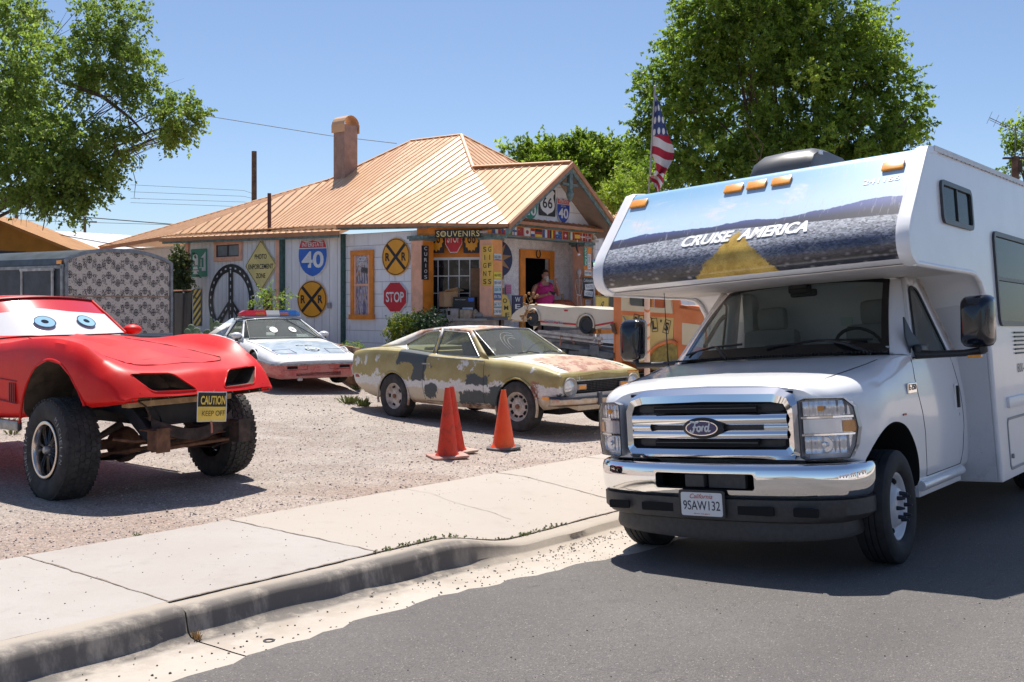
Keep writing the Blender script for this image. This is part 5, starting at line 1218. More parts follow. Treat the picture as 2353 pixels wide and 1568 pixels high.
def script(mb,strokes,z,sc_,r):
 for s_ in strokes:
  P=catmull(s_,5);mb.tube([(p_[0]*sc_,p_[1]*sc_,z)for p_ in P],[r*(.75+.5*math.sin(i*math.pi/max(1,len(P)-1)))for i in range(len(P))],6,flat=.4)
mb=MB();script(mb,[[(-7.2,3),(-6.8,4),(-5,3.8),(-3,3.4),(-1.2,4.2)],[(-3.8,3.6),(-4.6,1),(-5.4,-1.6),(-6.6,-2.6),(-7.6,-1.8),(-7,-1)],[(-5.8,.4),(-4.4,.8),(-3,.6)],[(-1.2,1.2),(-2.4,.6),(-2.8,-1),(-1.8,-1.8),(-.7,-1),(-.6,.4),(-1.2,1.2),(-.2,.8)],[(.5,1.2),(.6,.2),(.3,-1.8)],[(.6,0),(1.2,1),(1.9,1.1)],[(4.6,.9),(3.4,1.1),(2.6,0),(2.8,-1.5),(3.7,-1.7),(4.6,-.6)],[(6,4),(5.2,1.4),(4.7,-1),(5.2,-1.8),(6.2,-1.2)]],.0075,.0108,.0052)
mb.build('script_lettering',S_WHITE,ob_,smooth=60)
LENS=glass('lamp_lens',(.9,.9,.92),1.0);REFL=Mt('lamp_reflector',(.85,.85,.87),.2,.6).m
_t=Mt('fluted_reflector',(.82,.83,.86),.18,.65);_xx=_t.xyz();_t.bump((_xx[1]*150).sin()*.5+(_xx[2]*60).sin()*.3,.010);FLUT=_t.m
for sy in(1,-1):
 def hx(y):t=max(0,y-.62);return.778-.20*t-1.15*t*t
 pr=[(.660,.765),(.660,1.115),(.70,1.13),(.90,1.122),(.945,1.07),(.962,.94),(.945,.83),(.915,.755),(.69,.75)]
 back=[(hx(y)-.06,sy*y,z)for y,z in pr];frn=[(hx(y)+.012,sy*y,z)for y,z in pr]
 mb=MB();mb.add(back,[tuple(range(len(back)))]);mb.ring(back,frn);hl=rbuild(mb,'headlight',[simple('lamp_housing',(.42,.42,.44),.3,.5)],recalc=False)
 mb=MB();mb.tube([Vector(p_)for p_ in frn+frn[:1]],.0045,6);mb.build('lamp_seal',BPLAS,hl)
 g=[]
 for z in fr(.752,1.125,8):
  ymx=.964-(.05*max(0,(z-.95)/.17)**2 if z>.95 else.055*max(0,(.95-z)/.2)**2);g.append([(hx(.662+(ymx-.662)*k)+.014,sy*(.662+(ymx-.662)*k),z)for k in(0,.2,.4,.55,.65,.75,.85,.93,1)])
 mb=MB();mb.grid(g);mb.build('lens',LENS,hl,smooth=60,recalc=False)
 def curved(name,mat,y0,y1,z0_,z1_,dx,th=.01):
  m=MB();n=8;ys_=fr(y0,y1,n);m.grid([[(hx(y)+dx,sy*y,z0_)for y in ys_],[(hx(y)+dx,sy*y,z1_)for y in ys_]]);m.grid([[(hx(y)+dx,sy*y,z1_)for y in ys_],[(hx(y)+dx-th,sy*y,z1_)for y in ys_]]);return m.build(name,mat,hl,recalc=False)
 curved('low_beam_reflector',FLUT,.675,.90,.785,.895,-.02);curved('high_reflector',FLUT,.675,.90,1.02,1.11,-.02);curved('reflector_band',REFL,.675,.93,.91,1.0,-.015);curved('side_reflector',REFL,.905,.935,.79,.90,-.03);curved('side_reflector',REFL,.905,.935,1.02,1.10,-.03)
 mb=MB();mb.lathe([(.0,.03),(.014,.028),(.018,0),(.045,.0),(.055,.012)],(hx(.79)-.018,sy*.79,.84),(1,0,0),n=20);mb.build('bulb',REFL,hl,smooth=50)
 curved('indicator_lens',AMBER,.885,.950,.915,.985,-.006)
 mb=MB();mb.bbox((hx(.77)-.008,sy*.78,1.065),(.012,.04,.03),.01);mb.build('bulb_amber',AMBER,hl)
 for z in(.902,1.01):curved('divider',CHROME,.668,.945,z-.006,z+.006,-.001)
BP=[(.955,.30),(.97,.42),(.95,.54),(.89,.65),(.74,.745),(.5,.81),(.2,.845),(0,.852)]
path=[tuple(p_)for p_ in catmull(BP,5)];path=path+[(-y,x)for y,x in path[::-1][1:]]
sec_=[(-.10,.712),(-.02,.722),(.0,.712),(.012,.68),(.012,.60),(.004,.53),(-.015,.502),(-.08,.495)]
rows_=[]
for i,(y,x)in enumerate(path):
 a,b_=path[max(0,i-1)],path[min(len(path)-1,i+1)];tx,ty=b_[1]-a[1],b_[0]-a[0];l=math.hypot(tx,ty);nx_,ny_=-ty/l,tx/l
 if nx_*(x-.2)+ny_*y<0:nx_,ny_=-nx_,-ny_
 rows_.append([(x+nx_*o,y+ny_*o,z)for o,z in sec_])
mb=MB();mb.grid(rows_,cv=True);mb.add(rows_[0],[tuple(range(8))]);mb.add(rows_[-1],[tuple(range(8))]);bm_=rbuild(mb,'bumper',[CHROME,BLACKH],smooth=50)
c=MB();c.prism([(.6,y,z)for y,z in rg(-.36,.36,.555,.660,.02)],(.5,0,0));cut(bm_,c,[BLACKH],50)
mb=MB();mb.bbox((.82,-.06,.61),(.06,.14,.085),.008);mb.box((.80,.16,.61),(.04,.26,.09));mb.build('sensor_block',DPLAS,bm_)
sv=[(-.09,.503),(.0,.495),(.0,.40),(-.008,.36),(-.055,.345),(-.045,.25),(-.055,.22),(-.12,.22)]
rows_=[]
for i,(y,x)in enumerate(path):
 a,b_=path[max(0,i-1)],path[min(len(path)-1,i+1)];tx,ty=b_[1]-a[1],b_[0]-a[0];l=math.hypot(tx,ty);nx_,ny_=-ty/l,tx/l
 if nx_*(x-.2)+ny_*y<0:nx_,ny_=-nx_,-ny_
 k=1 if abs(y)<.8 else 1
 rows_.append([(x+nx_*o-(.0 if z>.36 else.0),y*(1 if z>.36 else.955)+ny_*o,z+(.0 if z>.3 else.035*(abs(y))**2))for o,z in sv])
mb=MB();mb.grid(rows_);va=rbuild(mb,'valance',DPLAS,smooth=40,recalc=True)
mb=MB()
for y0,y1,x in((.22,.48,.826),(-.48,-.22,.826),(.60,.76,.80),(-.76,-.60,.80)):
 mb=MB();mb.prism([(x,y,z)for y,z in rg(y0,y1,.40,.455,.01)],(.016,0,0));mb.build('air_slot',BLACKH,va)
PMx=frameM((.875,0,.462),(0,1,0),(0,0,1))@Matrix.Rotation(rad(0),4,'X')
mb=MB();mb.prism([(x,y,-.004)for x,y in rect(.335,.185,.018)],(0,0,.010));pl_=rbuild(mb,'number_plate_holder',BPLAS,M=PMx,bevel=.003)
mb=MB();mb.prism([(x,y,.006)for x,y in rect(.300,.152,.014)],(0,0,.002));np_=mb.build('number_plate',simple('plate_enamel',(.74,.74,.74),.3,var=0),pl_)
text('9SAW132','plate_number',simple('plate_navy',(.01,.012,.05),.4,var=0),np_,.060,.268,M=Matrix.Translation((0,-.008,.0095)),bold=.004)
text('California','plate_state',simple('plate_red',(.5,.02,.02),.4,var=0),np_,.030,.165,M=Matrix.Translation((0,.052,.0095)),shear=.35)
text('dmv.ca.gov','plate_web',bpy.data.materials['plate_red'],np_,.012,.12,M=Matrix.Translation((0,-.062,.0095)),bold=.01)
for sy in(1,-1):
 c_=Vector((-.60,1.41,1.575))if sy>0 else Vector((-.66,-1.40,1.60))
 rows_=[]
 for x,k in((.085,.0),(.085,.55),(.07,.84),(.035,.97),(-.02,1.),(-.075,.99),(-.085,.9),(-.085,0)):
  rows_.append([(x,y*k,z*k)for y,z in[(p_[0]+(0.012*p_[1]/.2),p_[1])for p_ in rect(.205,.36,.055,5)]])
 mb=MB();mb.grid(rows_,cv=True);o=rbuild(mb,'wing_mirror',simple('gloss_black',(.006,.008,.016),.14,var=0,coat=.4)if sy>0 else bpy.data.materials['gloss_black'],M=Matrix.Translation(c_)@Matrix.Rotation(rad(-6*sy),4,'Z'),smooth=50)
 mb=MB()
 if sy>0:
  mb.tube([(-.66,.96,1.365),(-.665,1.10,1.36),(-.66,1.30,1.36),(-.62,1.44,1.375)],[.034,.026,.024,.026],8);mb.tube([(-.625,1.43,1.36),(-.62,1.43,1.42)],.03,8)
  mb.prism([(-.585,.955,1.335),(-.70,.962,1.345),(-.80,.962,1.40),(-.76,.955,1.46),(-.68,.93,1.53),(-.635,.90,1.64),(-.60,.91,1.5)],(0,.012,0));mb.bbox((-.72,.985,1.395),(.17,.06,.085),.02)
 else:mb.tube([(-.62,-.93,1.38),(-.66,-1.15,1.375),(-.66,-1.36,1.38),(-.66,-1.38,1.43)],[.03,.026,.026,.03],8)
 mb.build('mirror_arm',BPLAS,o,smooth=60,M=(Matrix.Translation(c_)@Matrix.Rotation(rad(-6*sy),4,'Z')).inverted())
 mb=MB();mb.bbox((-.60,sy*1.38,1.335),(.05,.09,.02),.008);mb.build('indicator_lens',AMBER,o,M=(Matrix.Translation(c_)@Matrix.Rotation(rad(-6*sy),4,'Z')).inverted())
mb=MB();mb.tube([(-.42,-.93,1.33),(-.44,-.94,1.52),(-.46,-.95,2.0)],[.010,.005,.003],6);mb.lathe([(.022,0),(.02,.03),(.008,.05)],(-.42,-.93,1.32),n=10);rbuild(mb,'aerial',BPLAS)
def steel_wheel(par,x,y,sy,R_=.372,w_=.225,steer=0,front=True):
 wh=bpy.data.objects.new('wheel',None);COL.objects.link(wh);wh.parent=par;wh.matrix_local=Matrix.Translation((x,y,R_))@Matrix.Rotation(rad(steer),4,'Z')@(Matrix.Identity(4)if sy>0 else Matrix.Rotation(math.pi,4,'Z'))
 h=w_/2;mb=MB()
 mb.lathe([(.215,-h*.8),(.25,-h*.95),(.31,-h),(.35,-h*.93),(.368,-h*.8),(R_,-h*.55),(R_,-h*.38),(R_-.010,-h*.37),(R_-.010,-h*.31),(R_,-h*.30),(R_,-.04*h),(R_-.010,-.03*h),(R_-.010,.03*h),(R_,.04*h),(R_,h*.30),(R_-.010,h*.31),(R_-.010,h*.37),(R_,h*.38),(R_,h*.55),(.368,h*.8),(.35,h*.93),(.31,h),(.27,h*.98),(.235,h*.86),(.222,h*.70)],(0,0,0),(0,1,0),n=64)
 mb.build('tyre',RUBBER,wh,smooth=40)
 mb=MB();mb.lathe([(.222,h*.70),(.216,h*.72),(.205,h*.68),(.198,h*.50),(.185,h*.36),(.165,h*.34),(.145,h*.46),(.125,h*.72),(.115,h*.84),(.10,h*.88),(.07,h*.88),(.062,h*.7),(0,h*.7)],(0,0,0),(0,1,0),n=48)
 rim=mb.build('rim',simple('white_steel_rim',(.62,.62,.64),.3,var=.1,coat=.3)if 'white_steel_rim' not in bpy.data.materials else bpy.data.materials['white_steel_rim'],wh,smooth=50)
 mb=MB()
 for i in range(4):
  a=rad(20+90*i);c0=Vector((.165*math.cos(a),h*.33,.165*math.sin(a)));mb.ball(c0,(.036,.03,.024),8,rot=Matrix.Rotation(-a+math.pi/2,3,'Y'))
 mb.build('hand_hole',BLACKH,rim,smooth=60)
 for i in range(8):
  mb=MB();a=2*math.pi*i/8;p0=Vector((.086*math.cos(a),h*.85,.086*math.sin(a)));mb.tube([p0,p0+Vector((0,.03,0)),p0+Vector((0,.055,0))],[.015,.012,.006],8)
  mb.build('wheel_nut',simple('nut_cap_dark',(.02,.025,.04),.4)if 'nut_cap_dark' not in bpy.data.materials else bpy.data.materials['nut_cap_dark'],rim,smooth=50)
 return wh
steel_wheel(RV,0,.895,1,steer=2);steel_wheel(RV,0,-.895,-1,steer=2);steel_wheel(RV,-4.0,.95,1);steel_wheel(RV,-4.0,-.95,-1)
mb=MB();mb.box((-3.2,0,.42),(5.0,1.3,.18));mb.cyl((0,-.8,.37),(0,.8,.37),.05);mb.box((-.1,0,.52),(1.2,.9,.2));rbuild(mb,'chassis',BLACKH)
def carM(yaw,x,y,z,roll=0,pitch=0):return Matrix.Translation((x,y,z))@Matrix.Rotation(rad(yaw),4,'Z')@Matrix.Rotation(rad(pitch),4,'Y')@Matrix.Rotation(rad(roll),4,'X')
def wheelE(par,x,y,z,sy,steer=0,camber=0):
 wh=bpy.data.objects.new('wheel',None);COL.objects.link(wh);wh.parent=par
 wh.matrix_local=Matrix.Translation((x,y,z))@Matrix.Rotation(rad(steer),4,'Z')@(Matrix.Identity(4)if sy>0 else Matrix.Rotation(math.pi,4,'Z'))@Matrix.Rotation(rad(camber),4,'X');return wh
def tyre(wh,R_,w_,rr,mat=None,tread=0,nblk=46):
 h=w_/2;mb=MB()
 mb.lathe([(rr,-h*.75),(rr+.02,-h*.92),((rr+R_)/2,-h*1.02),(R_-.04,-h*.97),(R_-.012,-h*.82),(R_-.002,-h*.5),(R_,0),(R_-.002,h*.5),(R_-.012,h*.82),(R_-.04,h*.97),((rr+R_)/2,h*1.02),(rr+.02,h*.92),(rr,h*.75)],(0,0,0),(0,1,0),n=64)
 t=mb.build('tyre',mat or RUBBER,wh,smooth=45)
 if tread:
  mb=MB();R3=random.Random(2)
  for i in range(nblk):
   for j,yy in enumerate((-.78,-.45,-.15,.15,.45,.78)):
    a=2*math.pi*(i+.5*(j%2)+R3 .uniform(-.08,.08))/nblk;rr_=R_-(.012 if abs(yy)>.7 else 0);c=Vector((rr_*math.cos(a),yy*h,rr_*math.sin(a)))
    mb.box(c,(.012,w_*.125,2*math.pi*R_/nblk*.74),rot=Matrix.Rotation(-a,3,'Y')@Matrix.Rotation(rad(12*(-1)**j),3,'X'))
  mb.build('tread',mat or RUBBER,t)
 return t
CABIN=glass('car_glass',(.70,.76,.70),1.0,film=.10,filmcol=(.45,.45,.36));DUSTYG=glass('dusty_glass',(.60,.66,.62),1.0,film=.16,filmcol=(.42,.42,.36))
def quadglass(name,pts,mat,par,n=6,bulge=.0,nv=None):
 """bilinear pane; pts bottom-left, bottom-right, top-right, top-left"""
 a,b,c,d=[Vector(p)for p in pts];nn=(b-a).cross(d-a).normalized();rows_=[]
 for i in range(n+1):
  v=i/n;rows_.append([a.lerp(b,u)*(1-v)+d.lerp(c,u)*v+nn*bulge*4*u*(1-u)for u in fr(0,1,n)])
 mb=MB();mb.grid(rows_);return mb.build(name,mat,par,smooth=60,recalc=False)
MV=thing('patchwork_coupe','two door fastback coupe with peeling olive, white, black and rust paint parked on gravel','car',M=carM(-45.5,.69,14.03,-.165,pitch=-.6))
def patch_paint():
 t=Mt('patchwork_paint',rough=.55);x,y,z=t.xyz();n=t.noise(7,6,.65,.3);n2=t.noise(2.6,5,.6);fine=t.noise(40,3,.7);e=(n-.5)*.34;e2=(n2-.5)*.6
 olive=t.mix(t.noise(3,5,.6).sm(.3,.7),(.30,.235,.075),(.39,.325,.14));white=t.mix(fine.sm(.4,.7),(.60,.59,.55),(.68,.67,.65));cream=(.56,.47,.34);prim=(.050,.062,.066);rust=t.mix(fine.sm(.3,.7),(.24,.085,.045),(.36,.16,.10));tan=(.50,.33,.22)
 c=olive
 zz=z+e2*.05
 c=t.mix((zz+e).sm(.64,.615),c,white)
 c=t.mix(t.noise(4.2,4,.6,.2,off=(5,1,2)).sm(.60,.64)*(z.box(.62,.92,.05)),c,white)
 c=t.mix((z+e*.4).sm(.50,.48)*n2 .sm(.35,.45),c,cream)
 def blob(x0,x1,z0_,z1_,w_=.012):return(x+e*.9).box(x0,x1,w_)*(z+e*.8).box(z0_,z1_,w_)
 pb=blob(-2.14,-1.84,.60,1.06).mx(blob(-2.50,-1.9,.84,1.06)).mx(blob(-.98,-.52,.58,.72)).mx(blob(-1.12,-.48,.30,.49)).mx(blob(-.50,-.30,.20,.585)).mx(blob(-1.86,-1.62,.36,.55)).mx(blob(.64,.9,.30,.50)).mx(blob(-.48,-.10,.25,.56))
 c=t.mix(pb*y.ab().gt(.62),c,prim)
 c=t.mix((z+e*.6).sm(.335,.30)*.8,c,t.mix(n.sm(.4,.6),cream,rust))
 c=t.mix(blob(.30,.40,.46,.70)*n.sm(.42,.5),c,rust)
 c=t.mix((fine.sm(.66,.72))*z.box(.25,.5,.1)*.8,c,rust)
 hood=x.gt(-.75)*z.gt(.795)*(y.ab()-e*.3).lt(.74)
 hc=t.mix(n2 .sm(.42,.52),(.56,.52,.38),white);hr=((x+n2*1.3-.48).sm(-.02,.08))*(y.ab()+e).sm(.60,.54)
 hr2=t.mix(n.sm(.42,.55),rust,tan);hr2=t.mix(fine.sm(.66,.70),hr2,white);hc=t.mix(hr,hc,hr2);c=t.mix(hood,c,hc)
 roofm=z.sm(1.20,1.26);rc=t.mix((n2+e).sm(.52,.56),t.mix(n.sm(.45,.6),tan,rust),white);c=t.mix(roofm,c,rc)
 back=x.sm(-2.2,-2.5)*z.sm(1.02,1.12);c=t.mix(back*n2 .sm(.3,.5)*.8,c,white)
 c=t.hsv(c,fine*.25+.88);t.color(c);t.bump(n*.4+fine*.3,.003);return t.m
MPAINT=patch_paint()
K=9
S_M=[(-3.78,[(.60,.50),(.70,.56),(.74,.70),(.74,.84),(.72,.93),(.66,.97),(.40,.99),(0,.995)]),(-3.68,[(.66,.38),(.78,.48),(.82,.66),(.83,.82),(.81,.94),(.73,.995),(.44,1.015),(0,1.02)]),(-3.30,[(.74,.30),(.84,.42),(.875,.62),(.88,.80),(.86,.95),(.80,1.025),(.50,1.05),(0,1.06)]),(-2.80,[(.78,.27),(.86,.38),(.89,.58),(.89,.78),(.87,.94),(.81,1.035),(.55,1.05),(0,1.06)]),(-2.30,[(.78,.26),(.87,.36),(.895,.56),(.895,.75),(.875,.92),(.82,1.015),(.6,1.02),(0,1.02)]),(-1.60,[(.78,.25),(.865,.33),(.89,.51),(.89,.71),(.87,.875),(.82,.965),(.6,.965),(0,.965)]),(-.95,[(.78,.25),(.865,.33),(.89,.51),(.89,.69),(.87,.85),(.82,.945),(.6,.95),(0,.95)]),(-.45,[(.78,.26),(.865,.34),(.89,.51),(.89,.69),(.87,.84),(.80,.925),(.52,.955),(0,.985)]),(.0,[(.78,.28),(.86,.36),(.89,.51),(.89,.69),(.87,.82),(.80,.90),(.50,.935),(0,.965)]),(.35,[(.76,.30),(.84,.38),(.875,.51),(.88,.67),(.86,.79),(.79,.86),(.48,.885),(0,.92)]),(.58,[(.74,.34),(.81,.40),(.855,.50),(.86,.64),(.84,.75),(.77,.81),(.44,.825),(0,.86)]),(.68,[(.72,.38),(.78,.42),(.83,.50),(.835,.63),(.81,.73),(.74,.78),(.40,.785),(0,.815)]),(.715,[(.70,.39),(.76,.43),(.80,.50),(.805,.62),(.78,.71),(.72,.745),(.40,.745),(0,.775)])]
rowsM=loft(S_M,5,3);mb=MB();close_loft(mb,rowsM);mvb=mb.build('body',[MPAINT],MV,smooth=32)
c=MB()
for sy in(1,-1):
 for x,rz_ in((0,.365),(-2.61,.355)):
  pr=[(x-rz_*1.02,.0)]+[(x+rz_*1.02*math.cos(rad(a)),.335+rz_*math.sin(rad(a)))for a in range(180,-1,-15)]+[(x+rz_*1.02,.0)]
  c.prism([(a,sy*.50,b)for a,b in pr],(0,sy*.6,0))
c.box((.76,0,.60),(.16,1.04,.17))
ARCHIN=simple('wheelhouse_dark',(.03,.024,.02),.95,var=.3)
cut(mvb,c,[ARCHIN],32)
def arch_lip(par,x,z,r,y,sy,mat,r0=.018,a0=0,a1=180,kx=1.02):
 mb=MB();mb.tube([(x+r*kx*math.cos(rad(a)),sy*y,z+r*math.sin(rad(a)))for a in range(a0,a1+1,12)],r0,6,flat=.9);return mb.build('arch_lip',mat,par,smooth=60)
for sy in(1,-1):
 for x,rz_ in((0,.375),(-2.61,.365)):arch_lip(MV,x,.335,rz_,.885,sy,MPAINT,.020,-18,198)
def gh(par,paint,W,glassm,trim,spec):
 """W: corner points for one half: wbx (windscreen base), wtx, rtx, rbx each (x, y, z)"""
 wb_,wt_,rt_,rb_=[Vector(p)for p in(W['wb'],W['wt'],W['rt'],W['rb'])];m=lambda p:Vector((p.x,-p.y,p.z))
 ctr=lambda p,dx=0,dz=0:Vector((p.x+dx,0,p.z+dz))
 rows_=[]
 for i in range(9):
  v=i/8;e=wt_.lerp(rt_,v);e.z+=W.get('crown',.02)*math.sin(math.pi*v);rows_.append([(e.x+W.get('bow',.05)*(1-u*u)*(1-v)*1,e.y*u,e.z+.035*(1-u*u))for u in fr(-1,1,10)])
 mb=MB();mb.grid(rows_);mb.build('roof',paint,par,smooth=60,solid=.02,recalc=False)
 return wb_,wt_,rt_,rb_,m
W=dict(wb=(-.62,.70,.97),wt=(-1.20,.575,1.315),rt=(-2.20,.56,1.325),rb=(-3.25,.66,1.04),crown=.025,bow=.06)
wb_,wt_,rt_,rb_,mir=gh(MV,MPAINT,W,CABIN,CHROME,None)
def wspane(par,wb_,wt_,bow_b,bow_t,glassm,paint,trimmat,inset_=.05,name='windscreen',dirx=1):
 def S(u,v):
  b_=Vector((wb_.x+bow_b*(1-u*u)*dirx,wb_.y*u,wb_.z+.012*(1-u*u)));t_=Vector((wt_.x+bow_t*(1-u*u)*dirx,wt_.y*u,wt_.z+.03*(1-u*u)));return b_.lerp(t_,v)
 mb=MB();mb.grid([[S(u,v)for u in fr(-.955,.955,16)]for v in fr(.03,.96,6)]);g=mb.build(name,glassm,par,smooth=60,recalc=False)
 o_l=Vector((.006*dirx,0,.006));lp=[S(u,.02)for u in fr(-.96,.96,12)]+[S(.96,v)for v in fr(.02,.97,6)][1:]+[S(u,.97)for u in fr(.96,-.96,12)][1:]+[S(-.96,v)for v in fr(.97,.02,6)][1:]
 mb=MB();mb.tube([q+o_l for q in lp+lp[:1]],.009,6);mb.build('window_trim',trimmat,g,smooth=60);return S,g
DULLC=simple('dull_chrome',(.34,.34,.34),.4,.8,var=.2,sc=20)
Sm,g_=wspane(MV,wb_,wt_,.20,.09,DUSTYG,MPAINT,DULLC)
Sr,g2_=wspane(MV,rb_,rt_,-.10,-.05,DUSTYG,MPAINT,DULLC,name='rear_window')
for k,r_ in enumerate((.16,.21,.26)):
 mb=MB();cx_,cv_=-.25,.35;mb.tube([Sm(cx_+r_*1.3*math.cos(rad(a)),.3+r_*2.0*math.sin(rad(a)))+Vector((.006,0,.005))for a in range(60,200,10)],.0018,4);mb.build('wiper_scratch',simple('scratch',(.6,.6,.56),.6,var=0)if k==0 else bpy.data.materials['scratch'],g_)
for sy in(1,-1):
 f=lambda x,z:(x,sy*(.80-(z-.94)*.62),z)
 outer=[f(-.60,.895),(wt_.x+.02,sy*(wt_.y+.005),wt_.z+.012),(-1.9,sy*.575,1.315),(-2.45,sy*.60,1.235),f(-3.25,.975),f(-2.3,.955)]
 A=[f(-.60,.93),(-1.19,sy*.585,1.325),(-1.82,sy*.578,1.358),f(-1.78,.955)];Ai=[f(-.80,.955),(-1.25,sy*.592,1.285),(-1.775,sy*.588,1.312),f(-1.745,.97)]
 B=[f(-1.78,.955),(-1.82,sy*.578,1.358),(-2.32,sy*.57,1.318),(-3.28,sy*.67,1.035),f(-2.6,1.01)]
 Bi=[f(-1.82,.975),(-1.85,sy*.588,1.308),(-2.14,sy*.587,1.280),(-2.54,sy*.675,1.10),f(-2.44,1.02)]
 mb=MB();ia=panel(mb,A,Ai,.03);ib=panel(mb,B,Bi,.04);sp_=mb.build('side_frame',MPAINT,MV,smooth=25,solid=.02)
 for nm,L_ in(('door_glass',ia),('quarter_glass',ib)):
  mb=MB();mb.add([(p.x,p.y-sy*.012,p.z)for p in L_],[tuple(range(len(L_)))]);g=mb.build(nm,CABIN,sp_,recalc=False)
  mb=MB();mb.tube([(p.x,p.y+sy*.002,p.z)for p in L_+L_[:1]],.010,6);mb.build('window_trim',DULLC,g,smooth=60)
 mb=MB()
 def by(x,z):
  r_=min(rowsM,key=lambda r:abs(r[0][0]-x));pts=r_[:len(r_)//2+1]
  for a_,b_ in zip(pts,pts[1:]):
   if(a_[2]-z)*(b_[2]-z)<=0 and a_[1]>.4:t=(z-a_[2])/((b_[2]-a_[2])or 1);return a_[1]+(b_[1]-a_[1])*t
  return.85
 for L_ in([(-.64,.91),(-.62,.7),(-.63,.5),(-.62,.30)],[(-1.86,.94),(-1.90,.75),(-1.92,.55),(-1.88,.32)],[(-.64,.32),(-1.86,.31)]):
  P=[]
  for(x0,a_),(x1,b_)in zip(L_,L_[1:]):P+=[(x0+(x1-x0)*k/5,a_+(b_-a_)*k/5)for k in range(5)]
  P.append(L_[-1]);mb.tube([(x,sy*by(x,z),z)for x,z in P],.004,5)
 mb.build('door_gap',GAP,MV)
 mb=MB();mb.tube([(-1.72,sy*(by(-1.72,.84)+.022),.84),(-1.90,sy*(by(-1.9,.84)+.024),.84)],.010,6);mb.bbox((-1.73,sy*(by(-1.75,.8)+.01),.80),(.03,.03,.03),.008);mb.build('door_handle',DULLC,MV)
 mb=MB();mb.tube([(-.66,sy*(by(-.66,.915)+.003),.915),(-1.2,sy*(by(-1.2,.93)+.003),.93),(-1.8,sy*(by(-1.8,.95)+.003),.95)],.006,5);mb.build('belt_trim',DULLC,MV)
 mb=MB();mb.bbox((.52,sy*.872,.47),(.12,.012,.045),.005);mb.build('side_marker',AMBER,MV);mb=MB();mb.bbox((-3.55,sy*.842,.60),(.12,.012,.045),.005);mb.build('rear_side_marker',simple('old_red_lens',(.30,.05,.04),.35),MV)
 mb=MB();mb.tube([(-3.66,sy*.80,.80),(-3.78,sy*.77,.72),(-3.84,sy*.70,.62)],.035,8,flat=.6);mb.build('bumper_end',DULLC,MV,smooth=60)
mb=MB();mb.tube([(.66,-.46,.90),(.30,-.60,.9)],.001,3)if 0 else None
mb=MB();mb.tube([(.60,-.60*.98,.828),(.2,-.615,.905),(-.3,-.60,.943),(-.52,-.57,.965)],.004,5);mb.tube([(.60,.60*.98,.828),(.2,.615,.905),(-.3,.60,.943),(-.52,.57,.965)],.004,5);mb.build('hood_gap',GAP,MV)
mb=MB();mb.box((.70,0,.60),(.02,1.0,.16));gr=mb.build('grille',BLACKH,MV)
mb=MB()
for i in range(34):mb.box((.718,-.47+i*.0285,.60),(.01,.004,.13))
for i in range(6):mb.box((.718,0,.545+i*.022),(.012,.95,.004))
mb.build('grille_mesh',simple('grille_dull',(.06,.06,.06),.5),gr);mb=MB();mb.box((.735,0,.685),(.02,1.06,.014));mb.build('grille_trim',DULLC,gr)
for sy in(1,-1):
 mb=MB();mb.lathe([(.125,-.06),(.128,.03),(.118,.036),(.105,.01),(.095,.0)],(.71,sy*.635,.605),(1,0,0),n=28);hb=mb.build('headlight',simple('lamp_bezel',(.5,.48,.44),.4,.3),MV,smooth=50)
 mb=MB();mb.lathe([(0,.03),(.05,.024),(.095,.005)],(.715,sy*.635,.605),(1,0,0),n=24);mb.build('lens',Mt('sealed_beam',(.62,.64,.66),.12,.55).m,hb,smooth=60)
 mb=MB();mb.bbox((.735,sy*.42,.60),(.02,.17,.075),.012);ib_=mb.build('indicator',DULLC,MV);mb=MB();mb.bbox((.747,sy*.42,.60),(.012,.14,.05),.008);mb.build('indicator_lens',AMBER,ib_)
bp_=catmull([(.60,-.90),(.74,-.86),(.83,-.70),(.88,-.35),(.90,0),(.88,.35),(.83,.70),(.74,.86),(.60,.90)],4)
def bump_mat():
 t=Mt('worn_bumper',(.4,.4,.4),.25,1.);x,y,z=t.xyz();n=t.noise(9,5,.7);k=(z+(n-.5)*.05).sm(.455,.47);c=t.mix(k,t.mix(n.sm(.4,.6),(.42,.33,.25),(.50,.45,.40)),(.03,.04,.06));t.color(c);t.metal(k*-.75+.85);t.rough(n*.4+.15);return t.m
mb=MB();mb.grid([[(x-.02,y,.50),(x+.01,y,.49),(x+.02,y,.455),(x+.012,y,.40),(x-.02,y,.375)]for x,y in bp_]);mb.build('bumper',bump_mat(),MV,smooth=50,solid=.01)
for sy in(1,-1):mb=MB();mb.bbox((.90,sy*.26,.455),(.05,.07,.17),.02);mb.build('bumper_overrider',simple('overrider',(.06,.07,.09),.4),MV,smooth=50)
mb=MB();mb.prism([(.60,-.62,.36),(.60,.62,.36),(.74,.50,.30),(.74,-.50,.30)],(0,0,.07));mb.build('lower_apron',MPAINT,MV)
mb=MB();mb.bbox((-1.35,-.33,.95),(.14,.46,.42),.06,rot=Matrix.Rotation(rad(-14),3,'Y'));mb.bbox((-1.35,.33,.95),(.14,.46,.42),.06,rot=Matrix.Rotation(rad(-14),3,'Y'));mb.bbox((-1.30,.0,.80),(.5,1.1,.1),.04);mb.build('seats',simple('faded_vinyl',(.13,.12,.11),.8),MV,smooth=60)
mb=MB();mb.bbox((-2.25,0,.99),(.12,1.1,.16),.05);mb.box((-2.6,0,.985),(.7,1.2,.02));mb.build('rear_seat',simple('olive_vinyl',(.30,.29,.13),.8),MV)
mb=MB();RO=Matrix.Rotation(rad(-62),3,'Y');mb.tube([Vector((-.86,.36,.96))+RO@Vector((.19*math.cos(a),.19*math.sin(a),0))for a in[2*math.pi*k/20 for k in range(21)]],.012,6);mb.build('steering_wheel',INTDK,MV,smooth=60)
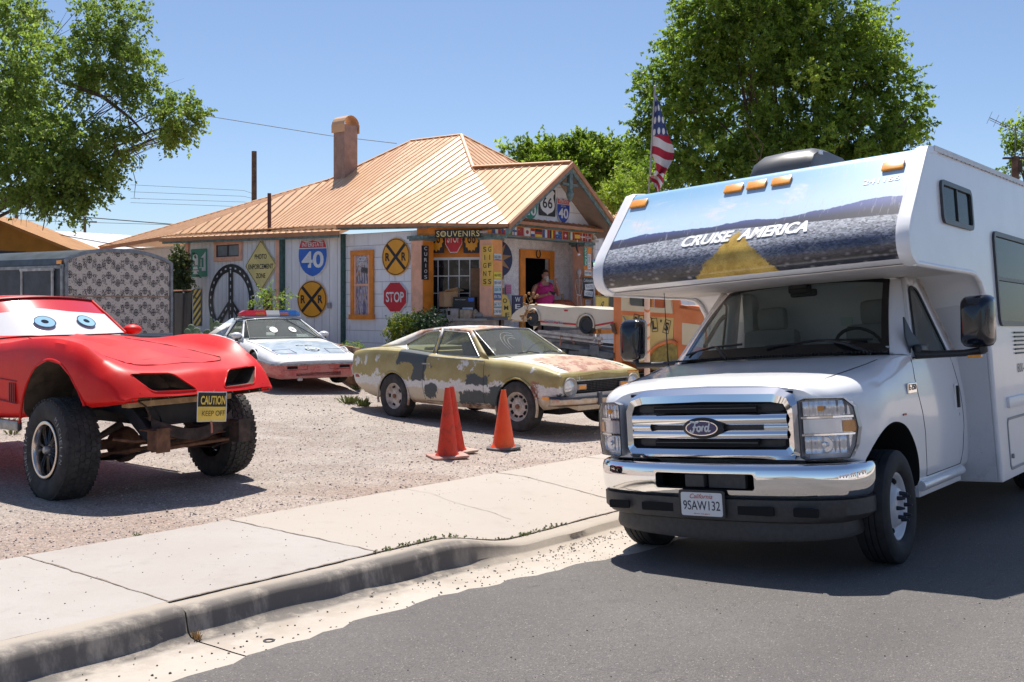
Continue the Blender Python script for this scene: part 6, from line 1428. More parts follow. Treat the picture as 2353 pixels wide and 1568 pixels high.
mb=MB();mb.bbox((-.72,0,.935),(.22,1.3,.06),.02);mb.build('dashboard',simple('dash_tan',(.30,.28,.20),.8),MV)
for a,b_ in((-.52,-.02),(.12,.62)):mb=MB();mb.tube([Sm(a,.04)+Vector((.02,0,.01)),Sm((a+b_)/2,.06)+Vector((.03,0,.02)),Sm(b_,.03)+Vector((.02,0,.01))],.008,5);mb.build('wiper',INTDK,MV)
def slot_rim(wh,rr,mat,nslot,wd):
 mb=MB();h=wd;mb.lathe([(rr+.008,h*.80),(rr,h*.86),(rr-.015,h*.72),(rr-.03,h*.45),(rr-.06,h*.38),(rr-.09,h*.52),(.06,h*.50),(.055,h*.62),(.03,h*.64),(0,h*.64)],(0,0,0),(0,1,0),n=40);r=mb.build('rim',mat,wh,smooth=45)
 mb=MB()
 for i in range(nslot):
  a=2*math.pi*i/nslot;mb.box(((rr-.055)*math.cos(a),h*.42,(rr-.055)*math.sin(a)),(.028,.03,.05),rot=Matrix.Rotation(-a,3,'Y'))
 mb.build('slots',BLACKH,r);mb=MB();mb.lathe([(.032,h*.6),(.03,h*.85),(0,h*.88)],(0,0,0),(0,1,0),n=16);mb.build('hub',simple('rusty_hub',(.24,.10,.05),.9)if 'rusty_hub' not in bpy.data.materials else bpy.data.materials['rusty_hub'],r,smooth=40);return r
DUSTRUB=simple('dusty_rubber',(.045,.042,.040),.9,var=.35,sc=10,bump=.001,bs=100)
RIMC=simple('old_cream_rim',(.46,.40,.34),.6,var=.35,sc=12)
for x,y,sy,st_,n_ in((0,-.80,-1,4,10),(0,.80,1,4,10),(-2.61,-.79,-1,0,5),(-2.61,.79,1,0,5)):
 wh=wheelE(MV,x,y,.335,sy,st_);tyre(wh,.335,.215,.19,DUSTRUB);slot_rim(wh,.19,RIMC,n_,.10)
mb=MB();mb.box((-1.3,0,.28),(3.6,1.2,.08));mb.cyl((-2.61,-.7,.33),(-2.61,.7,.33),.04);mb.build('underbody',BLACKH,MV)
FI=thing('police_coupe','white wedge nosed sports coupe with faded red bumper and red and blue roof light bar','car',M=carM(-58,-3.80,18.28,.075))
def fiero_paint():
 t=Mt('police_car_paint',rough=.45,coat=.2);x,y,z=t.xyz();n=t.noise(5,5,.65);f=t.noise(40,3,.7)
 white=t.mix(n.sm(.45,.8),(.70,.70,.71),(.58,.58,.60));blue=t.mix(n.sm(.35,.65),(.22,.30,.38),(.36,.42,.46));blue=t.mix(t.noise(14,4,.7).sm(.58,.66)*.5,blue,(.18,.19,.17));red=t.mix((n+f*.3).sm(.5,.8),(.52,.075,.07),(.60,.22,.19))
 red=t.mix((z+(n-.5)*.12).sm(.26,.12)*.8,red,(.40,.33,.28))
 c=t.mix((z+x*.09).sm(.50,.492),white,red)
 top=x.box(-.80,.76,.01)*(z-.55).gt(-.08+0)*((x*.105+y.ab()).lt(.66))*(z+x*.28).gt(.66)
 c=t.mix(top,c,blue);c=t.mix(z.gt(1.07)*.9,c,t.mix(n.sm(.3,.7),(.30,.37,.43),(.45,.50,.54)))
 t.color(c);return t.m
FP=fiero_paint()
S_F=[(-3.20,[(.62,.40),(.72,.44),(.76,.56),(.77,.68),(.76,.76),(.70,.80),(.40,.82),(0,.82)]),(-3.05,[(.70,.26),(.80,.34),(.83,.50),(.84,.66),(.82,.78),(.76,.83),(.45,.85),(0,.85)]),(-2.40,[(.76,.20),(.84,.28),(.86,.46),(.86,.64),(.84,.78),(.79,.84),(.5,.86),(0,.86)]),(-1.70,[(.76,.18),(.84,.26),(.86,.42),(.86,.58),(.845,.72),(.80,.80),(.5,.82),(0,.82)]),(-1.0,[(.76,.18),(.84,.26),(.86,.40),(.86,.54),(.845,.68),(.78,.77),(.5,.79),(0,.80)]),(-.70,[(.76,.18),(.84,.26),(.86,.40),(.86,.53),(.845,.67),(.76,.765),(.5,.80),(0,.815)]),(-.2,[(.76,.19),(.84,.27),(.86,.40),(.86,.52),(.84,.64),(.74,.72),(.5,.735),(0,.745)]),(.3,[(.74,.20),(.82,.27),(.85,.38),(.85,.50),(.82,.58),(.72,.64),(.48,.66),(0,.67)]),(.70,[(.70,.18),(.78,.25),(.82,.36),(.82,.46),(.79,.52),(.70,.565),(.46,.58),(0,.585)]),(.88,[(.62,.17),(.72,.24),(.77,.35),(.775,.44),(.75,.48),(.66,.51),(.42,.52),(0,.525)]),(.95,[(.55,.19),(.64,.24),(.69,.33),(.695,.41),(.68,.445),(.60,.462),(.40,.47),(0,.475)])]
rowsF=loft(S_F,5,3);mb=MB();close_loft(mb,rowsF);fb=mb.build('body',[FP],FI,smooth=30)
c=MB()
for sy in(1,-1):
 for x in(0,-2.37):
  pr=[(x-.35,.0)]+[(x+.35*math.cos(rad(a)),.31+.345*math.sin(rad(a)))for a in range(180,-1,-15)]+[(x+.35,.0)];c.prism([(a,sy*.48,b)for a,b in pr],(0,sy*.6,0))
cut(fb,c,[ARCHIN],30)
for sy in(1,-1):arch_lip(FI,0,.31,.348,.842,sy,FP,.012,0,180)
W=dict(wb=(-.72,.70,.79),wt=(-1.42,.55,1.135),rt=(-2.05,.56,1.15),rb=(-2.45,.62,.86),crown=.012,bow=.05)
wb_,wt_,rt_,rb_,mir=gh(FI,FP,W,CABIN,None,None)
Sf,g_=wspane(FI,wb_,wt_,.20,.07,DUSTYG,FP,BPLAS);Sfr,_=wspane(FI,rb_,rt_,-.02,-.02,DUSTYG,FP,BPLAS,name='rear_window')
for u in(-.27,.30):
 o_=[Sf(u+.105*math.cos(a),.42+.13*math.sin(a))+Vector((.01,0,.012))for a in[2*math.pi*k/20 for k in range(20)]];i_=[Sf(u+.07*math.cos(a),.42+.085*math.sin(a))+Vector((.01,0,.012))for a in[2*math.pi*k/20 for k in range(20)]];d_=[Sf(u+.04*math.cos(a),.42+.05*math.sin(a))+Vector((.01,0,.012))for a in[2*math.pi*k/20 for k in range(20)]]
 mb=MB();mb.ring(o_,i_,0);mb.add(d_,[tuple(range(20))],1);mb.ring(i_,d_,2);mb.build('round_decal',[S_WHITE,simple('decal_grey_blue',(.12,.15,.18),.5),simple('decal_pale',(.55,.56,.56),.5)],g_,recalc=False)
for sy in(1,-1):
 f=lambda x,z:(x,sy*(.80-(z-.78)*.66),z)
 A=[f(-.70,.78),(-1.41,sy*.56,1.14),(-1.98,sy*.565,1.16),f(-1.95,.81)];Ai=[f(-.90,.80),(-1.45,sy*.565,1.105),(-1.80,sy*.57,1.115),f(-1.80,.82)]
 B=[f(-1.95,.81),(-1.98,sy*.565,1.16),(-2.10,sy*.57,1.15),f(-3.0,.83)]
 mb=MB();ia=panel(mb,A,Ai,.03);mb.add([Vector(p)for p in B],[(0,1,2,3)]);sp_=mb.build('side_frame',FP,FI,smooth=25,solid=.02)
 mb=MB();mb.add([(p.x,p.y-sy*.01,p.z)for p in ia],[tuple(range(len(ia)))]);g=mb.build('door_glass',CABIN,sp_,recalc=False);mb=MB();mb.tube([(p.x,p.y,p.z)for p in ia+ia[:1]],.010,5);mb.build('window_seal',BPLAS,g)
 q4=[Vector(f(-1.99,.83)),Vector((-2.02,sy*.575,1.12)),Vector(f(-2.55,.85))];q4=[p+Vector((0,sy*.012,0))for p in q4];mb=MB();mb.add(q4,[(0,1,2)]);qp=mb.build('quarter_panel',simple('starry_navy',(.10,.13,.18),.4),FI,recalc=False)
 for k,(x,z)in enumerate(((-2.08,.98),(-2.20,.89))):
  M_=Matrix(((1,0,0,x),(0,0,sy,sy*(.80-(z-.78)*.66)+sy*.018),(0,1,0,z),(0,0,0,1)));mb=MB();mb.add([(a,b,0)for a,b in star(.04)],[tuple(range(10))]);mb.build('star',S_WHITE,qp,M=M_,recalc=False)
 mb=MB();mb.ball((-.95,sy*.84,.865),(.10,.10,.06),8);mm=mb.build('wing_mirror',FP if 0 else simple('mirror_white',(.7,.7,.71),.3)if sy>0 else bpy.data.materials['mirror_white'],FI,smooth=60);mb=MB();mb.bbox((-.93,sy*.845,.80),(.07,.05,.08),.01);mb.build('mirror_foot',BPLAS,mm)
 mb=MB();mb.tube([(x,sy*y,z)for x,y,z in((.76,.66,.578),(.4,.685,.640),(0,.70,.70),(-.45,.725,.755),(-.7,.735,.775))],.004,5);mb.tube([(-.70,sy*.857,.68),(-.74,sy*.868,.5),(-.70,sy*.86,.25)],.004,5);mb.build('panel_gap',GAP,FI)
 mb=MB();o_=[(.70,sy*.62,.592),(.70,sy*.30,.598),(.38,sy*.32,.650),(.40,sy*.64,.640)];mb.tube(o_+o_[:1],.004,4);mb.build('popup_lamp_outline',simple('outline_blue',(.03,.05,.18),.5)if sy>0 else bpy.data.materials['outline_blue'],FI)
 mb=MB();mb.prism([(.953-.0,y,z)for y,z in rg(min(sy*.38,sy*.56),max(sy*.38,sy*.56),.345,.385,.005)],(.012,0,0));mb.build('bumper_slot',BLACKH,FI)
 mb=MB();o_=rg(min(sy*.20,sy*.63),max(sy*.20,sy*.63),.325,.41,.01);mb.tube([(.957-.06*max(0,abs(y)-.5),y,z)for y,z in o_+o_[:1]],.003,4);mb.build('bumper_recess_edge',simple('dark_red_line',(.22,.05,.05),.7)if sy>0 else bpy.data.materials['dark_red_line'],FI)
st_=[]
for r_ in rowsF:
 if r_[0][0]>.2:
  z=.50-r_[0][0]*.09;pts=r_[:len(r_)//2+1]
  for a_,b_ in zip(pts,pts[1:]):
   if(a_[2]-z)*(b_[2]-z)<=0 and a_[1]>.3:t=(z-a_[2])/((b_[2]-a_[2])or 1);st_.append((a_[0],a_[1]+(b_[1]-a_[1])*t,z));break
st_=st_+[(.962,.5,.415),(.97,.2,.42)]
P=st_+[(x,-y,z)for x,y,z in st_[::-1]];mb=MB();mb.tube(P,.011,6,flat=1.2);mb.build('rub_strip',simple('rub_strip_grey',(.30,.30,.29),.5,var=.4,sc=20),FI,smooth=60)
mb=MB();mb.prism([(.93,y,z)for y,z in rg(-.40,.40,.215,.275,.01)],(.02,0,0));mb.build('lower_intake',simple('intake_dark',(.05,.035,.03),.9),FI)
mb=MB();mb.bbox((.93,-.33,.165),(.05,.08,.05),.01);mb.build('tow_bracket',simple('bracket_pale',(.5,.46,.42),.6),FI)
FT=frameM((.875,0,.505),(0,1,0),(-.3,0,.4));
FTR=simple('red_outline_paint',(.62,.22,.24),.5)
for w_t,y0,wd in(('Route',-.33,.34),('66',.03,.17),('Patriot',.37,.36)):text(w_t,'lettering',FTR,FI,.062,wd,M=frameM((.82,y0,.560),(0,1,0),(-.92,0,.36))@Matrix.Translation((0,0,.012)),bold=.0)
mb=MB();mb.ring([(a,b,0)for a,b in circ(.13,30)],[(a,b,0)for a,b in circ(.095,30)]);mb.add([(a,b,0)for a,b in star(.08,0,0,7,.6)],[tuple(range(14))]);mb.build('hood_emblem',simple('emblem_worn',(.48,.50,.48),.6,var=.4,sc=40),FI,M=frameM((.44,.08,.664),(0,1,0),(-.97,0,.14)),recalc=False)
text('66','hood_number',simple('faint_blue',(.30,.37,.42),.6),FI,.12,.30,M=frameM((.08,.05,.722),(0,1,0),(-.98,0,.14)))
lb=thing('x',None,None);lb.name='roof_light_bar';lb.parent=FI
mb=MB();mb.bbox((-1.62,0,1.185),(.30,1.16,.035),.012);mb.build('bar_base',simple('bar_base_grey',(.4,.4,.42),.35,.5),lb,smooth=40)
LR,LW2,LB2=[Mt('dome_'+n_,c_,.18,spec=.6,coat=.5).m for n_,c_ in(('red',(.55,.015,.02)),('clear',(.55,.53,.50)),('blue',(.02,.12,.38)))]
LAM=Mt('dome_amber',(.65,.16,.02),.2,coat=.4).m
for y0,y1,mt_,en in((-.58,-.10,LR,-1),(-.10,.16,LW2,0),(.16,.58,LB2,1)):
 mb=MB();rows_=[]
 ks=[(y0+.0,.62 if en==-1 else 1),(y0+.09,1),(y1-.09,1),(y1,.62 if en==1 else 1)]
 for y,k in ks:rows_.append([(-1.62+.14*k,y,1.20),(-1.62+.145*k,y,1.235),(-1.62+.09*k,y,1.20+.115*k),(-1.62-.09*k,y,1.20+.115*k),(-1.62-.145*k,y,1.235),(-1.62-.14*k,y,1.20)])
 mb.grid(rows_);
 for r_ in(rows_[0],rows_[-1]):mb.add(r_,[tuple(range(6))])
 mb.build('dome_lens',mt_,lb,smooth=25)
for y in(-.22,.25):mb=MB();mb.bbox((-1.485,y,1.247),(.02,.17,.05),.008);mb.build('amber_insert',LAM,lb)
mb=MB();mb.bbox((-3.0,0,.96),(.20,1.3,.03),.01);mb.bbox((-3.02,.6,.90),(.12,.03,.12),.01);mb.bbox((-3.02,-.6,.90),(.12,.03,.12),.01);mb.build('rear_spoiler',FP,FI)
mb=MB();mb.bbox((-1.55,-.3,.90),(.14,.42,.40),.06);mb.bbox((-1.55,.3,.90),(.14,.42,.40),.06);mb.build('seats',simple('seat_beige',(.35,.32,.26),.8),FI)
mb=MB();mb.bbox((-.85,0,.80),(.3,1.2,.05),.02);mb.build('dashboard',INTGREY,FI)
mb=MB();mb.grid([[Sf(u,v)-Vector((.05,0,.03))for u in fr(.38,.72,5)]for v in(.06,.30)]);mb.build('paper_sign',S_WHITE,FI,recalc=False);text('KEEP OFF','lettering',S_BLACK,FI,.08,.2,M=frameM(Sf(.55,.20)-Vector((.03,0,.01)),(0,1,0),(-.7,0,.35)))
mb=MB();mb.tube([Sf(.35,.95)+Vector((.015,0,.012)),Sf(.62,.45)+Vector((.02,0,.02)),Sf(.86,.05)+Vector((.02,0,.012))],.009,6);mb.build('wiper',BPLAS,FI)
for x,y,sy in((0,-.74,-1),(0,.74,1),(-2.37,-.76,-1),(-2.37,.76,1)):
 wh=wheelE(FI,x,y,.305,sy,3 if x==0 else 0);tyre(wh,.305,.20,.18,DUSTRUB);slot_rim(wh,.18,RIMC,12,.09)
mb=MB();mb.box((-1.3,0,.24),(3.4,1.1,.08));mb.build('underbody',BLACKH,FI)
VT=thing('raised_red_sports_car','bright red sports car body raised high over huge black tyres with its bumper missing','car',M=carM(-35,-3.30,9.20,-.12))
def red_paint():
 t=Mt('matt_red_paint',rough=.40,spec=.3);n=t.noise(1.8,5,.65);m=t.noise(9,5,.7,sc=(.5,1,1));c=t.mix(n.sm(.3,.7),(.62,.010,.008),(.78,.020,.014));c=t.mix(m.sm(.60,.82)*.20,c,(.80,.25,.22));t.color(c);t.rough(n*.25+.30);return t.m
RP=red_paint()
S_V=[(-3.4,[(.80,.62),(.85,.68),(.87,.84),(.87,1.0),(.84,1.16),(.74,1.30),(.55,1.30),(.3,1.30),(0,1.30)]),(-2.2,[(.80,.62),(.845,.68),(.86,.84),(.86,1.0),(.84,1.14),(.78,1.25),(.6,1.27),(.3,1.28),(0,1.28)]),(-1.3,[(.80,.62),(.845,.68),(.86,.84),(.86,1.0),(.84,1.16),(.79,1.27),(.62,1.315),(.32,1.34),(0,1.345)]),(-.90,[(.80,.63),(.845,.69),(.855,.84),(.86,1.0),(.85,1.16),(.79,1.29),(.62,1.28),(.32,1.305),(0,1.315)]),(-.50,[(.80,.66),(.85,.72),(.86,.86),(.87,1.02),(.86,1.18),(.79,1.335),(.60,1.265),(.32,1.27),(0,1.285)]),(-.10,[(.80,.72),(.86,.78),(.88,.90),(.885,1.04),(.87,1.20),(.78,1.345),(.58,1.235),(.32,1.225),(0,1.245)]),(.25,[(.80,.76),(.865,.82),(.88,.90),(.88,1.03),(.86,1.17),(.76,1.30),(.56,1.19),(.32,1.165),(0,1.19)]),(.50,[(.80,.80),(.86,.835),(.87,.90),(.865,.99),(.84,1.10),(.75,1.205),(.55,1.145),(.32,1.12),(0,1.135)]),(.70,[(.79,.82),(.84,.85),(.85,.895),(.845,.97),(.82,1.05),(.72,1.125),(.52,1.10),(.3,1.09),(0,1.105)]),(.79,[(.78,.83),(.82,.855),(.83,.89),(.825,.945),(.80,1.01),(.70,1.07),(.50,1.062),(.3,1.058),(0,1.072)]),(.86,[(.76,.84),(.80,.86),(.81,.88),(.805,.92),(.78,.96),(.69,1.00),(.48,.995),(.3,.99),(0,1.0)]),(.92,[(.74,.845),(.78,.858),(.79,.87),(.785,.885),(.76,.90),(.68,.925),(.48,.92),(.3,.915),(0,.925)]),(.945,[(.72,.85),(.755,.856),(.765,.864),(.76,.872),(.74,.88),(.66,.89),(.46,.886),(.3,.884),(0,.89)])]
rowsV=loft(S_V,5,3)
def tweak(p):
 x,y,z=p;return(x-max(0,x-.3)*.22*(abs(y)/.8)**2,y,z)
rowsV=[[tweak(p)for p in r]for r in rowsV]
mb=MB();close_loft(mb,rowsV);vb=mb.build('body',[RP],VT,smooth=28)
c=MB()
for sy in(1,-1):
 pr=[(-.52,.3),(-.50,.66),(-.46,.84),(-.38,.98),(-.26,1.10),(-.08,1.165),(.10,1.14),(.24,1.05),(.35,.93),(.43,.82),(.48,.3)]
 c.prism([(a,sy*.42,b)for a,b in pr],(0,sy*.6,0))
BACKIN=simple('nose_inner_skin',(.09,.065,.045),.9,var=.4,sc=8)
cut(vb,c,[BACKIN],28)
c=MB();c.box((.56,0,.80),(.56,1.28,.24));c2=0;cut(vb,c,[BACKIN],28)
for sy in(1,-1):
 q=roundpoly([(.56,sy*.66,1.075),(.56,sy*.29,1.062),(.56,sy*.13,.918),(.56,sy*.53,.925)],.04)[0]
 c=MB();c.prism(q,(.6,0,0));cut(vb,c,[BACKIN],28)
for sy in(1,-1):
 qq=roundpoly([(0,sy*.66,1.075),(0,sy*.29,1.062),(0,sy*.13,.918),(0,sy*.53,.925)],.04)[0]
 def nosex(y,z):return tweak((.80+(1.06-z)*.85 if z<1.06 else.80-(z-1.06)*2.5,y,z))[0]
 def vz(x,y):
  r_=min(rowsV,key=lambda r:abs(r[len(r)//2][0]-x));pts=r_[:len(r_)//2+1]
  for a_,b_ in zip(pts[::-1],pts[::-1][1:]):
   if a_[1]<=y<=b_[1]:t=(y-a_[1])/((b_[1]-a_[1])or 1);return a_[2]+(b_[2]-a_[2])*t
  return pts[-1][2]
 mb=MB();mb.tube([(nosex(p.y,p.z),p.y,p.z)for p in list(qq)+list(qq)[:1]],.007,6);mb.build('opening_edge',RP,VT,smooth=60)
 pr2=[(-.52,.62),(-.50,.68),(-.46,.85),(-.38,.99),(-.26,1.11),(-.08,1.175),(.10,1.15),(.24,1.06),(.36,.93),(.44,.82)]
 mb=MB();mb.tube([(x,sy*.872,z)for x,z in[tuple(p)for p in catmull(pr2,3)]],.011,6);mb.build('arch_lip',RP,VT,smooth=60)
 mb=MB()
 for k in range(4):mb.box((-.60-k*.028,sy*.868,.87),(.012,.012,.17))
 mb.tube([(-.56,sy*.872,.78),(-.90,sy*.866,.80)],.006,4);mb.tube([(-.57,sy*.87,.97),(-.85,sy*.868,.985)],.004,4);mb.build('side_vent',simple('vent_red_dark',(.30,.01,.012),.5)if sy>0 else bpy.data.materials['vent_red_dark'],VT)
 mb=MB();mb.bbox((-1.7,sy*.85,.585),(2.3,.05,.09),.02);mb.build('sill_trim',DULLC,VT,smooth=50)
 mb=MB();mb.tube([(.60,sy*.60,vz(.60,.6)-.0),(.3,sy*.575,vz(.3,.575)),(-.1,sy*.56,vz(-.1,.56)),(-.6,sy*.58,vz(-.6,.58)),(-1.1,sy*.60,vz(-1.1,.6))],.005,5)if 0 else None
mb=MB();pts=[(.50,sy_*.55 if 0 else y,0)for sy_,y in((1,.55),)]
hp=[(-1.1,-.46),(-.3,-.46),(.42,-.50),(.50,-.44),(.55,0),(.50,.44),(.42,.50),(-.3,.46),(-1.1,.46)]
P=[]
for(x0,y0),(x1,y1)in zip(hp,hp[1:]):
 for k in range(6):x,y=x0+(x1-x0)*k/6,y0+(y1-y0)*k/6;P.append((x,y,vz(x,abs(y))+.001))
mb.tube(P,.0045,5);mb.build('hood_gap',simple('gap_dark_red',(.18,.005,.008),.7,var=0),VT)
mb=MB();rows_=[]
for x in fr(-1.2,.32,12):k=smooth(-1.3,-.9,x)*(1-smooth(.0,.34,x));rows_.append([(x,y*(.10+.14*(x+1.2)/1.5),vz(x,abs(y*.2))+.028*k*(1-abs(y))-.004)for y in(-1,-.75,-.4,0,.4,.75,1)])
mb.grid(rows_);mb.build('hood_bulge',RP,VT,smooth=60,recalc=False)
wb_,wt_=Vector((-1.27,.67,1.34)),Vector((-1.66,.545,1.665));rt_=Vector((-2.5,.52,1.68));W=dict(wb=wb_,wt=wt_+Vector((0,0,.015)),rt=rt_,rb=Vector((-3.4,.6,1.3)),crown=.01,bow=.10)
wbv,wtv,rtv,rbv,_=gh(VT,RP,W,None,None,None)
def Sv(u,v,o=0):
 b_=Vector((wb_.x+.22*(1-u*u),wb_.y*u,wb_.z+.005));t_=Vector((wt_.x+.10*(1-u*u),wt_.y*u,wt_.z+.03*(1-u*u)));return b_.lerp(t_,v)+Vector((.7,0,.7))*o
WCOV=Mt('white_cover',(.70,.70,.71),.10,spec=.35).m
def vtop(u):return.62+.10*math.exp(-((u+.35)/.38)**2)-.04*max(0,u)
mb=MB();us=fr(-.97,.97,30);mb.grid([[Sv(u,vtop(u)*k)for u in us]for k in fr(.0,1,6)]);wc=mb.build('windscreen_cover',WCOV,VT,smooth=60,recalc=False)
mb=MB();mb.grid([[Sv(u,vtop(u)+(1-vtop(u))*k)for u in us]for k in fr(0,1,4)]);mb.build('cover_upper_band',Mt('gloss_red',(.62,.015,.02),.15,coat=.6).m,wc,smooth=60,recalc=False)
for sy in(1,-1):mb=MB();mb.tube([Sv(sy*.985,v)for v in fr(0,1,4)],.018,6);mb.build('windscreen_pillar',BPLAS if sy<0 else RP,VT,smooth=60)
mb=MB();mb.tube([Sv(u,1.0,.012)for u in fr(-.98,.98,12)],.008,6);mb.build('header_rail',simple('header_dark',(.10,.01,.012),.4),VT,smooth=60)
DB=[simple('decal_ring',(.04,.07,.12),.9,var=0,spec=.05),Mt('decal_pale_blue',(.30,.52,.66),.9,spec=.05).m,simple('decal_dark',(.02,.03,.05),.9,var=0,spec=.05)]
for u0 in(-.36,.32):
 def rr__(r,o):return[Sv(u0+r*.155*math.cos(a),.32+r*.155*math.sin(a),o)for a in[2*math.pi*k/28 for k in range(28)]]
 mb=MB();mb.ring(rr__(1,.02),rr__(.90,.02),0);mb.ring(rr__(.90,.02),rr__(.34,.0205),1);mb.add(rr__(.34,.0205),[tuple(range(28))],2);mb.build('round_decal',DB,wc,recalc=False)
for sy in(1,-1):mb=MB();mb.grid([[(-1.27,sy*.68,1.33),(-1.66,sy*.55,1.67)],[(-2.3,sy*.70,1.30),(-2.4,sy*.53,1.68)]]);mb.build('side_window',Mt('side_window_dark',(.03,.03,.035),.1).m if sy>0 else bpy.data.materials['side_window_dark'],VT,recalc=False)
mb=MB();mb.ball((-1.34,.80,1.37),(.09,.10,.055),8);mb.build('wing_mirror',RP,VT,smooth=60)
mb=MB();yv=-.835
pts=[(-.20,1.255),(-.135,1.305),(-.14,1.27),(-.095,1.30),(-.075,1.225),(-.115,1.265),(-.135,1.21)]
mb.add([(x,-(.862-max(0,z-1.20)*.55)-.006,z)for x,z in pts],[tuple(range(7))]);mb.build('silver_decal',simple('silver_vinyl',(.42,.42,.44),.4,.3),VT,recalc=False)
FRM=simple('rusty_frame',(.055,.035,.028),.75,var=.6,sc=9,bump=.003,bs=40);FRK=simple('black_frame',(.022,.022,.025),.6,var=.4,sc=8);RST=simple('rust_brown',(.16,.075,.04),.85,var=.4,sc=12)
ch=bpy.data.objects.new('chassis',None);COL.objects.link(ch);ch.parent=VT
for sy in(1,-1):
 mb=MB();pr=[(-1.6,.62),(-.6,.66),(.0,.72),(.35,.70),(.60,.52),(.78,.46),(.78,.56),(.66,.62),(.42,.80),(.0,.84),(-.6,.80),(-1.6,.74)];mb.prism([(x,sy*.36,z)for x,z in pr],(0,sy*.09,0));mb.build('frame_rail',FRK,ch,bevel=.01)
 mb=MB();mb.bbox((.84,sy*.42,.52),(.015,.13,.20),.004);mb.bbox((.78,sy*.36,.52),(.12,.012,.20),.004);mb.bbox((.78,sy*.48,.52),(.12,.012,.17),.004);mb.bbox((.74,sy*.42,.60),(.20,.17,.012),.003);mb.build('rail_bracket',RST if sy<0 else FRM,ch)
 mb=MB();sp_=[(.74,sy*.46,.44),(.45,sy*.48,.37),(.0,sy*.50,.34),(-.45,sy*.48,.40),(-.6,sy*.47,.48)]
 for k in range(3):mb.tube([(x*(1-.1*k),y,z-.018*k)for x,y,z in sp_],.030,4,flat=.35)
 mb.build('leaf_spring',FRM,ch)
 mb=MB();mb.cyl((-.05,sy*.58,.42),(-.12,sy*.52,1.02),.028);mb.cyl((-.07,sy*.567,.6),(-.12,sy*.52,1.0),.042,n=14);mb.build('shock_absorber',FRK,ch,smooth=40)
 mb=MB();mb.lathe([(.0,.0),(.12,.0),(.12,.06),(.05,.07),(.04,.16)],(0,sy*.62,.42),(0,sy,0),n=20);mb.build('brake_drum',FRM,ch,smooth=40)
mb=MB();cr=[(.62,-.42,.60),(.66,-.30,.54),(.67,0,.47),(.66,.30,.54),(.62,.42,.60)];mb.grid([[Vector(p)+Vector((dx,0,dz))for dx,dz in((-.08,.0),(-.07,.09),(.05,.10),(.07,.0),(-.08,0))]for p in catmull(cr,5)]);mb.build('cross_member',FRM,ch,smooth=40)
mb=MB();mb.cyl((0,-.80,.42),(0,.80,.42),.045,n=14);mb.ball((-.02,-.20,.40),(.15,.14,.16),10);mb.build('front_axle',RST,ch,smooth=50)
mb=MB();mb.cyl((.22,-.74,.36),(.22,.74,.40),.020,n=8);mb.cyl((.66,-.40,.42),(.66,.60,.44),.018,n=8);mb.build('tie_rod',RST,ch,smooth=50)
mb=MB();mb.tube([(.45,-.62,.52),(.58,-.50,.50),(.62,-.30,.50),(.62,.30,.50),(.58,.50,.50),(.45,.62,.52)],.014,7);mb.build('sway_bar',RST,ch,smooth=60)
mb=MB();mb.bbox((.42,.40,.66),(.16,.12,.18),.03);mb.cyl((.42,.40,.56),(.42,.40,.48),.03);mb.tube([(.42,.40,.48),(.32,.30,.44),(.24,-.1,.40)],.018,6);mb.build('steering_box',FRM,ch,smooth=50)
for k_,pts_ in enumerate(([(.2,-.60,.95),(.12,-.66,.80),(.1,-.70,.55)],[(.1,.50,.95),(.2,.62,.72),(.05,.70,.52)],[(.55,-.34,.80),(.60,-.28,.70),(.50,-.2,.62),(.3,-.2,.7)],[(.5,.2,.80),(.62,.26,.66),(.66,.36,.60)])):mb=MB();mb.tube([tuple(p_)for p_ in catmull(pts_,4)],.009,6);mb.build('hose',FRK,ch,smooth=60)
for sy in(1,-1):mb=MB();mb.tube([(.1,sy*.30,.60),(.05,sy*.48,.50),(0,sy*.66,.46)],[.035,.028,.035],8);mb.tube([(-.15,sy*.30,.86),(-.06,sy*.48,.80),(0,sy*.62,.62)],[.03,.022,.03],8);mb.build('control_arm',FRM,ch,smooth=60)
mb=MB();mb.prism([(.52,-.34,.60),(.52,.34,.60),(.50,.34,.80),(.50,-.34,.80)],(.012,0,0));mb.build('radiator_support',FRK,ch)
mb=MB();mb.bbox((.40,-.10,.835),(.05,1.2,.045),.005);mb.bbox((.62,-.10,.815),(.09,1.05,.05),.005);mb.build('wood_plank',simple('raw_timber',(.42,.28,.15),.85,var=.25,sc=14),ch)
mb=MB();mb.tube([(.70,-.55,.84),(.72,-.50,.80),(.72,-.46,.72),(.70,-.45,.68)],.016,6,flat=.5);mb.build('bracket_strap',FRM,ch)
mb=MB();mb.bbox((-.1,0,.74),(.7,.55,.3),.05);mb.bbox((-.9,0,.70),(1.0,.5,.25),.05);mb.build('engine_underside',FRK,ch)
mb=MB()
for y_ in(-.70,-.56,-.42,-.1,.0,.1,.42,.56,.70):x_=tweak((.945,abs(y_),0))[0];mb.ball((x_+.002-.0,y_,.868),.008,5)
mb.build('edge_rivets',FRM,VT)
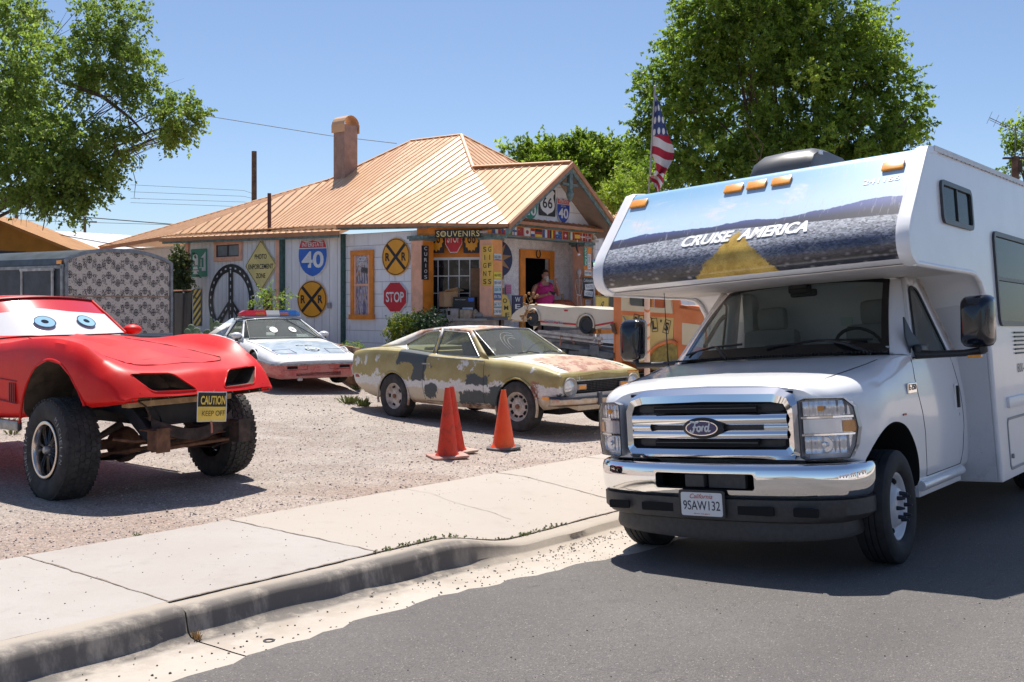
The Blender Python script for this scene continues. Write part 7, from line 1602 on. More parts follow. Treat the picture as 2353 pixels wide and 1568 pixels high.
def big_wheel(x,y,sy,steer,camber):
 wh=wheelE(VT,x,y,.425,sy,steer,camber);R_,w_=.425,.30;tyre(wh,R_,w_,.235,DUSTRUB,tread=1);h=w_/2
 mb=MB();mb.lathe([(.240,h*.90),(.238,h*.97),(.225,h*1.0),(.212,h*.97),(.205,h*.85),(.200,h*.55),(.196,h*.2),(.19,-h*.6)],(0,0,0),(0,1,0),n=56);rim=mb.build('rim',Mt('machined_lip',(.62,.56,.52),.2,1.).m if 'machined_lip' not in bpy.data.materials else bpy.data.materials['machined_lip'],wh,smooth=45)
 mb=MB()
 for i in range(9):
  a=2*math.pi*i/9
  for da in(-.12,.12):
   p0=Vector((.05*math.cos(a+da*2),h*.66,.05*math.sin(a+da*2)));p1=Vector((.12*math.cos(a+da),h*.60,.12*math.sin(a+da)));p2=Vector((.200*math.cos(a+da*.8),h*.48,.198*math.sin(a+da*.8)));mb.tube([p0,p1,p2],[.013,.011,.015],6,flat=.8)
 mb.lathe([(.075,h*.5),(.07,h*.66),(.04,h*.68),(0,h*.68)],(0,0,0),(0,1,0),n=24);mb.build('spokes',simple('spoke_black',(.012,.012,.014),.3,var=0,coat=.3)if 'spoke_black' not in bpy.data.materials else bpy.data.materials['spoke_black'],rim,smooth=50)
 mb=MB();mb.lathe([(.034,h*.6),(.034,h*.90),(.026,h*.98),(0,h*1.0)],(0,0,0),(0,1,0),n=20);mb.build('hub_cap',DULLC,rim,smooth=40)
 mb=MB();mb.lathe([(.190,-h*.2),(0,-h*.25)],(0,0,0),(0,1,0),n=24);mb.build('brake_backing',BLACKH,rim)
 ow=simple('tyre_white_letters',(.33,.33,.33),.8,var=0)if 'tyre_white_letters' not in bpy.data.materials else bpy.data.materials['tyre_white_letters']
 for base_,wd_ in((rad(160),'MICHELIN'),(rad(-20),'MICHELIN')):
  for i,ch_ in enumerate(wd_):
   a=base_-(i-3.5)*.155*(-1)
   r_=.335;o_=Vector((r_*math.cos(a),h*1.02+.003,r_*math.sin(a)));up_=Vector((math.cos(a),0,math.sin(a)));rt__=up_.cross(Vector((0,1,0)));text(ch_,'tyre_letter',ow,rim,.042,.036 if ch_!='I' else.009,M=frameM(o_,rt__,up_))
 return wh
big_wheel(0,-.80,-1,-7,3);big_wheel(.04,.80,1,-7,3);big_wheel(-2.5,-.80,-1,0,0)
p=on_plane(487,935,VT.matrix_world@Vector((.9,0,0))if 0 else(carM(-35,-3.30,9.20,-.12)@Vector((.98,.12,0))),Vector((math.cos(rad(-35)),math.sin(rad(-35)),0)))
rt=Vector((-math.sin(rad(-35))*1,math.cos(rad(-35)),0));s=Sign('caution_sign','small black and yellow caution keep off board hanging under the red nose','sign',frameM(p,(.72,.69,-.06),(0.02,0,1)))
w_,h_=.255,.245
for y0,y1,mt_,nm in((0,.5,S_BLACK,'panel'),(-.5,0,S_YEL,'panel_lower')):
 mb=MB();mb.grid([[(x*w_,y*h_,.012*math.sin(x*5+y*2))for x in fr(-.5,.5,8)]for y in fr(y0,y1,3)]);mb.build(nm,mt_,s.r,solid=.002,recalc=False)
mb=MB();lp=[(x*w_,y*h_)for x,y in rect(1,1)];mb.tube([(x,y,.012*math.sin(x/w_*5+y/h_*2)+.001)for x,y in[(a*w_,b*h_)for a,b in[(-.5+k/8,.5)for k in range(8)]+[(.5,.5-k/8)for k in range(8)]+[(.5-k/8,-.5)for k in range(8)]+[(-.5,-.5+k/8)for k in range(9)]]],.004,5);mb.build('border',S_WHITE,s.r)
text('CAUTION','lettering',S_YEL,s.r,h_*.30,w_*.88,(0,h_*.23,.016),bold=.03);text('KEEP OFF','lettering',S_BLACK,s.r,h_*.18,w_*.82,(.01,-h_*.22,.016))
mb=MB();mb.tube([(-.0,-h_*.5,0),(.005,-.16,.01),(.012,-.22,.005)],.009,5,flat=.5);mb.tube([(-.03,.13,-.02),(0,.12,0),(.03,.14,-.03)],.002,4);mb.build('strap',simple('faded_strap',(.42,.17,.12),.9),s.r)
CONE_O=Mt('cone_orange',(.85,.13,.02),.45);_n=CONE_O.noise(9,5,.7);_m=CONE_O.noise(3,3);CONE_O.color(CONE_O.mix(_n.sm(.50,.78)*.5,CONE_O.mix(_m.sm(.3,.7),(.80,.065,.006),(.88,.11,.012)),(.25,.05,.03)));CONE_O=CONE_O.m
CONE_D=Mt('cone_dirty_red',(.6,.08,.03),.6);_n=CONE_D.noise(7,6,.75,1.0);CONE_D.color(CONE_D.mix(_n.sm(.45,.70)*.7,(.62,.040,.012),(.12,.025,.015)));CONE_D=CONE_D.m
def cone(label,px,py,h,r,mat,basemat,shape,lean=(0,0),rz=0,br=.22):
 p=on_ground(px,py);c=thing('traffic_cone',label,'cone',M=Matrix.Translation((p.x,p.y,p.z-.005))@Matrix.Rotation(rad(rz),4,'Z'),group='orange traffic cones at the kerb side of the lot')
 T_=Matrix.Rotation(rad(lean[0]),4,'Y')@Matrix.Rotation(rad(lean[1]),4,'X')
 mb=MB();mb.lathe([(r*1.18,.025),(r*1.02,.05),(r*.96,.08),(.030,h-.02),(.028,h),(.022,h),(.024,h-.05)],n=40);mb.build('cone_body',mat,c,smooth=40,M=T_)
 mb=MB();n={'sq':4,'oct':8}[shape];pts=[]
 if shape=='sq':pts=rect(br*2,br*2,.04)
 else:pts=[(br*math.cos(rad(22.5+45*i)),br*math.sin(rad(22.5+45*i)))for i in range(8)]
 mb.prism([(x,y,.004+.008*math.sin(x*9))for x,y in pts],(0,0,.026));mb.build('base_plate',basemat,c,bevel=.006)
 return c
cone('bright orange traffic cone on dark grey octagonal base nearest the motorhome',1157,1031,.69,.13,CONE_O,simple('cone_base_grey',(.10,.10,.105),.8,var=.3),'oct',br=.215)
cone('dirty red orange cone standing upright on warped square base in the pair',1028,1050,.76,.115,CONE_D,simple('cone_base_red',(.42,.22,.18),.8,var=.3,sc=8),'sq',rz=20,br=.20)
cone('faded leaning cone tucked close behind the front cone of the pair',1049,1039,.75,.10,CONE_D,simple('cone_base_tan',(.36,.27,.22),.85,var=.3,sc=8),'sq',lean=(-5,0),rz=35,br=.19)
tz=gz(-8,20)
a_,b_=Vector((-8.3,19.0,0)),Vector((-8.3+2.44*.53,19+2.44*.85,0));d_=(b_-a_).normalized();s_=Vector((-d_.y,d_.x,0))
TL=thing('cargo_trailer','dark grey enclosed trailer with black patterned cream end wall and rounded roof','trailer',M=Matrix(((d_.x,s_.x,0,a_.x),(d_.y,s_.y,0,a_.y),(0,0,1,tz),(0,0,0,1))))
Hs,Ha=2.35-tz,2.57-tz
def arc_(w0,w1,n=14,k=0):return[(w0+(w1-w0)*i/n,Hs-k+(Ha-Hs)*(1-abs(2*i/n-1)**2.6)+0)for i in range(n+1)]
def patterned():
 t=Mt('toile_wallpaper',rough=.8);x,y,z=t.xyz();S_=1/.21
 u=x*S_;v=z/.29;iu=u.fl();fu=u.fr()-.5;fv=(v+iu*.5).fr()-.5;r=(fu*fu+fv*fv)._m('SQRT')
 ring=r.box(.19,.25,.012).mx(r.lt(.05));cross=(fu.ab().lt(.03)+fv.ab().lt(.03)).mn(1)*r.lt(.19);ring2=r.box(.10,.14,.01)
 u2=(u+.5).fr()-.5;v2=(v+.25).fr()-.5;r2=(u2*u2+v2*v2)._m('SQRT');n=t.noise(48,2,.6,1.2);fig=(n.gt(.50))*(u2 .ab().lt(.22))*(v2 .ab().lt(.30));n3=t.noise(45,1);dots=n3 .gt(.64)*.8
 u3=(u+.25).fr()-.5;v3=(v*1+.6).fr()-.5;bar=(u3 .ab().lt(.12))*(v3 .ab().lt(.05))*((u3*22).fr().lt(.5))
 m=ring.mx(cross).mx(ring2).mx(fig).mx(dots).mx(bar);st_=t.noise(1.2,4).sm(.5,.8);seam=(z-(1.66-tz)).ab()
 c=t.mix(m,t.mix(st_,(.56,.49,.43),(.47,.41,.35)),(.03,.028,.035));c=t.mix(seam.sm(.02,.008),c,(.30,.20,.14));t.color(c);return t.m
pts=[(0,.45)]+arc_(0,2.44)+[(2.44,.45)]
mb=MB();mb.prism([(x,0,z)for x,z in pts],(0,.03,0));mb.build('end_wall',patterned(),TL)
AL=simple('trailer_aluminium',(.25,.26,.27),.45,.5,var=.25,sc=8);TD=simple('trailer_dark_paint',(.035,.042,.055),.5,var=.35,sc=4)
mb=MB();P=arc_(0,2.44);mb.grid([[(x,-.03,z+.02),(x,-.035,z-.05),(x,.0,z-.05)]for x,z in P]);
for x in(.02,2.42):mb.box((x,-.015,.45+(Hs-.45)/2),(.06,.05,Hs-.45))
mb.build('edge_trim',AL,TL)
mb=MB();mb.box((0,2.5,.45+(Hs-.55)/2),(.03,5.0,Hs-.55));mb.box((2.43,2.5,.45+(Hs-.55)/2),(.03,5.0,Hs-.55));mb.box((1.22,4.98,1.3),(2.4,.03,1.9));mb.build('side_wall',TD,TL)
mb=MB();Q=[(-.012,Hs-.16),(-.012,Hs-.1)]+[(x,z)for x,z in arc_(0,2.44)]+[(2.45,Hs-.1)];mb.grid([[(x,-.02,z+.012)for x,z in Q],[(x,5.0,z+.012)for x,z in Q]]);mb.build('roof_skin',simple('trailer_roof',(.06,.075,.095),.4,.3,var=.3),TL,smooth=50)
mb=MB();mb.box((-.03,2.5,Hs-.15),(.03,5.0,.06));mb.box((-.025,.04,.45+(Hs-.55)/2),(.04,.07,Hs-.55));mb.build('side_rail',AL,TL)
mb=MB();mb.box((-.03,.78,1.18),(.03,.95,1.0));dr=mb.build('side_door',TD,TL);mb=MB()
for y in(.30,1.26):mb.box((-.05,y,1.18),(.03,.05,1.05))
mb.box((-.05,.78,1.69),(.04,1.05,.05));mb.build('door_edge',simple('door_edge_pale',(.40,.39,.38),.6,var=.3,sc=9),dr);mb=MB();mb.box((-.07,.42,1.1),(.04,.22,.07));mb.build('latch',simple('latch_rust',(.16,.08,.05),.8),dr)
mb=MB();mb.bbox((-.03,.12,Hs-.06),(.03,.14,.07),.01);mb.build('marker_lamp',AMBER,TL)
for y in(1.9,2.7):
 wh=wheelE(TL,.0,y,.35,1);wh.matrix_local=Matrix.Translation((.05,y,.35))@Matrix.Rotation(math.pi/2,4,'Z');tyre(wh,.35,.2,.2)
p0,p1=at_px(398,780,22.5),at_px(440,780,27);
FE=thing('chain_link_fence','dark screened chain link fence between the trailer and the shop','fence',M=Matrix.Identity(4));FE.location=(p0 .x,p0 .y,.3);bpy.context.view_layer.update();FI_=FE.matrix_world.inverted()
mb=MB();A_=Vector((p0 .x,p0 .y,.2));B_=Vector((p1 .x,p1 .y,.3));mb.prism([A_-FE.location,B_-FE.location,B_-FE.location+Vector((0,0,1.5)),A_-FE.location+Vector((0,0,1.55))],(.02,.02,0));mb.build('privacy_screen',simple('screen_black',(.022,.018,.02),.9,var=.4,sc=3),FE)
mb=MB();mb.tube([A_-FE.location+Vector((0,-.03,1.6)),B_-FE.location+Vector((0,-.03,1.57))],.022,6);mb.tube([A_-FE.location+Vector((0,-.03,.9)),B_-FE.location+Vector((0,-.03,.9))],.016,6);mb.build('top_rail',simple('fence_rail_rusty',(.30,.13,.08),.7),FE)
def house(name,label,P,f,mat_w,mat_r,cat='building',mats=None):
 t=thing(name,label,cat,loc=P);return t
HB=thing('ochre_house','ochre brown stucco house gable showing above the dark trailer','building',loc=at_px(0,700,30))
o=HB.location;o=Vector((at_px(0,700,30).x,30,0));HB.location=o
def PX(px,py,Y,O=None):return at_px(px,py,Y)-(O or o)
mb=MB();L_=[PX(-330,620,30),PX(158,620,30),PX(158,577,30),PX(-40,497,30),PX(-330,600,30)];mb.prism(L_,(0,.2,0));mb.build('wall',simple('ochre_stucco',(.33,.15,.025),.95,var=.12,sc=3,bump=.004,bs=30),HB)
mb=MB()
for a,b in((PX(-46,488,29.9),PX(166,573,29.9)),(PX(-46,488,29.9),PX(-340,595,29.9))):mb.prism([a,b,b+Vector((0,0,-.09)),a+Vector((0,0,-.09))],(0,3.0,0))
mb.build('roof',simple('ochre_eave',(.36,.17,.05),.8),HB)
WR=thing('metal_roofed_building','long low building with white corrugated metal roof behind the trailer','building',loc=(at_px(200,600,42).x,42,0));o2=WR.location.copy()
mb=MB();mb.add([PX(60,527,46,o2),PX(300,541,44,o2),PX(360,590,38,o2),PX(150,590,38,o2)],[(0,1,2,3)]);mb.add([PX(60,527,46,o2),PX(150,590,38,o2),PX(-40,590,38,o2)],[(0,1,2)]);
def corr():
 t=Mt('white_corrugated_metal',(.74,.72,.70),.4,.1);x,y,z=t.xyz();c=((x+y*.2)/.3).fr();t.bump((c-.5).ab(),.05);t.color(t.mix((c).lt(.1)*.35,(.74,.73,.72),(.4,.4,.42)));return t.m
mb.build('roof',corr(),WR,recalc=False);mb=MB();mb.prism([PX(-40,596,38.3,o2),PX(360,596,38.3,o2),PX(360,660,38.3,o2),PX(-40,660,38.3,o2)],(0,6,0));mb.build('wall',simple('white_wall_far',(.5,.5,.5),.9),WR)
WOODP=simple('pole_wood',(.13,.075,.05),.9,var=.3,sc=6)
def pole(label,px,pytop,Y,r,rb=None):
 p=at_px(px,pytop,Y);t=thing('utility_pole',label,'utility pole',loc=(p.x,Y,.3),group='utility poles behind the lot');mb=MB();mb.cyl((0,0,-.5),(0,0,p.z-.3),rb or r*1.2,r,12);mb.build('post',WOODP,t,smooth=60);return t,p
pole('bare brown pole rising behind the roof beside the stove pipe',584,348,48,.12)
for px,py,Y,lab in((38,455,80,'distant pole with crossarm seen through the hanging branches'),(195,498,95,'thin distant pole above the white metal roof')):
 t,p=pole(lab,px,py,Y,.12);mb=MB();mb.box((0,0,p.z-.3-.5),(2.2,.1,.12));mb.build('crossarm',WOODP,t)
t,p=pole('dark pole with aerial rods rising behind the motorhome roof',2333,360,30,.10)
mb=MB();zz=p.z-.3
mb.cyl((0,0,zz),(0,0,zz+.95),.018,n=6);q0=Vector((-.85,-.2,zz+1.1));q1=Vector((.75,.3,zz+.55));mb.tube([q0,q1],.012,5);mb.tube([q0+Vector((0,0,-.06)),q1+Vector((0,0,-.06))],.008,5)
for k in range(8):
 c_=q0 .lerp(q1,k/7);mb.tube([c_+Vector((-.06,-.3,.12)),c_+Vector((.06,.3,-.12))],.006,4)
mb.build('aerial',simple('aerial_grey',(.18,.18,.19),.5,.5),t);mb=MB();mb.box((0,0,zz-.05),(.7,.12,.05));mb.box((.1,0,zz-.3),(.10,.2,.35));mb.build('crossarm',simple('arm_dark',(.05,.035,.03),.8),t)
WIRE=simple('wire_black',(.02,.02,.022),.6,var=0)
def wire(label,pts,r,sag=.0):
 P=[at_px(*p)for p in pts];Q=[]
 for i in range(len(P)-1):
  for k in range(12):f=k/12;v=P[i].lerp(P[i+1],f);v.z-=sag*4*f*(1-f);Q.append(v)
 Q.append(P[-1]);o=Q[0].copy();mb=MB();mb.tube([v-o for v in Q],r,4);tag(mb.build('overhead_wire',WIRE,loc=o),label,'wire','overhead wires')
wire('thick black cable crossing low under the hanging branches',[(-60,484,60),(200,500,60),(400,516,60)],.028)
wire('black service cable sagging down to the far roof corner',[(-60,500,34),(60,525,33),(330,573,31)],.014,.02)
wire('long high wire running behind the chimney',[(470,266,60),(757,312,60),(912,330,60)],.02)
for k,(y0,y1)in enumerate(((425,449),(441,458),(456,467),(466,477))):wire(('uppermost','second highest','third highest','lowest')[k]+' of the four thin lines left of the brown pole',[(300,y0,80),(560,(y0+y1)/2+1+k,80),(584,y1-3+k*2,80)],.014)
wire('lower grey line passing under the thick black cable',[(-60,504,90),(400,517,90)],.02)
fp=on_plane(1496,440,(0,25,0),(0,1,0));FG=thing('flag_pole','thin grey pole above the shop roof flying a tattered striped flag','flag pole',loc=(fp.x,25,2.6));FY=25.
mb=MB();a,b=at_px(1484,560,FY),at_px(1505,200,FY);mb.tube([a-FG.location,b-FG.location],.022,8);mb.ball(b-FG.location,.04,6);mb.build('pole',simple('pole_galvanised',(.33,.33,.34),.5,.4),FG,smooth=60)
def flagmat():
 t=Mt('flag_cloth',rough=.85);n=t.nt.nodes.new("ShaderNodeUVMap");s2=t.nt.nodes.new("ShaderNodeSeparateXYZ");t.nt.links.new(n.outputs[0],s2 .inputs[0]);u,v=Ex(t.nt,s2 .outputs[0]),Ex(t.nt,s2 .outputs[1])
 st_=(v*6.5+u*1.2).fr().lt(.5);c=t.mix(st_,(.66,.64,.62),(.42,.02,.045));can=v.gt(.76);c=t.mix(can,c,(.03,.055,.17));su=(u*9).fr()-.5;sv=(v*16).fr()-.5;dot=((su*su+sv*sv)._m('SQRT')).lt(.30)*can;c=t.mix(dot,c,(.7,.7,.7));t.color(c);t.b.inputs['Transmission Weight'].default_value=0;return t.m
fl=bpy.data.meshes.new('flag');vs=[];uv=[]
nU,nV=26,20
fo=[(1507,212,1507,350),]
L_edge=[(1507,212),(1502,262),(1497,318),(1497,352),(1508,385),(1500,405),(1492,402),(1500,420),(1508,440)]
R_edge=[(1507,214),(1522,262),(1537,312),(1549,345),(1545,370),(1531,395),(1525,405),(1523,420),(1514,441)]
Ls,Rs=catmull([(x,y,0)for x,y in L_edge],4),catmull([(x,y,0)for x,y in R_edge],4);N=len(Ls)
mb=MB();rows_=[]
for i in range(N):
 r=[]
 for j in range(13):
  f=j/12;px=Ls[i][0]+(Rs[i][0]-Ls[i][0])*f;py=Ls[i][1]+(Rs[i][1]-Ls[i][1])*f+2*math.sin(f*6+i*.3);r.append(at_px(px,py,FY-.02+.10*math.sin(f*7+i*.22)*min(1,i/6))-FG.location)
 rows_.append(r)
mb.grid(rows_);fo_=mb.build('flag',flagmat(),FG,smooth=70,recalc=False);me=fo_.data;ul=me.uv_layers.new(name='UVMap')
for li,l in enumerate(me.loops):i,j=divmod(l.vertex_index,13);f=j/12;d=i/(N-1);ul.data[li].uv=(f*min(1,.15+d),1-min(.999,d))
TY,TX=18.5,1.84;tzg=gz(TX,TY);TRM=carM(-41.3,TX,TY,tzg)
TR=thing('old_orange_truck','old orange and yellow truck with flat bed, chipped door lettering and cream window frame','truck',M=TRM)
TI=TRM.inverted()
def tl(px,py,y=0.):
 c=TI@Vector((0,0,CZ));d=TI.to_3x3()@Vector(((px-CX)/F_PX,1,-(py-HY)/F_PX));return c+d*((y-c.y)/d.y)
def tpoly(pts,y=0):return[tl(px,py,y)for px,py in pts]
def chipped(name,c1,c2,amt=.62):
 t=Mt(name,rough=.5);n=t.noise(11,6,.7);m=t.noise(2,4,.6);c=t.mix(m.sm(.3,.7),c1,c2);c=t.mix((n).sm(amt,amt+.03),c,(.16,.07,.04));t.color(c);return t.m
T_OR=chipped('truck_orange',(.66,.17,.045),(.78,.26,.09),.70);T_YE=chipped('truck_yellow',(.66,.43,.12),(.74,.52,.19),.655);T_CR=chipped('truck_cream',(.70,.56,.33),(.74,.62,.42),.76)
W_=1.45
mb=MB();mb.prism(tpoly([(1409,640),(1431,640),(1430,832),(1409,834)]),TRM.to_3x3().inverted()@Vector((0,0,0))+Vector((0,.12,0)));mb.prism([v+Vector((0,W_-.12,0))for v in tpoly([(1409,640),(1431,640),(1430,832),(1409,834)])],(0,.12,0));mb.box((.03,W_/2,.85),(.05,W_,.9));mb.build('cab_rear',T_OR,TR,bevel=.015)
outer=tpoly([(1431,640),(1430,714),(1548,721),(1536,640)]);inner=tpoly([(1447,655),(1446.5,702),(1533,709),(1529,655)])
dm_=bpy.data.objects.new('cab_door',None);COL.objects.link(dm_);dm_.parent=TR
for y0 in(0,W_-.04):
 mb=MB();inn_,tg=roundpoly(inner,.07);ot=matchouter(outer,tg);mb.ring([v+Vector((0,y0,0))for v in ot],[v+Vector((0,y0,0))for v in inn_]);mb.build('window_frame',T_CR,dm_,solid=.04)
mb=MB();mb.prism(tpoly([(1430,714),(1548,721),(1548,731),(1430,724.5)]),(0,.05,0));mb.build('belt_panel',T_OR,dm_)
mb=MB();arcp=[(1545,782),(1530,786),(1512,792),(1498,802),(1487,818),(1481,834)]
mb.prism(tpoly([(1430,724.5),(1548,731),(1546,781)]+arcp[1:]+[(1432,830)]),(0,.04,0));mb.build('door_skin',T_YE,dm_)
mb=MB();mb.tube([v+Vector((0,-.02,0))for v in tpoly([(1556,790),(1545,784),(1530,787),(1512,794),(1500,804),(1490,820),(1485,836)])],.035,8);mb.build('fender_rim',T_OR,TR,smooth=60)
mb=MB();mb.prism([v+Vector((0,-.012,0))for v in tpoly([(1556,792),(1545,787),(1530,790),(1513,797),(1501,807),(1492,822),(1488,836),(1500,850),(1560,850)])],(0,.05,0));mb.build('front_fender',simple('fender_gold',(.30,.22,.05),.55,var=.4,sc=8),TR)
mb=MB();mb.prism(tpoly([(1548,640),(1562,700),(1620,712),(1700,722),(1700,850),(1548,850),(1548,721),(1538,640)]),(0,.05,0));mb.prism([tl(1562,702),tl(1700,722),tl(1700,722)+Vector((0,W_,0)),tl(1562,702)+Vector((0,W_,0))],(0,0,-.05));mb.build('hood_side',T_OR,TR)
mb=MB();v0=tl(1568,740,-.004);mb.prism(tpoly([(1567,742),(1620,748),(1620,800),(1567,792)],-.006),(0,.01,0));mb.build('hood_side_panel',T_CR,TR)
mb=MB();mb.prism([tl(1409,640)+Vector((0,0,0)),tl(1540,640),tl(1540,640)+Vector((0,W_,0)),tl(1409,640)+Vector((0,W_,0))],(0,0,.06));mb.build('cab_roof',T_OR,TR)
mb=MB();mb.bbox((.45,.6,.98),(.35,1.1,.55),.08);mb.build('cab_seat',simple('seat_grey',(.10,.11,.13),.8),TR,smooth=50)
mb=MB();mb.box((.6,W_-.06,1.25),(1.3,.03,.9));mb.box((.6,W_-.1,.7),(1.1,.05,.6));mb.box((.6,.7,.5),(1.1,1.2,.05));mb.build('cab_dark',BLACKH,TR)
mb=MB();mb.lathe([(0,-.02),(.075,-.02),(.078,.02),(.11,.03),(.118,.10),(.105,.22),(.05,.27),(0,.28)],tl(1591,677,.3),(.55,-.83,.05),n=24);dw=None;dr_=mb.build('white_drum',simple('drum_white',(.74,.74,.76),.3),TR,smooth=40)
e_=tl(1591,677,.3)+Vector((.55,-.83,.05)).normalized()*-.0;mb=MB();mb.lathe([(0,.0),(.066,.0),(.066,.01),(0,.01)],tl(1591,677,.3)-Vector((.55,-.83,.05)).normalized()*-.275,(.55,-.83,.05),n=20);mb.build('drum_mouth',S_BLACK,dr_)
for i,(c_,x,y,r_)in enumerate(zip("BILL'S",(1461,1474,1489,1504,1519,1532),(738,741,744,747,738,751),(-12,8,-14,6,0,-14))):
 M=Matrix.Translation(tl(x,y,-.006))@Matrix(((1,0,0,0),(0,0,-1,0),(0,1,0,0),(0,0,0,1)))@Matrix.Rotation(rad(r_),4,'Z')
 if c_!="'":mb=MB();w2=.062;mb.ring([(a,b,0)for a,b in rect(w2*2,.24)],[(a,b,0)for a,b in rect(w2*2-.02,.22)]);mb.build('letter_box',S_BLACK,dm_,M=M,recalc=False)
 text(c_,'lettering',S_BLACK,dm_,.15 if c_!="'" else.05,.08 if c_ not in "I'" else.03,M=M@Matrix.Translation((0,0,.003)),bold=.03)
mb=MB();mb.tube([tl(1407,745,-.05),tl(1409,750,-.05),tl(1411,760,-.04),tl(1416,768,-.03)],[.05,.035,.045,.02],8);mb.build('side_lamp',simple('lamp_rusty',(.10,.06,.04),.7,var=.5,sc=12),TR,smooth=60)
mb=MB();mb.tube([tl(1432,727,-.04),tl(1440,741,-.05)],.012,6);mb.build('door_handle',DULLC,dm_)
BEDG=simple('bed_grey',(.13,.14,.155),.6,.3,var=.3,sc=8);BEDW=simple('bed_pale_rail',(.42,.39,.36),.6,var=.3,sc=8);BEDR=simple('bed_rust_strut',(.26,.13,.10),.8,var=.3)
bd=bpy.data.objects.new('flat_bed',None);COL.objects.link(bd);bd.parent=TR
def bar2(pts,y,h,mat,nm,th=.06):mb=MB();P=tpoly(pts,y);mb.prism(P+[v-Vector((0,0,h))for v in P[::-1]],(0,th,0));return mb.build(nm,mat,bd)
bar2([(1236,758),(1381,776)],-.02,.05,BEDW,'upper_rail');bar2([(1236,768),(1381,787)],.0,.035,BEDW,'lower_rail');bar2([(1236,770),(1410,790)],.9,.06,BEDG,'far_rail')
bar2([(1268,786),(1410,806)],.02,.09,BEDG,'step_beam',.5);bar2([(1330,800),(1410,812)],-.03,.10,BEDG,'step_plate',.2);bar2([(1355,793),(1376,796)],-.04,.16,BEDG,'gusset_plate',.02)
for x0,y0,x1,y1 in((1291,766,1287,796),(1312,774,1320,790),(1377,782,1377,800)):mb=MB();mb.tube([tl(x0,y0,.02),tl(x1,y1,.02)],.025,6);mb.build('strut',BEDR,bd)
for x0,x1 in((1262,1302),(1305,1355),(1357,1405)):
 a,b=tl(x0,800+(x0-1262)*.1,.1),tl(x1,804+(x1-1262)*.08,.1);c_=(a+b)/2;mb=MB();mb.bbox(c_+Vector((0,.25,-.06)),((b-a).length*.92,.55,.16),.04);mb.build('tool_box',BEDG,bd,smooth=40)
mb=MB();mb.box((-1.0,.75,.32),(2.2,.9,.12));mb.build('truck_frame',BLACKH,bd)
for x,y,sy in((-1.2,.1,-1),(-1.2,1.4,1),(1.9,.0,-1),(1.9,1.4,1)):wh=wheelE(TR,x,y,.36,sy);tyre(wh,.36,.2,.2);
def toyM():return TRM
TC=thing('toy_racing_car','cream moulded toy racing car body with black wheels riding on the truck bed','toy car',M=TRM@Matrix.Translation((-1.2,.1,.75)));TCo=Vector((-1.2,.1,.75))
def kq(x,y):return(1148.9+.14654*x,631.9+.14654*y)
top=[(165,690),(180,635),(250,560),(350,500),(470,470),(600,472),(720,492),(860,508),(1000,516),(1200,506),(1400,516),(1560,540),(1700,546),(1790,548)]
bot=[(1790,790),(1620,826),(1490,856),(1478,740),(1440,640),(1340,600),(1240,640),(1200,730),(1185,832),(900,812),(635,790),(620,650),(580,560),(500,520),(420,545),(370,620),(350,720),(240,712)]
poly=[tl(*kq(x,y),.1)-TCo for x,y in top+bot]
TCR=simple('toy_cream_plastic',(.66,.58,.46),.4,var=.05,coat=.2)
mb=MB();mb.prism(poly,(0,.06,0));sd_=mb.build('side_shell',TCR,TC,bevel=.012)
tp=[tl(*kq(x,y),.1)-TCo for x,y in top];mb=MB();mb.grid([tp,[v+Vector((0,.05,.015))for v in tp],[v+Vector((0,.35,.02))for v in tp],[v+Vector((0,.65,.015))for v in tp],[v+Vector((0,.70,0))for v in tp],[v+Vector((0,.70,-.3))for v in tp]]);mb.build('upper_shell',TCR,TC,smooth=50)
mb=MB();mb.grid([[v+Vector((0,.03,-.06))for v in tp],[v+Vector((0,.66,-.06))for v in tp]]);mb.build('inner_deck',TCR,TC)
for pts,nm in(([(630,718),(1190,764),(1188,792),(632,746)],'red_stripe'),([(1490,782),(1790,728),(1790,756),(1490,810)],'red_stripe'),([(995,544),(1065,546),(1060,574),(1010,570)],'red_vent')):
 mb=MB();mb.prism([tl(*kq(x,y),.094)-TCo for x,y in pts],(0,.004,0));mb.build(nm,S_RED,TC)
for x,y,rr_ in((515,680,.155),(1350,788,.165)):
 c_=tl(*kq(x,y),.08)-TCo;mb=MB();mb.lathe([(0,.0),(rr_*.62,.0),(rr_*.68,-.015),(rr_*.9,-.02),(rr_,.0),(rr_,.12),(0,.12)],c_,(0,1,0),n=36)
 o=mb.build('wheel',simple('toy_wheel_black',(.02,.022,.026),.55,var=.15)if 'toy_wheel_black' not in bpy.data.materials else bpy.data.materials['toy_wheel_black'],TC,smooth=30)
 mb=MB();mb.tube([c_+Vector(((rr_+.015)*math.cos(rad(a))*.98,-.0,(rr_+.03)*math.sin(rad(a))))for a in range(-15,200,12)],.018,6);mb.build('arch_lip',TCR,TC,smooth=60)
xM=lambda px,py,y:Matrix.Translation(tl(px,py,y)-TCo)@Matrix(((1,0,0,0),(0,0,-1,0),(0,1,0,0),(0,0,0,1)))
a,b=tl(*kq(690,730),.09),tl(*kq(990,755),.09);text('TURBO Zzz','lettering',simple('decal_silver_blue',(.35,.37,.42),.4),TC,.055,(b-a).length,M=xM(*kq(840,742),.088)@Matrix.Rotation(math.atan2((b-a).z,(b-a).x),4,'Z'),bold=.02)
SPp=at_px(1487,700,12.6);g_=gz(SPp.x,12.6);SP=thing('striped_pole','slim peach pole with orange tape rings standing in front of the orange truck door','pole',loc=(SPp.x,12.6,g_));mb=MB();mb.cyl((0,0,0),(0,0,2.0),.035,n=14);mb.build('tube',simple('pole_peach',(.72,.50,.36),.6),SP,smooth=60)
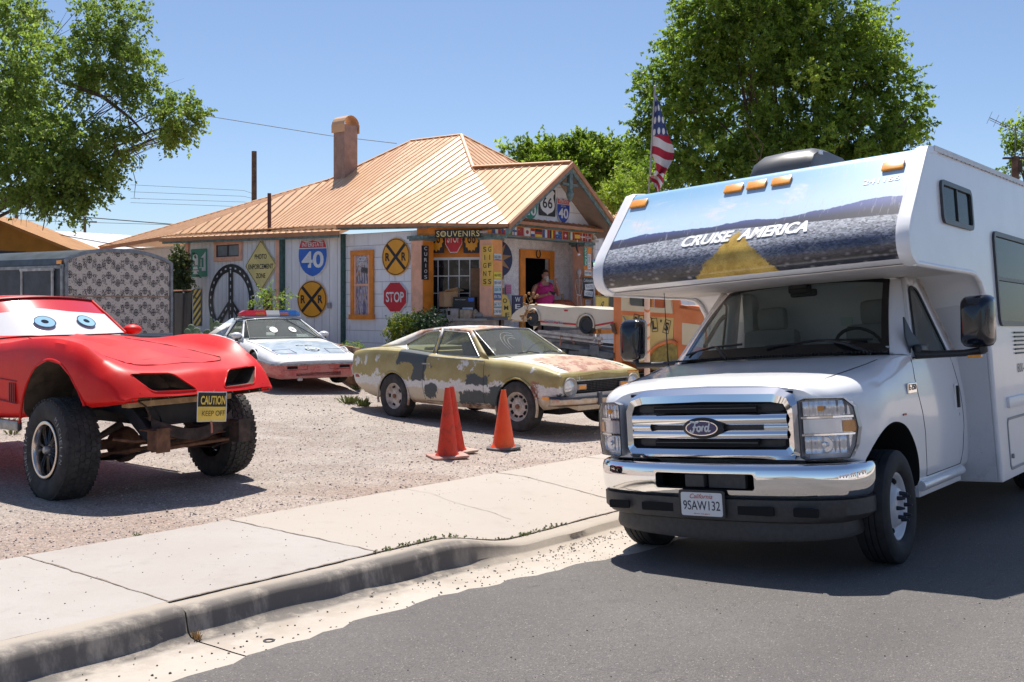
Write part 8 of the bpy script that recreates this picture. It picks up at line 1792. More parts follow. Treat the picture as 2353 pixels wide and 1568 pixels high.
for z in(.3,.62,.95,1.12,1.29,1.45,1.62):mb=MB();mb.prism([(.0366*math.cos(a),.0366*math.sin(a),z+.012*math.cos(a*2))for a in[2*math.pi*k/16 for k in range(16)]],(0,0,.028));mb.build('tape_ring',simple('tape_orange',(.66,.20,.06),.6)if 'tape_orange' not in bpy.data.materials else bpy.data.materials['tape_orange'],SP,smooth=60)
def bw(q,w,z):return BM@Vector((q,w,z))
def porchobj(mb,name,label,cat,mat,q,w,z,rz=0,group=None,**k):
 o=mb.build(name,mat,**k);o.matrix_world=BM@Matrix.Translation((q,w,z))@Matrix.Rotation(rad(rz),4,'Z');return tag(o,label,cat,group)
CARD=simple('cardboard',(.42,.27,.15),.9,var=.1)
def sit(px,py,W_):p=BI@W_.pt(px,py);return p
WPAR=Wall((SB0 .x+SN.x*.02,SB0 .y+SN.y*.02),(SB1 .x,SB1 .y));DEC=1.19
def onp(px,zc,back=0.):
 p=BI@WPAR.pt(px,700);return Vector((p.x-SN.x*back,p.y-SN.y*back,zc))
rzp=math.degrees(math.atan2(SD.y,SD.x))
p=onp(1027,1.62,.12);t=thing('cardboard_box','open brown cardboard box tipped over a wire stand in front of the porch window','box',M=BM@Matrix.Translation(p)@Matrix.Rotation(rad(rzp+40),4,'Z'))
mb=MB();mb.box((0,0,0),(.34,.34,.34));mb.build('carton',CARD,t);mb=MB();mb.prism([(-.17,-.17,.17),(.17,-.17,.17),(.10,-.30,.26),(-.2,-.32,.2)],(0,0,.006));mb.prism([(.17,-.17,.17),(.17,.17,.17),(.32,.15,.26),(.3,-.2,.2)],(0,0,.006));mb.build('flaps',CARD,t)
mb=MB();
for x,y in((-.14,-.14),(.14,-.14),(.14,.14),(-.14,.14)):mb.cyl((x,y,0),(x,y,.26),.006,n=5)
mb.tube([(-.16,-.16,.25),(.16,-.16,.25),(.16,.16,.25),(-.16,.16,.25),(-.16,-.16,.25)],.006,5);porchobj(mb,'wire_stand','thin dark wire stand under the tipped cardboard box','stand',S_BLACK,p.x,p.y,DEC,rzp)
p=onp(1066,1.41,.12);t=thing('appliance_carton','black printed appliance carton with picture of a white air conditioner','box',M=BM@Matrix.Translation(p)@Matrix.Rotation(rad(rzp+4),4,'Z'))
mb=MB();mb.box((0,0,.03),(.50,.32,.46));mb.build('carton',S_BLACK,t);FR_=Matrix(((1,0,0,0),(0,0,-1,-.165),(0,1,0,0),(0,0,0,1)))
mb=MB();mb.prism([(x,y,0)for x,y in rect(.24,.20,.01,cx=.09,cy=-.08)],(0,0,.003));mb.build('printed_unit',simple('print_white',(.5,.54,.58),.5),t,M=FR_);mb=MB();mb.prism([(x,y,.003)for x,y in rect(.13,.15,0,cx=.05,cy=-.08)],(0,0,.001));mb.build('printed_vents',simple('print_blue_grey',(.28,.36,.44),.5),t,M=FR_)
mb=MB();mb.prism([(x,y,0)for x,y in rect(.13,.09,0,cx=.17,cy=.20)],(0,0,.003));mb.build('printed_label',S_BLUE,t,M=FR_);text('Room Air Conditioner','lettering',S_WHITE,t,.022,.24,(-.08,.20,.002),M=FR_)
STN=[simple('stone_a',(.40,.34,.31),.95,var=.25,sc=9,bump=.01,bs=15),simple('stone_b',(.42,.33,.24),.95,var=.25,sc=9,bump=.01,bs=15),simple('stone_c',(.30,.29,.27),.95,var=.2,sc=9,bump=.01,bs=15)]
def rock(r,seed,sq=.7):
 q=random.Random(seed);mb=MB();mb.ball((0,0,0),(r[0],r[1],r[2]),7);ph=[q.uniform(0,6)for _ in range(6)]
 mb.v=[(x*(1+.14*math.sin(y*9/r[0]*.3+ph[0])+.1*math.sin(z*14+ph[1])),y*(1+.14*math.sin(x*11+ph[2])),z*(1+.15*math.sin(x*9+ph[3])+.1*math.sin(y*13+ph[4])))for x,y,z in mb.v];return mb
for px,r,m,lab in((994,(.09,.08,.09),1,'small tan stone on the porch wall close to the orange column'),(1055,(.13,.1,.10),2,'grey rounded stone on the porch wall behind the masonry blocks'),(1092,(.08,.07,.11),1,'pointed tan rock next to the middle column base'),(1104,(.17,.12,.08),2,'flat pale green boulder lying at the foot of the middle column'),(1018,(.16,.12,.08),2,'low grey stone under the wire stand')):
 p=onp(px,DEC+r[2]*.8,.0 if m!=2 else.03);o=rock(r,px).build('rock',STN[m],smooth=60);o.matrix_world=BM@Matrix.Translation(p);tag(o,lab,'rock','rocks on the porch wall')
for px,w,m,lab in((1045,(.27,.22,.24),0,'pinkish hollow masonry block on the porch wall'),(1074,(.26,.2,.22),1,'tan masonry block beside the hollow one on the porch wall')):
 p=onp(px,DEC+w[2]/2-.02,-.08);mb=MB();mb.bbox((0,0,0),w,.04);t=thing('masonry_block',lab,'block',M=BM@Matrix.Translation(p)@Matrix.Rotation(rad(rzp-10),4,'Z'));mb.build('block',STN[m],t,smooth=50)
 if m==0:mb=MB();mb.bbox((-.06,-.112,.02),(.07,.02,.10),.01);mb.build('block_hole',BLACKH,t)
mb=MB();mb.lathe([(0,0),(.035,0),(.045,.12),(.048,.12),(.04,.02)],n=16);p=onp(1099,1.44,.3);porchobj(mb,'red_cup','red plastic cup with white rim on the porch ledge','cup',S_RED,p.x,p.y,p.z)
p=onp(1095,1.75,.34);mb=MB();mb.box((0,0,0),(.42,.25,1.15));t=porchobj(mb,'wooden_cabinet','tall brown wooden cabinet behind the yellow signs board','cabinet',simple('cabinet_wood',(.17,.085,.035),.6,var=.25,sc=8),p.x,p.y,1.75,rzp)
p=onp(1106,1.6,.2);mb=MB();mb.box((0,0,0),(.10,.02,.85));t=porchobj(mb,'card_rack','narrow white strip of cards with red hearts hanging by the cabinet','rack',simple('card_white',(.55,.5,.5),.8),p.x,p.y,1.82,rzp)
for k in range(5):mb=MB();mb.add([(a*.025,-.012,b*.025+.3-k*.15)for a,b in((0,-1),(.9,0),(.9,.6),(.45,.9),(0,.5),(-.45,.9),(-.9,.6),(-.9,0))],[tuple(range(8))]);mb.build('heart',S_RED,t,recalc=False)
mb=MB();n=22;rows_=[]
for i in range(13):
 ph=math.pi*i/12;row=[]
 for j in range(n*4):th_=2*math.pi*j/(n*4);k=1-.06*abs(math.cos(th_*n/4))**3;row.append((.40*math.sin(ph)*math.cos(th_)*k,.3*math.sin(ph)*math.sin(th_)*k,-.22*math.cos(ph)*(1-.12*math.exp(-(math.sin(ph)*3)**2))))
 rows_.append(row)
mb.grid(rows_,cv=True);t=thing('pumpkin','large dull orange ribbed pumpkin in front of the man at the shop door','pumpkin',M=BM@Matrix.Translation((3.42,.72,1.42)));mb.build('flesh',simple('pumpkin_skin',(.42,.11,.05),.6,var=.15,sc=30,bump=.003),t,smooth=60);mb=MB();mb.tube([(0,0,.18),(.02,0,.26),(.0,0,.33)],[.04,.03,.035],8);mb.build('stem',simple('pumpkin_stem',(.35,.28,.16),.8),t,smooth=60)
mb=MB();mb.box((0,0,0),(.9,.5,.62));porchobj(mb,'display_crate','grey crate carrying the pumpkin behind the toy racing car','crate',simple('crate_grey',(.28,.26,.24),.9),3.42,.72,.90)
sk=thing('hanging_skeleton','pale plastic skeleton decoration hanging flat against the far orange column','decoration',M=WCF.at(1330,665,.07));BN=simple('bone_grey',(.42,.36,.33),.7)
mb=MB();mb.ball((.0,.42,0),(.075,.09,.05),8);mb.bbox((0,.33,0),(.07,.06,.05),.02);mb.build('skull',BN,sk,smooth=60);mb=MB()
mb.tube([(0,.3,0),(.01,.1,0),(0,-.12,0)],.014,6)
for k in range(6):mb.tube([(-.10+.008*k,.22-k*.045,0),(0,.235-k*.045,.03),(.10-.008*k,.22-k*.045,0)],.007,5)
mb.build('rib_cage',BN,sk,smooth=60)
mb=MB();mb.tube([(-.09,-.12,0),(0,-.16,.02),(.09,-.12,0)],.02,6);mb.build('pelvis',BN,sk,smooth=60)
for sx in(-1,1):
 mb=MB();mb.tube([(sx*.12,.25,0),(sx*.16,.05,0),(sx*.10,-.10,0)],.011,6);mb.build('arm',BN,sk,smooth=60);mb=MB();mb.tube([(sx*.07,-.15,0),(sx*.08,-.36,.01),(sx*.06,-.58,0)],.013,6);mb.build('leg',BN,sk,smooth=60)
st_=thing('hanging_stocking','black and red hanging stocking with white cuff at the top of the far column','decoration',M=WCF.at(1325,572,.16));mb=MB();mb.prism([(-.04,.12,0),(.03,.16,0),(.045,.0,0),(.05,-.10,0),(.0,-.06,0),(-.05,.02,0)],(0,0,.03));mb.build('stocking',S_BLACK,st_,bevel=.01);mb=MB();mb.prism([(-.0,.08,.031),(.02,.1,.031),(.03,-.03,.031),(.01,-.04,.031)],(0,0,.004));mb.build('red_patch',S_RED,st_);mb=MB();mb.ball((.06,-.14,.02),(.055,.03,.03),6);mb.tube([(.0,.16,.02),(.0,.22,.02)],.01,5);mb.build('white_cuff',S_WHITE,st_,smooth=60)
a,b=at_px(764,795,20.5),at_px(824,797,18.2);PLt=thing('timber_planter','rough brown timber planter edge between the police car and the patchwork car','planter',loc=(a.x,a.y,gz(a.x,a.y)));z1_=a.z-PLt.location.z
mb=MB();d=(b-a);mb.prism([(0,0,-.1),(d.x,d.y,-.1),(d.x,d.y,z1_+.05),(0,0,z1_+.05)],(.03,.06,0));mb.prism([(0,0,z1_),(0,0,z1_+.05),(-1.2,1.4,z1_+.06),(-1.2,1.4,z1_-.0)],(.04,.03,0));mb.build('board',simple('rough_timber',(.30,.17,.10),.9,var=.3,sc=9),PLt)
M,w_,h_=W2 .box(752,792-99,762,712,.03);mb=MB();mb.bbox((0,0,0),(.09,.14,.07),.01);o=mb.build('outlet_box',simple('outlet_grey',(.3,.3,.31),.6));o.matrix_world=W2 .box(892/1,0,893,1)[0]if 0 else M;tag(o,'small grey outlet box on the plank wall below the lower crossing sign','outlet')
p=on_ground(1382,938);
PEo=BM@Vector((3.07,1.02,.63));PE=thing('person','bearded person in pink sleeveless shirt and glasses smoking in the shop doorway','person',M=Matrix.Translation(PEo)@Matrix.Rotation(rad(18),4,'Z'))
SKIN=simple('skin',(.50,.24,.17),.55,var=.10,sc=14)
def skinmesh(name,verts,edges,mat,par,sub=2,root=0):
 me=bpy.data.meshes.new(name);me.from_pydata([v[:3]for v in verts],edges,[]);me.materials.append(mat);o=bpy.data.objects.new(name,me);COL.objects.link(o);o.parent=par
 sk=o.modifiers.new('skin','SKIN');sk.use_smooth_shade=True
 for i,v in enumerate(verts):r=v[3];me.skin_vertices[0].data[i].radius=(r,r if len(v)<5 else v[4]);me.skin_vertices[0].data[i].use_root=(i==root)
 if sub:ss=o.modifiers.new('sub','SUBSURF');ss.levels=sub;ss.render_levels=sub
 bpy.context.view_layer.update();evalmesh(o);o.data.polygons.foreach_set('use_smooth',[True]*len(o.data.polygons));return o
pv=[(0,0,.92,.19,.16),(0,-.02,1.10,.20,.17),(0,-.01,1.28,.19,.14),(0,.01,1.40,.10,.09),(0,-.005,1.47,.065,.068),(0,-.02,1.54,.072,.085),(-.17,0,1.345,.085),(-.255,.0,1.31,.075),(-.30,.0,1.14,.060),(-.31,-.02,1.03,.050),(-.18,-.20,1.07,.042),(-.02,-.30,1.12,.030),(.17,0,1.345,.085),(.255,.0,1.31,.075),(.34,-.05,1.16,.058),(.36,-.08,1.08,.048),(.30,-.17,1.26,.040),(.22,-.20,1.41,.028),(-.11,0,.86,.11),(-.13,0,.50,.075),(-.13,.02,.10,.05),(.11,0,.86,.11),(.13,0,.50,.075),(.13,.02,.10,.05)]
pe=[(0,1),(1,2),(2,3),(3,4),(4,5),(2,6),(6,7),(7,8),(8,9),(9,10),(10,11),(2,12),(12,13),(13,14),(14,15),(15,16),(16,17),(0,18),(18,19),(19,20),(0,21),(21,22),(22,23)]
body=skinmesh('body',pv,pe,SKIN,PE)
HM=Matrix.Translation((.01,-.02,1.60))@Matrix.Rotation(rad(18),4,'Z')
mb=MB();rows_=[]
for i in range(17):
 ph=math.pi*i/16;row=[]
 for j in range(28):
  th_=2*math.pi*j/28;x=.078*math.sin(ph)*math.cos(th_);y=.098*math.sin(ph)*math.sin(th_);z=-.122*math.cos(ph)
  if y<0:
   if z<-.02:x*=1-.20*min(1,(-z-.02)/.10);y*=.96
   y-=.020*math.exp(-((x/.014)**2)-((z+.005)/.024)**2);y+=.010*math.exp(-(((abs(x)-.03)/.016)**2)-((z-.018)/.014)**2);y-=.006*math.exp(-((x/.03)**2)-((z-.04)/.012)**2)
  row.append((x,y,z))
 rows_.append(row)
mb.grid(rows_,cv=True)
for sx in(-1,1):mb.ball((sx*.078,.005,.0),(.012,.022,.034),6)
mb.ball((0,-.112,-.012),(.014,.014,.012),6);hd=mb.build('head',SKIN,PE,smooth=70,M=HM)
mb=MB();rows_=[]
for i in range(9):
 ph=math.pi*(.50+.5*i/8);rows_.append([(.086*math.sin(ph)*math.cos(t_),(.104*math.sin(ph)*math.sin(t_)+.012),.022-.118*math.cos(ph)+(.05 if math.sin(t_)<-.3 else-.02)*(1-i/8))for t_ in[2*math.pi*j/24 for j in range(24)]])
mb.grid(rows_,cv=True);mb.build('hair',simple('hair_dark',(.018,.014,.012),.6),hd,smooth=70)
mb=MB();mb.ball((0,-.082,-.108),(.056,.040,.078),8);mb.ball((0,-.100,-.040),(.040,.016,.014),6);mb.ball((0,-.05,-.075),(.078,.05,.05),8);mb.build('beard',simple('beard_grey',(.55,.50,.44),.9,var=.25,sc=60),hd,smooth=60)
for sx in(-1,1):
 mb=MB();mb.ball((sx*.030,-.090,.018),(.013,.008,.010),6);mb.build('eye',simple('eye_white',(.6,.58,.55),.3)if sx<0 else bpy.data.materials['eye_white'],hd,smooth=60);mb=MB();mb.ball((sx*.030,-.0975,.018),(.005,.002,.005),5);mb.build('iris',S_BLACK,hd)
 mb=MB();mb.tube([(sx*.030+.025*math.cos(a),-.108,.016+.016*math.sin(a))for a in[2*math.pi*k/12 for k in range(13)]],.0022,5);mb.tube([(sx*.055,-.107,.02),(sx*.080,-.03,.022),(sx*.082,.02,.018)],.002,4);mb.build('glasses',simple('glasses_dark',(.05,.03,.03),.3)if sx<0 else bpy.data.materials['glasses_dark'],hd)
mb=MB();mb.ball((0,-.104,-.055),(.018,.005,.004),5);mb.build('mouth',simple('lip',(.35,.10,.08),.5),hd)
PINK=simple('pink_cotton',(.60,.035,.20),.85,var=.12,sc=12,bump=.004,bs=18)
mb=MB();sec2=[(.80,.235,.20),(.95,.245,.215),(1.10,.25,.22),(1.20,.235,.205),(1.28,.21,.175),(1.335,.185,.14)]
mb.grid([[(a*math.cos(t_)*(1+.015*math.sin(t_*7+z*9)),-.015+b*math.sin(t_)*(1+.015*math.sin(t_*5+z*14)),z)for t_ in[2*math.pi*j/32 for j in range(32)]]for z,a,b in sec2],cv=True)
for sx in(-1,1):mb.grid([[(sx*.085,-.15,1.30),(sx*.20,-.12,1.30)],[(sx*.10,-.11,1.385),(sx*.175,-.09,1.385)],[(sx*.10,.0,1.425),(sx*.165,.0,1.42)],[(sx*.09,.11,1.37),(sx*.19,.10,1.34)]])
mb.build('tank_top',PINK,PE,smooth=60,solid=.008,recalc=False)
mb=MB();
mb.grid([[(a*math.cos(t_),b*math.sin(t_),z)for t_ in[2*math.pi*j/24 for j in range(24)]]for z,a,b in((.98,.21,.18),(.82,.225,.19),(.74,.22,.18))],cv=True)
for sx in(-1,1):mb.grid([[(sx*.115+a*math.cos(t_),b*math.sin(t_),z)for t_ in[2*math.pi*j/16 for j in range(16)]]for z,a,b in((.80,.12,.14),(.60,.115,.13),(.48,.11,.12))],cv=True)
mb.build('shorts',simple('shorts_dark',(.03,.035,.05),.85),PE,smooth=60)
for sx in(-1,1):mb=MB();mb.bbox((sx*.13,-.06,.045),(.10,.27,.09),.035);mb.build('shoe',S_BLACK,PE,smooth=60)
def hand(name,M,curl,par):
 """palm in XY, fingers along +Y"""
 vs=[(0,0,0,.020,.012),(0,.04,0,.036,.013),(0,.075,0,.038,.012)];es=[(0,1),(1,2)]
 h=skinmesh(name,[(0,0,0,.024,.016),(0,.045,0,.036,.014),(0,.085,0,.034,.012)],[(0,1),(1,2)],SKIN,par,1)
 h.matrix_basis=M
 for i,(x,L_)in enumerate(((-.030,.062),(-.010,.072),(.010,.068),(.029,.052))):
  c=rad(curl[i]);p=[Vector((x,.078,0))];a=0
  for k,f in enumerate((.42,.32,.26)):a+=c*(.8 if k==0 else 1);p.append(p[-1]+Vector((0,math.cos(a),-math.sin(a)))*L_*f)
  mb=MB();mb.tube(p,[.0088,.0084,.0076,.0055],8);mb.ball(p[-1],.0056,5);mb.build('finger',SKIN,h,smooth=60)
 mb=MB();mb.tube([(-.026,.025,0),(-.050,.050,-.012),(-.052,.078,-.022)],[.012,.010,.007],8);mb.ball((-.052,.078,-.022),.007,5);mb.build('thumb',SKIN,h,smooth=60);return h
hand('hand',frameM((-.03,-.305,1.122),(.25,-.2,-.95),(.95,-.25,.2)),(18,22,26,30),PE)
hand('hand',frameM((.222,-.205,1.405),(-.3,-.9,-.2),(-.15,-.15,.97)),(35,40,75,80),PE)
mb=MB();mb.bbox((0,0,0),(.075,.15,.010),.004);o=mb.build('phone',S_BLACK);o.matrix_world=PE.matrix_world@frameM((.085,-.335,1.15),(.25,-.2,.95),(.9,-.3,-.2));tag(o,'black mobile phone held low in the hand of the person in pink','phone')
mb=MB();mb.cyl((-.035,0,0),(.03,0,0),.0035,n=8);o=mb.build('cigarette',S_WHITE);o.matrix_world=PE.matrix_world@Matrix.Translation((.19,-.235,1.525));tag(o,'white cigarette held up beside the mouth of the person in pink','cigarette')
for i,(s_,w__,h__,c_)in enumerate(((-9,9,3.0,(.74,.74,.74)),(3,8,3.2,(.70,.69,.66)),(14,9,3.0,(.76,.75,.73)))):
 X,Y=xy(s_,17);t=thing('mobile_home',('white','cream','pale grey')[i]+' low mobile home across the road behind the viewer','building',loc=(X,Y,.1),rz=math.atan2(.785,.62),group='mobile homes across the road')
 mb=MB();mb.box((w__/2,-2.5,h__/2),(w__,5,h__));mb.build('wall',simple('siding_'+str(i),c_,.7),t);mb=MB();mb.prism([(-.2,.3,h__),(-.2,-5.3,h__),(-.2,-2.5,h__+.8)],(w__+.4,0,0));mb.build('roof',simple('shingle_'+str(i),(.20,.13,.10),.9),t)
 for k in range(3):mb=MB();mb.box((1.5+k*w__/3,.01,1.7),(1.0,.06,1.0));mb.build('window',M_RVG,t)
mb=MB();mb.grid([[(*xy(s,t_),.10-.0183*min(60,max(-30,s)))for t_ in(7.6,9.4)]for s in fr(-30,45,10)]);o=mb.build('far_sidewalk',M_WALK,recalc=False)
if o.data.polygons[0].normal.z<0:o.data.flip_normals()
structure(o)
def leafmat(name,dark,light,yel,tr=.58):
 m=bpy.data.materials.new(name);m.use_nodes=True;nt=m.node_tree;b=nt.nodes['Principled BSDF'];out=nt.nodes['Material Output']
 at=nt.nodes.new("ShaderNodeAttribute");at.attribute_name='tone';cr=nt.nodes.new("ShaderNodeValToRGB");nt.links.new(at.outputs['Fac'],cr.inputs[0])
 e=cr.color_ramp.elements;e[0].color=(*dark,1);e[1].color=(*yel,1);e.new(.55).color=(*light,1)
 nt.links.new(cr.outputs[0],b.inputs['Base Color']);b.inputs['Roughness'].default_value=.5;b.inputs['Specular IOR Level'].default_value=.4
 tl_=nt.nodes.new("ShaderNodeBsdfTranslucent");hs=nt.nodes.new("ShaderNodeHueSaturation");hs.inputs['Value'].default_value=1.5;hs.inputs['Saturation'].default_value=1.1;nt.links.new(cr.outputs[0],hs.inputs['Color']);nt.links.new(hs.outputs[0],tl_.inputs[0])
 mx=nt.nodes.new("ShaderNodeMixShader");mx.inputs[0].default_value=tr;nt.links.new(b.outputs[0],mx.inputs[1]);nt.links.new(tl_.outputs[0],mx.inputs[2]);nt.links.new(mx.outputs[0],out.inputs[0]);return m
def leaves(name,C,U,V_,tone,mat,parent):
 """C centres, U half length, V half width (n,3)"""
 n=len(C);P=np.empty((n,4,3));P[:,0]=C-U;P[:,1]=C+V_-U*.1;P[:,2]=C+U;P[:,3]=C-V_-U*.1
 me=bpy.data.meshes.new(name);me.vertices.add(n*4);me.vertices.foreach_set('co',P.ravel());me.loops.add(n*4);me.loops.foreach_set('vertex_index',np.arange(n*4,dtype=np.int32));me.polygons.add(n)
 me.polygons.foreach_set('loop_start',np.arange(0,n*4,4,dtype=np.int32));me.polygons.foreach_set('loop_total',np.full(n,4,np.int32));a=me.attributes.new('tone','FLOAT','FACE');a.data.foreach_set('value',tone.astype(np.float32))
 me.materials.append(mat);me.update();me.validate();o=bpy.data.objects.new(name,me);COL.objects.link(o);o.parent=parent;return o
def unit(a):return a/np.maximum(1e-9,np.linalg.norm(a,axis=1,keepdims=True))
def spray(rng,centres,outd,n_leaf,tw,ls,wd,droop,jit=.05):
 """leaves set along short twigs starting at centres"""
 k=len(centres);d=unit(outd+rng.normal(0,.55,(k,3))+np.array([0,0,droop]));L_=tw*rng.uniform(.5,1.3,(k,1));t=rng.uniform(0,1,(k,n_leaf,1))
 base_=centres[:,None,:]+d[:,None,:]*L_[:,None,:]*t+np.array([0,0,-1])*(t**2)*tw*.25+rng.normal(0,jit,(k,n_leaf,3))*(1.1-t*.6)
 C=base_.reshape(-1,3);n=len(C);U=unit(rng.normal(0,1,(n,3))+np.repeat(d,n_leaf,0)*.8+np.array([0,0,-.3]));W_=unit(np.cross(U,rng.normal(0,1,(n,3))));s=ls*rng.uniform(.6,1.25,(n,1))
 return C,U*s,W_*s*wd,np.repeat(rng.normal(0,1,k),n_leaf)
def blobpts(rng,B,n):
 """random points through the blobs, biased to their outside; returns points and outward directions"""
 vol=np.array([b[3]**2 for b in B]);idx=rng.choice(len(B),n,p=vol/vol.sum());c=np.array([b[:3]for b in B])[idx];r=np.array([[b[3],b[4]if len(b)>4 else b[3],b[5]if len(b)>5 else b[3]]for b in B])[idx]
 d=unit(rng.normal(0,1,(n,3)));rr=rng.uniform(0,1,(n,1))**.42;lump=1+.16*np.sin(d[:,:1]*7+idx[:,None])*np.cos(d[:,2:]*6+idx[:,None]*2)
 return c+d*r*rr*lump,d
def tree(name,label,base_,B,ntw,nl,tw,ls,mat,bark,seed,wd=.5,droop=.1,trunk_r=.3,extra=None,group=None,limbs=26):
 rng=np.random.default_rng(seed);t=thing(name,label,'tree',loc=base_,group=group);o=np.array(base_);Bl=[(b[0]-o[0],b[1]-o[1],b[2]-o[2],*b[3:])for b in B]
 P,D_=blobpts(rng,Bl,ntw);
 K_=max(10,ntw//26);cc=P[rng.choice(ntw,K_)];j=np.argmin(((P[:,None,:]-cc[None])**2).sum(2),1)if ntw*K_<4e6 else np.concatenate([np.argmin(((P[i:i+400,None,:]-cc[None])**2).sum(2),1)for i in range(0,ntw,400)])
 P=P+(cc[j]-P)*.30;ct=rng.normal(0,1,K_)[j]
 C,U,W_,tn=spray(rng,P,D_,nl,tw,ls,wd,droop);tone=.42+.10*tn+.13*np.repeat(ct,nl)+rng.normal(0,.10,len(C));leaves('crown',C,U,W_,np.clip(tone,0,1),mat,t)
 mb=MB();R4=random.Random(seed);top=Vector((Bl[0][0],Bl[0][1],Bl[0][2]));fork=top*.42;fork.x+=.2
 mb.tube([Vector((0,0,-.3)),fork*.5+Vector((.1,0,0)),fork],[trunk_r,trunk_r*.8,trunk_r*.6],10);mb.build('trunk',bark,t,smooth=60)
 mb=MB()
 for i in range(limbs):
  b=Bl[R4 .randrange(len(Bl))];e=Vector((b[0],b[1],b[2]))+Vector((R4 .gauss(0,1),R4 .gauss(0,1),R4 .gauss(0,.8)))*b[3]*.5;m1=fork.lerp(e,.35)+Vector((R4 .gauss(0,.3),R4 .gauss(0,.3),.3));m2=fork.lerp(e,.7)+Vector((R4 .gauss(0,.3),R4 .gauss(0,.3),.15));r=trunk_r*R4 .uniform(.08,.2)
  mb.tube([fork,m1,m2,e],[r*1.5,r,r*.6,r*.2],6)
  for q in range(3):f=e+Vector((R4 .gauss(0,1),R4 .gauss(0,1),R4 .gauss(0,.7)))*b[3]*.35;mb.tube([m2 .lerp(e,R4 .random()),f],[r*.3,r*.08],5)
 if extra:extra(mb,o)
 mb.build('branches',bark,t,smooth=60);return t
def PB_(px,py,Y,rpx,ry=None,rz=None):
 p=at_px(px,py,Y);k=Y/F_PX;return(p.x,p.y,p.z,rpx*k,(ry or rpx)*k,(rz or rpx)*k)
BARK=simple('bark_brown',(.12,.08,.06),.9,var=.35,sc=8)
L1=leafmat('cottonwood_leaf',(.09,.13,.035),(.20,.28,.065),(.42,.50,.13));L2=leafmat('elm_leaf',(.07,.11,.022),(.20,.29,.05),(.46,.54,.12),.58);L3=leafmat('bright_leaf',(.085,.14,.025),(.23,.32,.055),(.44,.52,.12),.55)
Y1=27.
def lt_extra(mb,o):
 def br(pts,r0):mb.tube([at_px(*p)-Vector(o)for p in pts],[r0*(1-.8*i/(len(pts)-1))for i in range(len(pts))],6)
 br([(150,190,Y1),(235,222,Y1),(272,250,Y1),(303,275,Y1),(330,305,Y1),(360,330,Y1)],.07);br([(235,222,Y1),(255,222,Y1),(262,205,Y1)],.04)
 for p in([(275,250),(278,300),(275,330)],[(292,268),(300,290),(296,320),(282,340),(300,370),(312,420),(308,455),(322,458)],[(285,330),(320,365),(322,395)],[(278,300),(262,340),(280,390)],[(300,330),(330,375)],[(270,340),(284,400)]):br([(x,y,Y1-.3)for x,y in p],.018)
 R5=random.Random(9)
 for k in range(34):
  x=R5 .uniform(0,135);y=R5 .uniform(430,470);P=[(x,y,Y1+R5 .uniform(-1,1))]
  for q in range(4):x+=R5 .uniform(-11,9);y+=R5 .uniform(8,20);P.append((x,y,P[0][2]))
  br(P,.012)
 br([(20,330,Y1),(55,400,Y1),(85,440,Y1),(108,480,Y1),(98,530,Y1)],.05);br([(100,455,Y1),(120,478,Y1),(128,500,Y1)],.03)
BL=[PB_(60,230,Y1,170,150,165),PB_(30,40,Y1+1,95,90,60),PB_(255,55,Y1+.6,85,90,95),PB_(230,140,Y1+.4,85,90,70),PB_(300,155,Y1,65,60,60),PB_(395,262,Y1-.2,62,60,52),PB_(430,275,Y1,46,40,44),PB_(370,320,Y1,46,40,40),PB_(150,350,Y1-1,130,110,100),PB_(70,400,Y1-.5,110,100,80),PB_(215,420,Y1-.4,75,60,70),PB_(150,460,Y1-.4,60,50,45),PB_(255,330,Y1,50,50,50),PB_(-80,250,Y1+1,160),PB_(310,215,Y1,50,40,35)]
tree('cottonwood_tree','large pale green tree with drooping branches overhanging the trailer',(at_px(-420,700,28).x,30,.3),BL,4700,16,.40,.056,L1,BARK,1,wd=.55,droop=-.05,trunk_r=.22,extra=lt_extra)
Y2=40.
BL=[PB_(1780,200,Y2,220,200,200),PB_(1700,60,Y2,170),PB_(1880,80,Y2,150,150,120),PB_(1640,60,Y2-1,85,80,80),PB_(1600,150,Y2,95),PB_(1555,255,Y2,95,95,85),PB_(1500,190,Y2,46),PB_(1480,300,Y2,50),PB_(1520,370,Y2,90,90,70),PB_(1650,380,Y2-1,130,120,80),PB_(1850,350,Y2-1,170,150,110),PB_(1980,180,Y2,110),PB_(2010,110,Y2,70,60,85),PB_(2060,240,Y2,70,70,65),PB_(2030,330,Y2-1,90,90,55),PB_(1760,-60,Y2,200,200,110),PB_(1460,400,Y2,45),PB_(2080,300,Y2,45,45,35),PB_(1930,400,Y2,150,100,60)]
tree('elm_tree','large full green tree rising behind the motorhome and the flag',(at_px(1790,700,Y2).x,Y2,.3),BL,10500,15,.62,.10,L2,BARK,2,wd=.42,droop=.18,trunk_r=.5,limbs=40)
Y3=52.
BL=[PB_(1300,400,Y3,110,100,75),PB_(1230,370,Y3,60,55,50),PB_(1390,385,Y3,80,70,70),PB_(1195,350,Y3,22,22,34),PB_(1240,330,Y3,24,24,30),PB_(1335,335,Y3,26,26,34),PB_(1370,345,Y3,28,25,34),PB_(1160,350,Y3,14),PB_(1420,440,Y3,80),PB_(1440,350,Y3,30),PB_(1295,345,Y3,30,26,26)]
tree('bright_green_tree','bright yellow green tree with upright tips directly behind the porch gable',(at_px(1310,700,Y3).x,Y3,.3),BL,2300,15,.75,.12,L3,BARK,3,wd=.42,droop=.55,trunk_r=.4)
Y4=34.
BL=[PB_(2345,300,Y4,26,26,24),PB_(2350,370,Y4,30,30,36),PB_(2400,340,Y4,60,60,70)]
tree('edge_tree','sparse green tree at the picture edge behind the aerial pole',(at_px(2420,700,Y4).x,Y4,.3),BL,420,10,.5,.08,L2,BARK,4,wd=.45,droop=.1,trunk_r=.2,limbs=12)
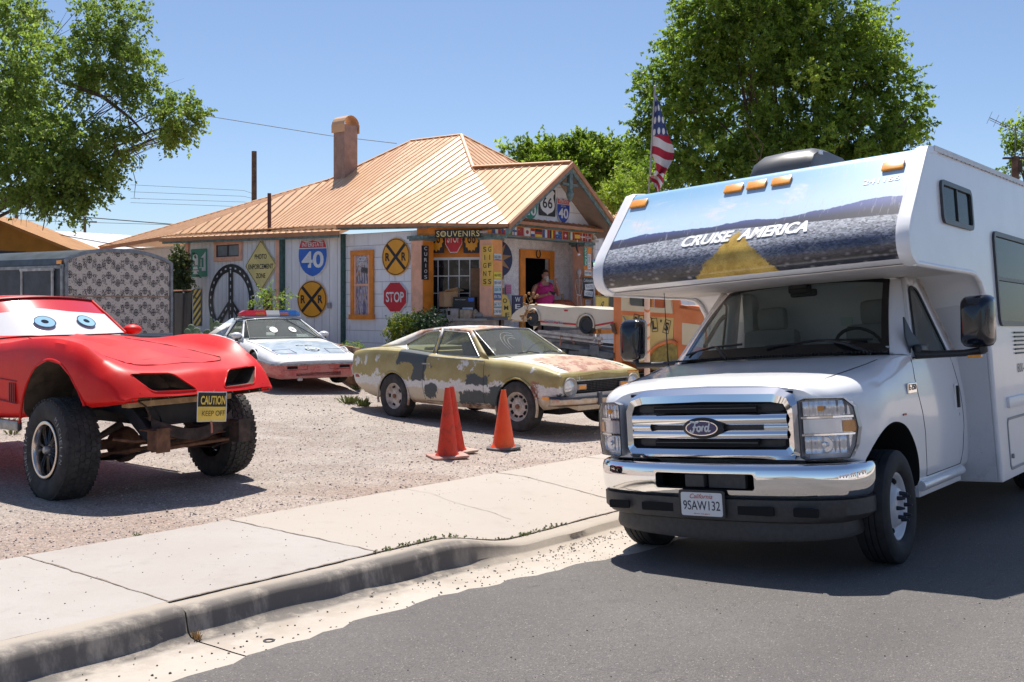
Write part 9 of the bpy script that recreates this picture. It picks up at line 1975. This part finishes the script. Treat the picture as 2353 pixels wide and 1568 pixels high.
BL=[PB_(1405,455,27,34,34,20),PB_(1420,430,27.5,30,30,26)]
tree('roof_side_tree','small leafy branches hanging over the far end of the metal roof',(at_px(1480,700,31).x,31,.3),BL+[PB_(1470,420,30,60,60,60)],380,12,.35,.06,L3,BARK,6,wd=.45,droop=-.2,trunk_r=.15,limbs=8)
def bush(name,label,px,py,Y,rpx,rzpx,ntw,nl,tw,ls,mat,seed,cat='shrub',droop=.5,group=None,stems=14):
 z=gz(at_px(px,py,Y).x,Y);c=at_px(px,py,Y);k=Y/F_PX;t=thing(name,label,cat,loc=(c.x,c.y,z),group=group);rng=np.random.default_rng(seed)
 P,D_=blobpts(rng,[(0,0,c.z-z,rpx*k,rpx*k*.8,rzpx*k)],ntw);C,U,W_,tn=spray(rng,P,D_,nl,tw,ls,.45,droop,.02);leaves('foliage',C,U,W_,np.clip(.45+.15*tn+rng.normal(0,.1,len(C)),0,1),mat,t)
 mb=MB();R6=random.Random(seed)
 for i in range(stems):e=Vector(P[R6 .randrange(len(P))]);mb.tube([(R6 .gauss(0,.05),R6 .gauss(0,.05),0),(e.x*.4,e.y*.4,e.z*.55),tuple(e)],[.012,.008,.003],5)
 mb.build('stems',BARK,t);return t
YB=leafmat('yellow_bush_leaf',(.04,.07,.012),(.12,.17,.02),(.50,.46,.05),.35)
bush('yellow_shrub','yellow flowered green shrub under the red stop octagon',935,757,22.3,46,34,420,16,.22,.028,YB,11);bush('green_shrub','dark green shrub in front of the porch corner',985,747,22.0,36,26,300,14,.24,.026,leafmat('shrub_leaf',(.012,.03,.014),(.035,.07,.03),(.10,.15,.05),.3),12)
bush('wall_sapling','thin leafy twigs growing in front of the road peace emblem',625,688,23.0,42,22,70,12,.35,.032,L1,13,'sapling',.3,stems=22)
bush('ivy_bush','dense pale green bush between the trailer and the shop wall',412,622,27.5,20,52,380,14,.3,.045,leafmat('ivy_leaf',(.05,.07,.025),(.12,.15,.05),(.26,.28,.12),.3),14,droop=-.2);bush('low_weeds','small dark weeds at the foot of the shingle wall by the green post',812,796,22.5,22,8,60,10,.12,.02,L1,15,'weed')
CAC=simple('cactus_green',(.16,.22,.12),.7,var=.25,sc=10);p=at_px(443,775,21.0);ct=thing('prickly_pear','prickly pear cactus with pale green pads behind the police car tail','cactus',loc=(p.x,p.y,gz(p.x,p.y)));zc=p.z-ct.location.z;R7=random.Random(3)
for i,(px,py,rx,rz_)in enumerate(((431,768,9,13),(440,757,9,12),(452,763,9,10),(425,785,8,11),(445,779,11,13),(459,775,10,11),(433,797,10,14),(452,792,12,14),(497,752,12,15),(510,756,12,13),(486,748,4,20),(475,770,10,14))):
 q=at_px(px,py,21.0+R7 .uniform(-.25,.3))-ct.location;mb=MB();k=21/F_PX;mb.ball((0,0,0),(rx*k,.03,rz_*k),8);mb.build('pad',CAC,ct,smooth=60,M=Matrix.Translation(q)@Matrix.Rotation(R7 .uniform(-.6,.6),4,'Z')@Matrix.Rotation(R7 .uniform(-.3,.3),4,'Y'))
q0=at_px(1200,800,16.6);dz_=gz(q0 .x,q0 .y);dt=thing('dried_thistle','tall dried brown thistle with round seed heads behind the patchwork car roof','dried plant',loc=(q0 .x,q0 .y,dz_));DRY=simple('dried_brown',(.36,.19,.08),.85,var=.3,sc=20)
KP=lambda x,y:at_px(1148.9+.14654*x,631.9+.14654*y,16.6)-dt.location
mb=MB();mb.tube([Vector((0,0,0)),KP(360,760),KP(380,640),KP(430,520),KP(480,400),KP(520,300)],[.016,.012,.011,.009,.007,.005],6)
heads=[(405,330),(455,292),(525,290),(585,322),(545,350),(475,370),(492,412),(380,455),(412,468),(565,463),(535,570),(440,572),(330,645),(405,635),(478,682),(368,640),(405,600),(355,690)]
an=[(460,440),(500,350),(520,300),(520,330),(510,330),(480,400),(470,430),(400,560),(430,520),(430,560),(420,600),(400,600),(370,690),(390,640),(375,700),(375,680),(395,620),(370,720)]
for h_,a_ in zip(heads,an):mb.tube([KP(*a_),KP((h_[0]+a_[0])/2,(h_[1]+a_[1])/2+5),KP(*h_)],.004,4)
mb.build('stem',DRY,dt,smooth=60);
for h_ in heads:mb=MB();mb.ball(KP(*h_),.024,6);mb.build('seed_head',DRY,dt,smooth=50)
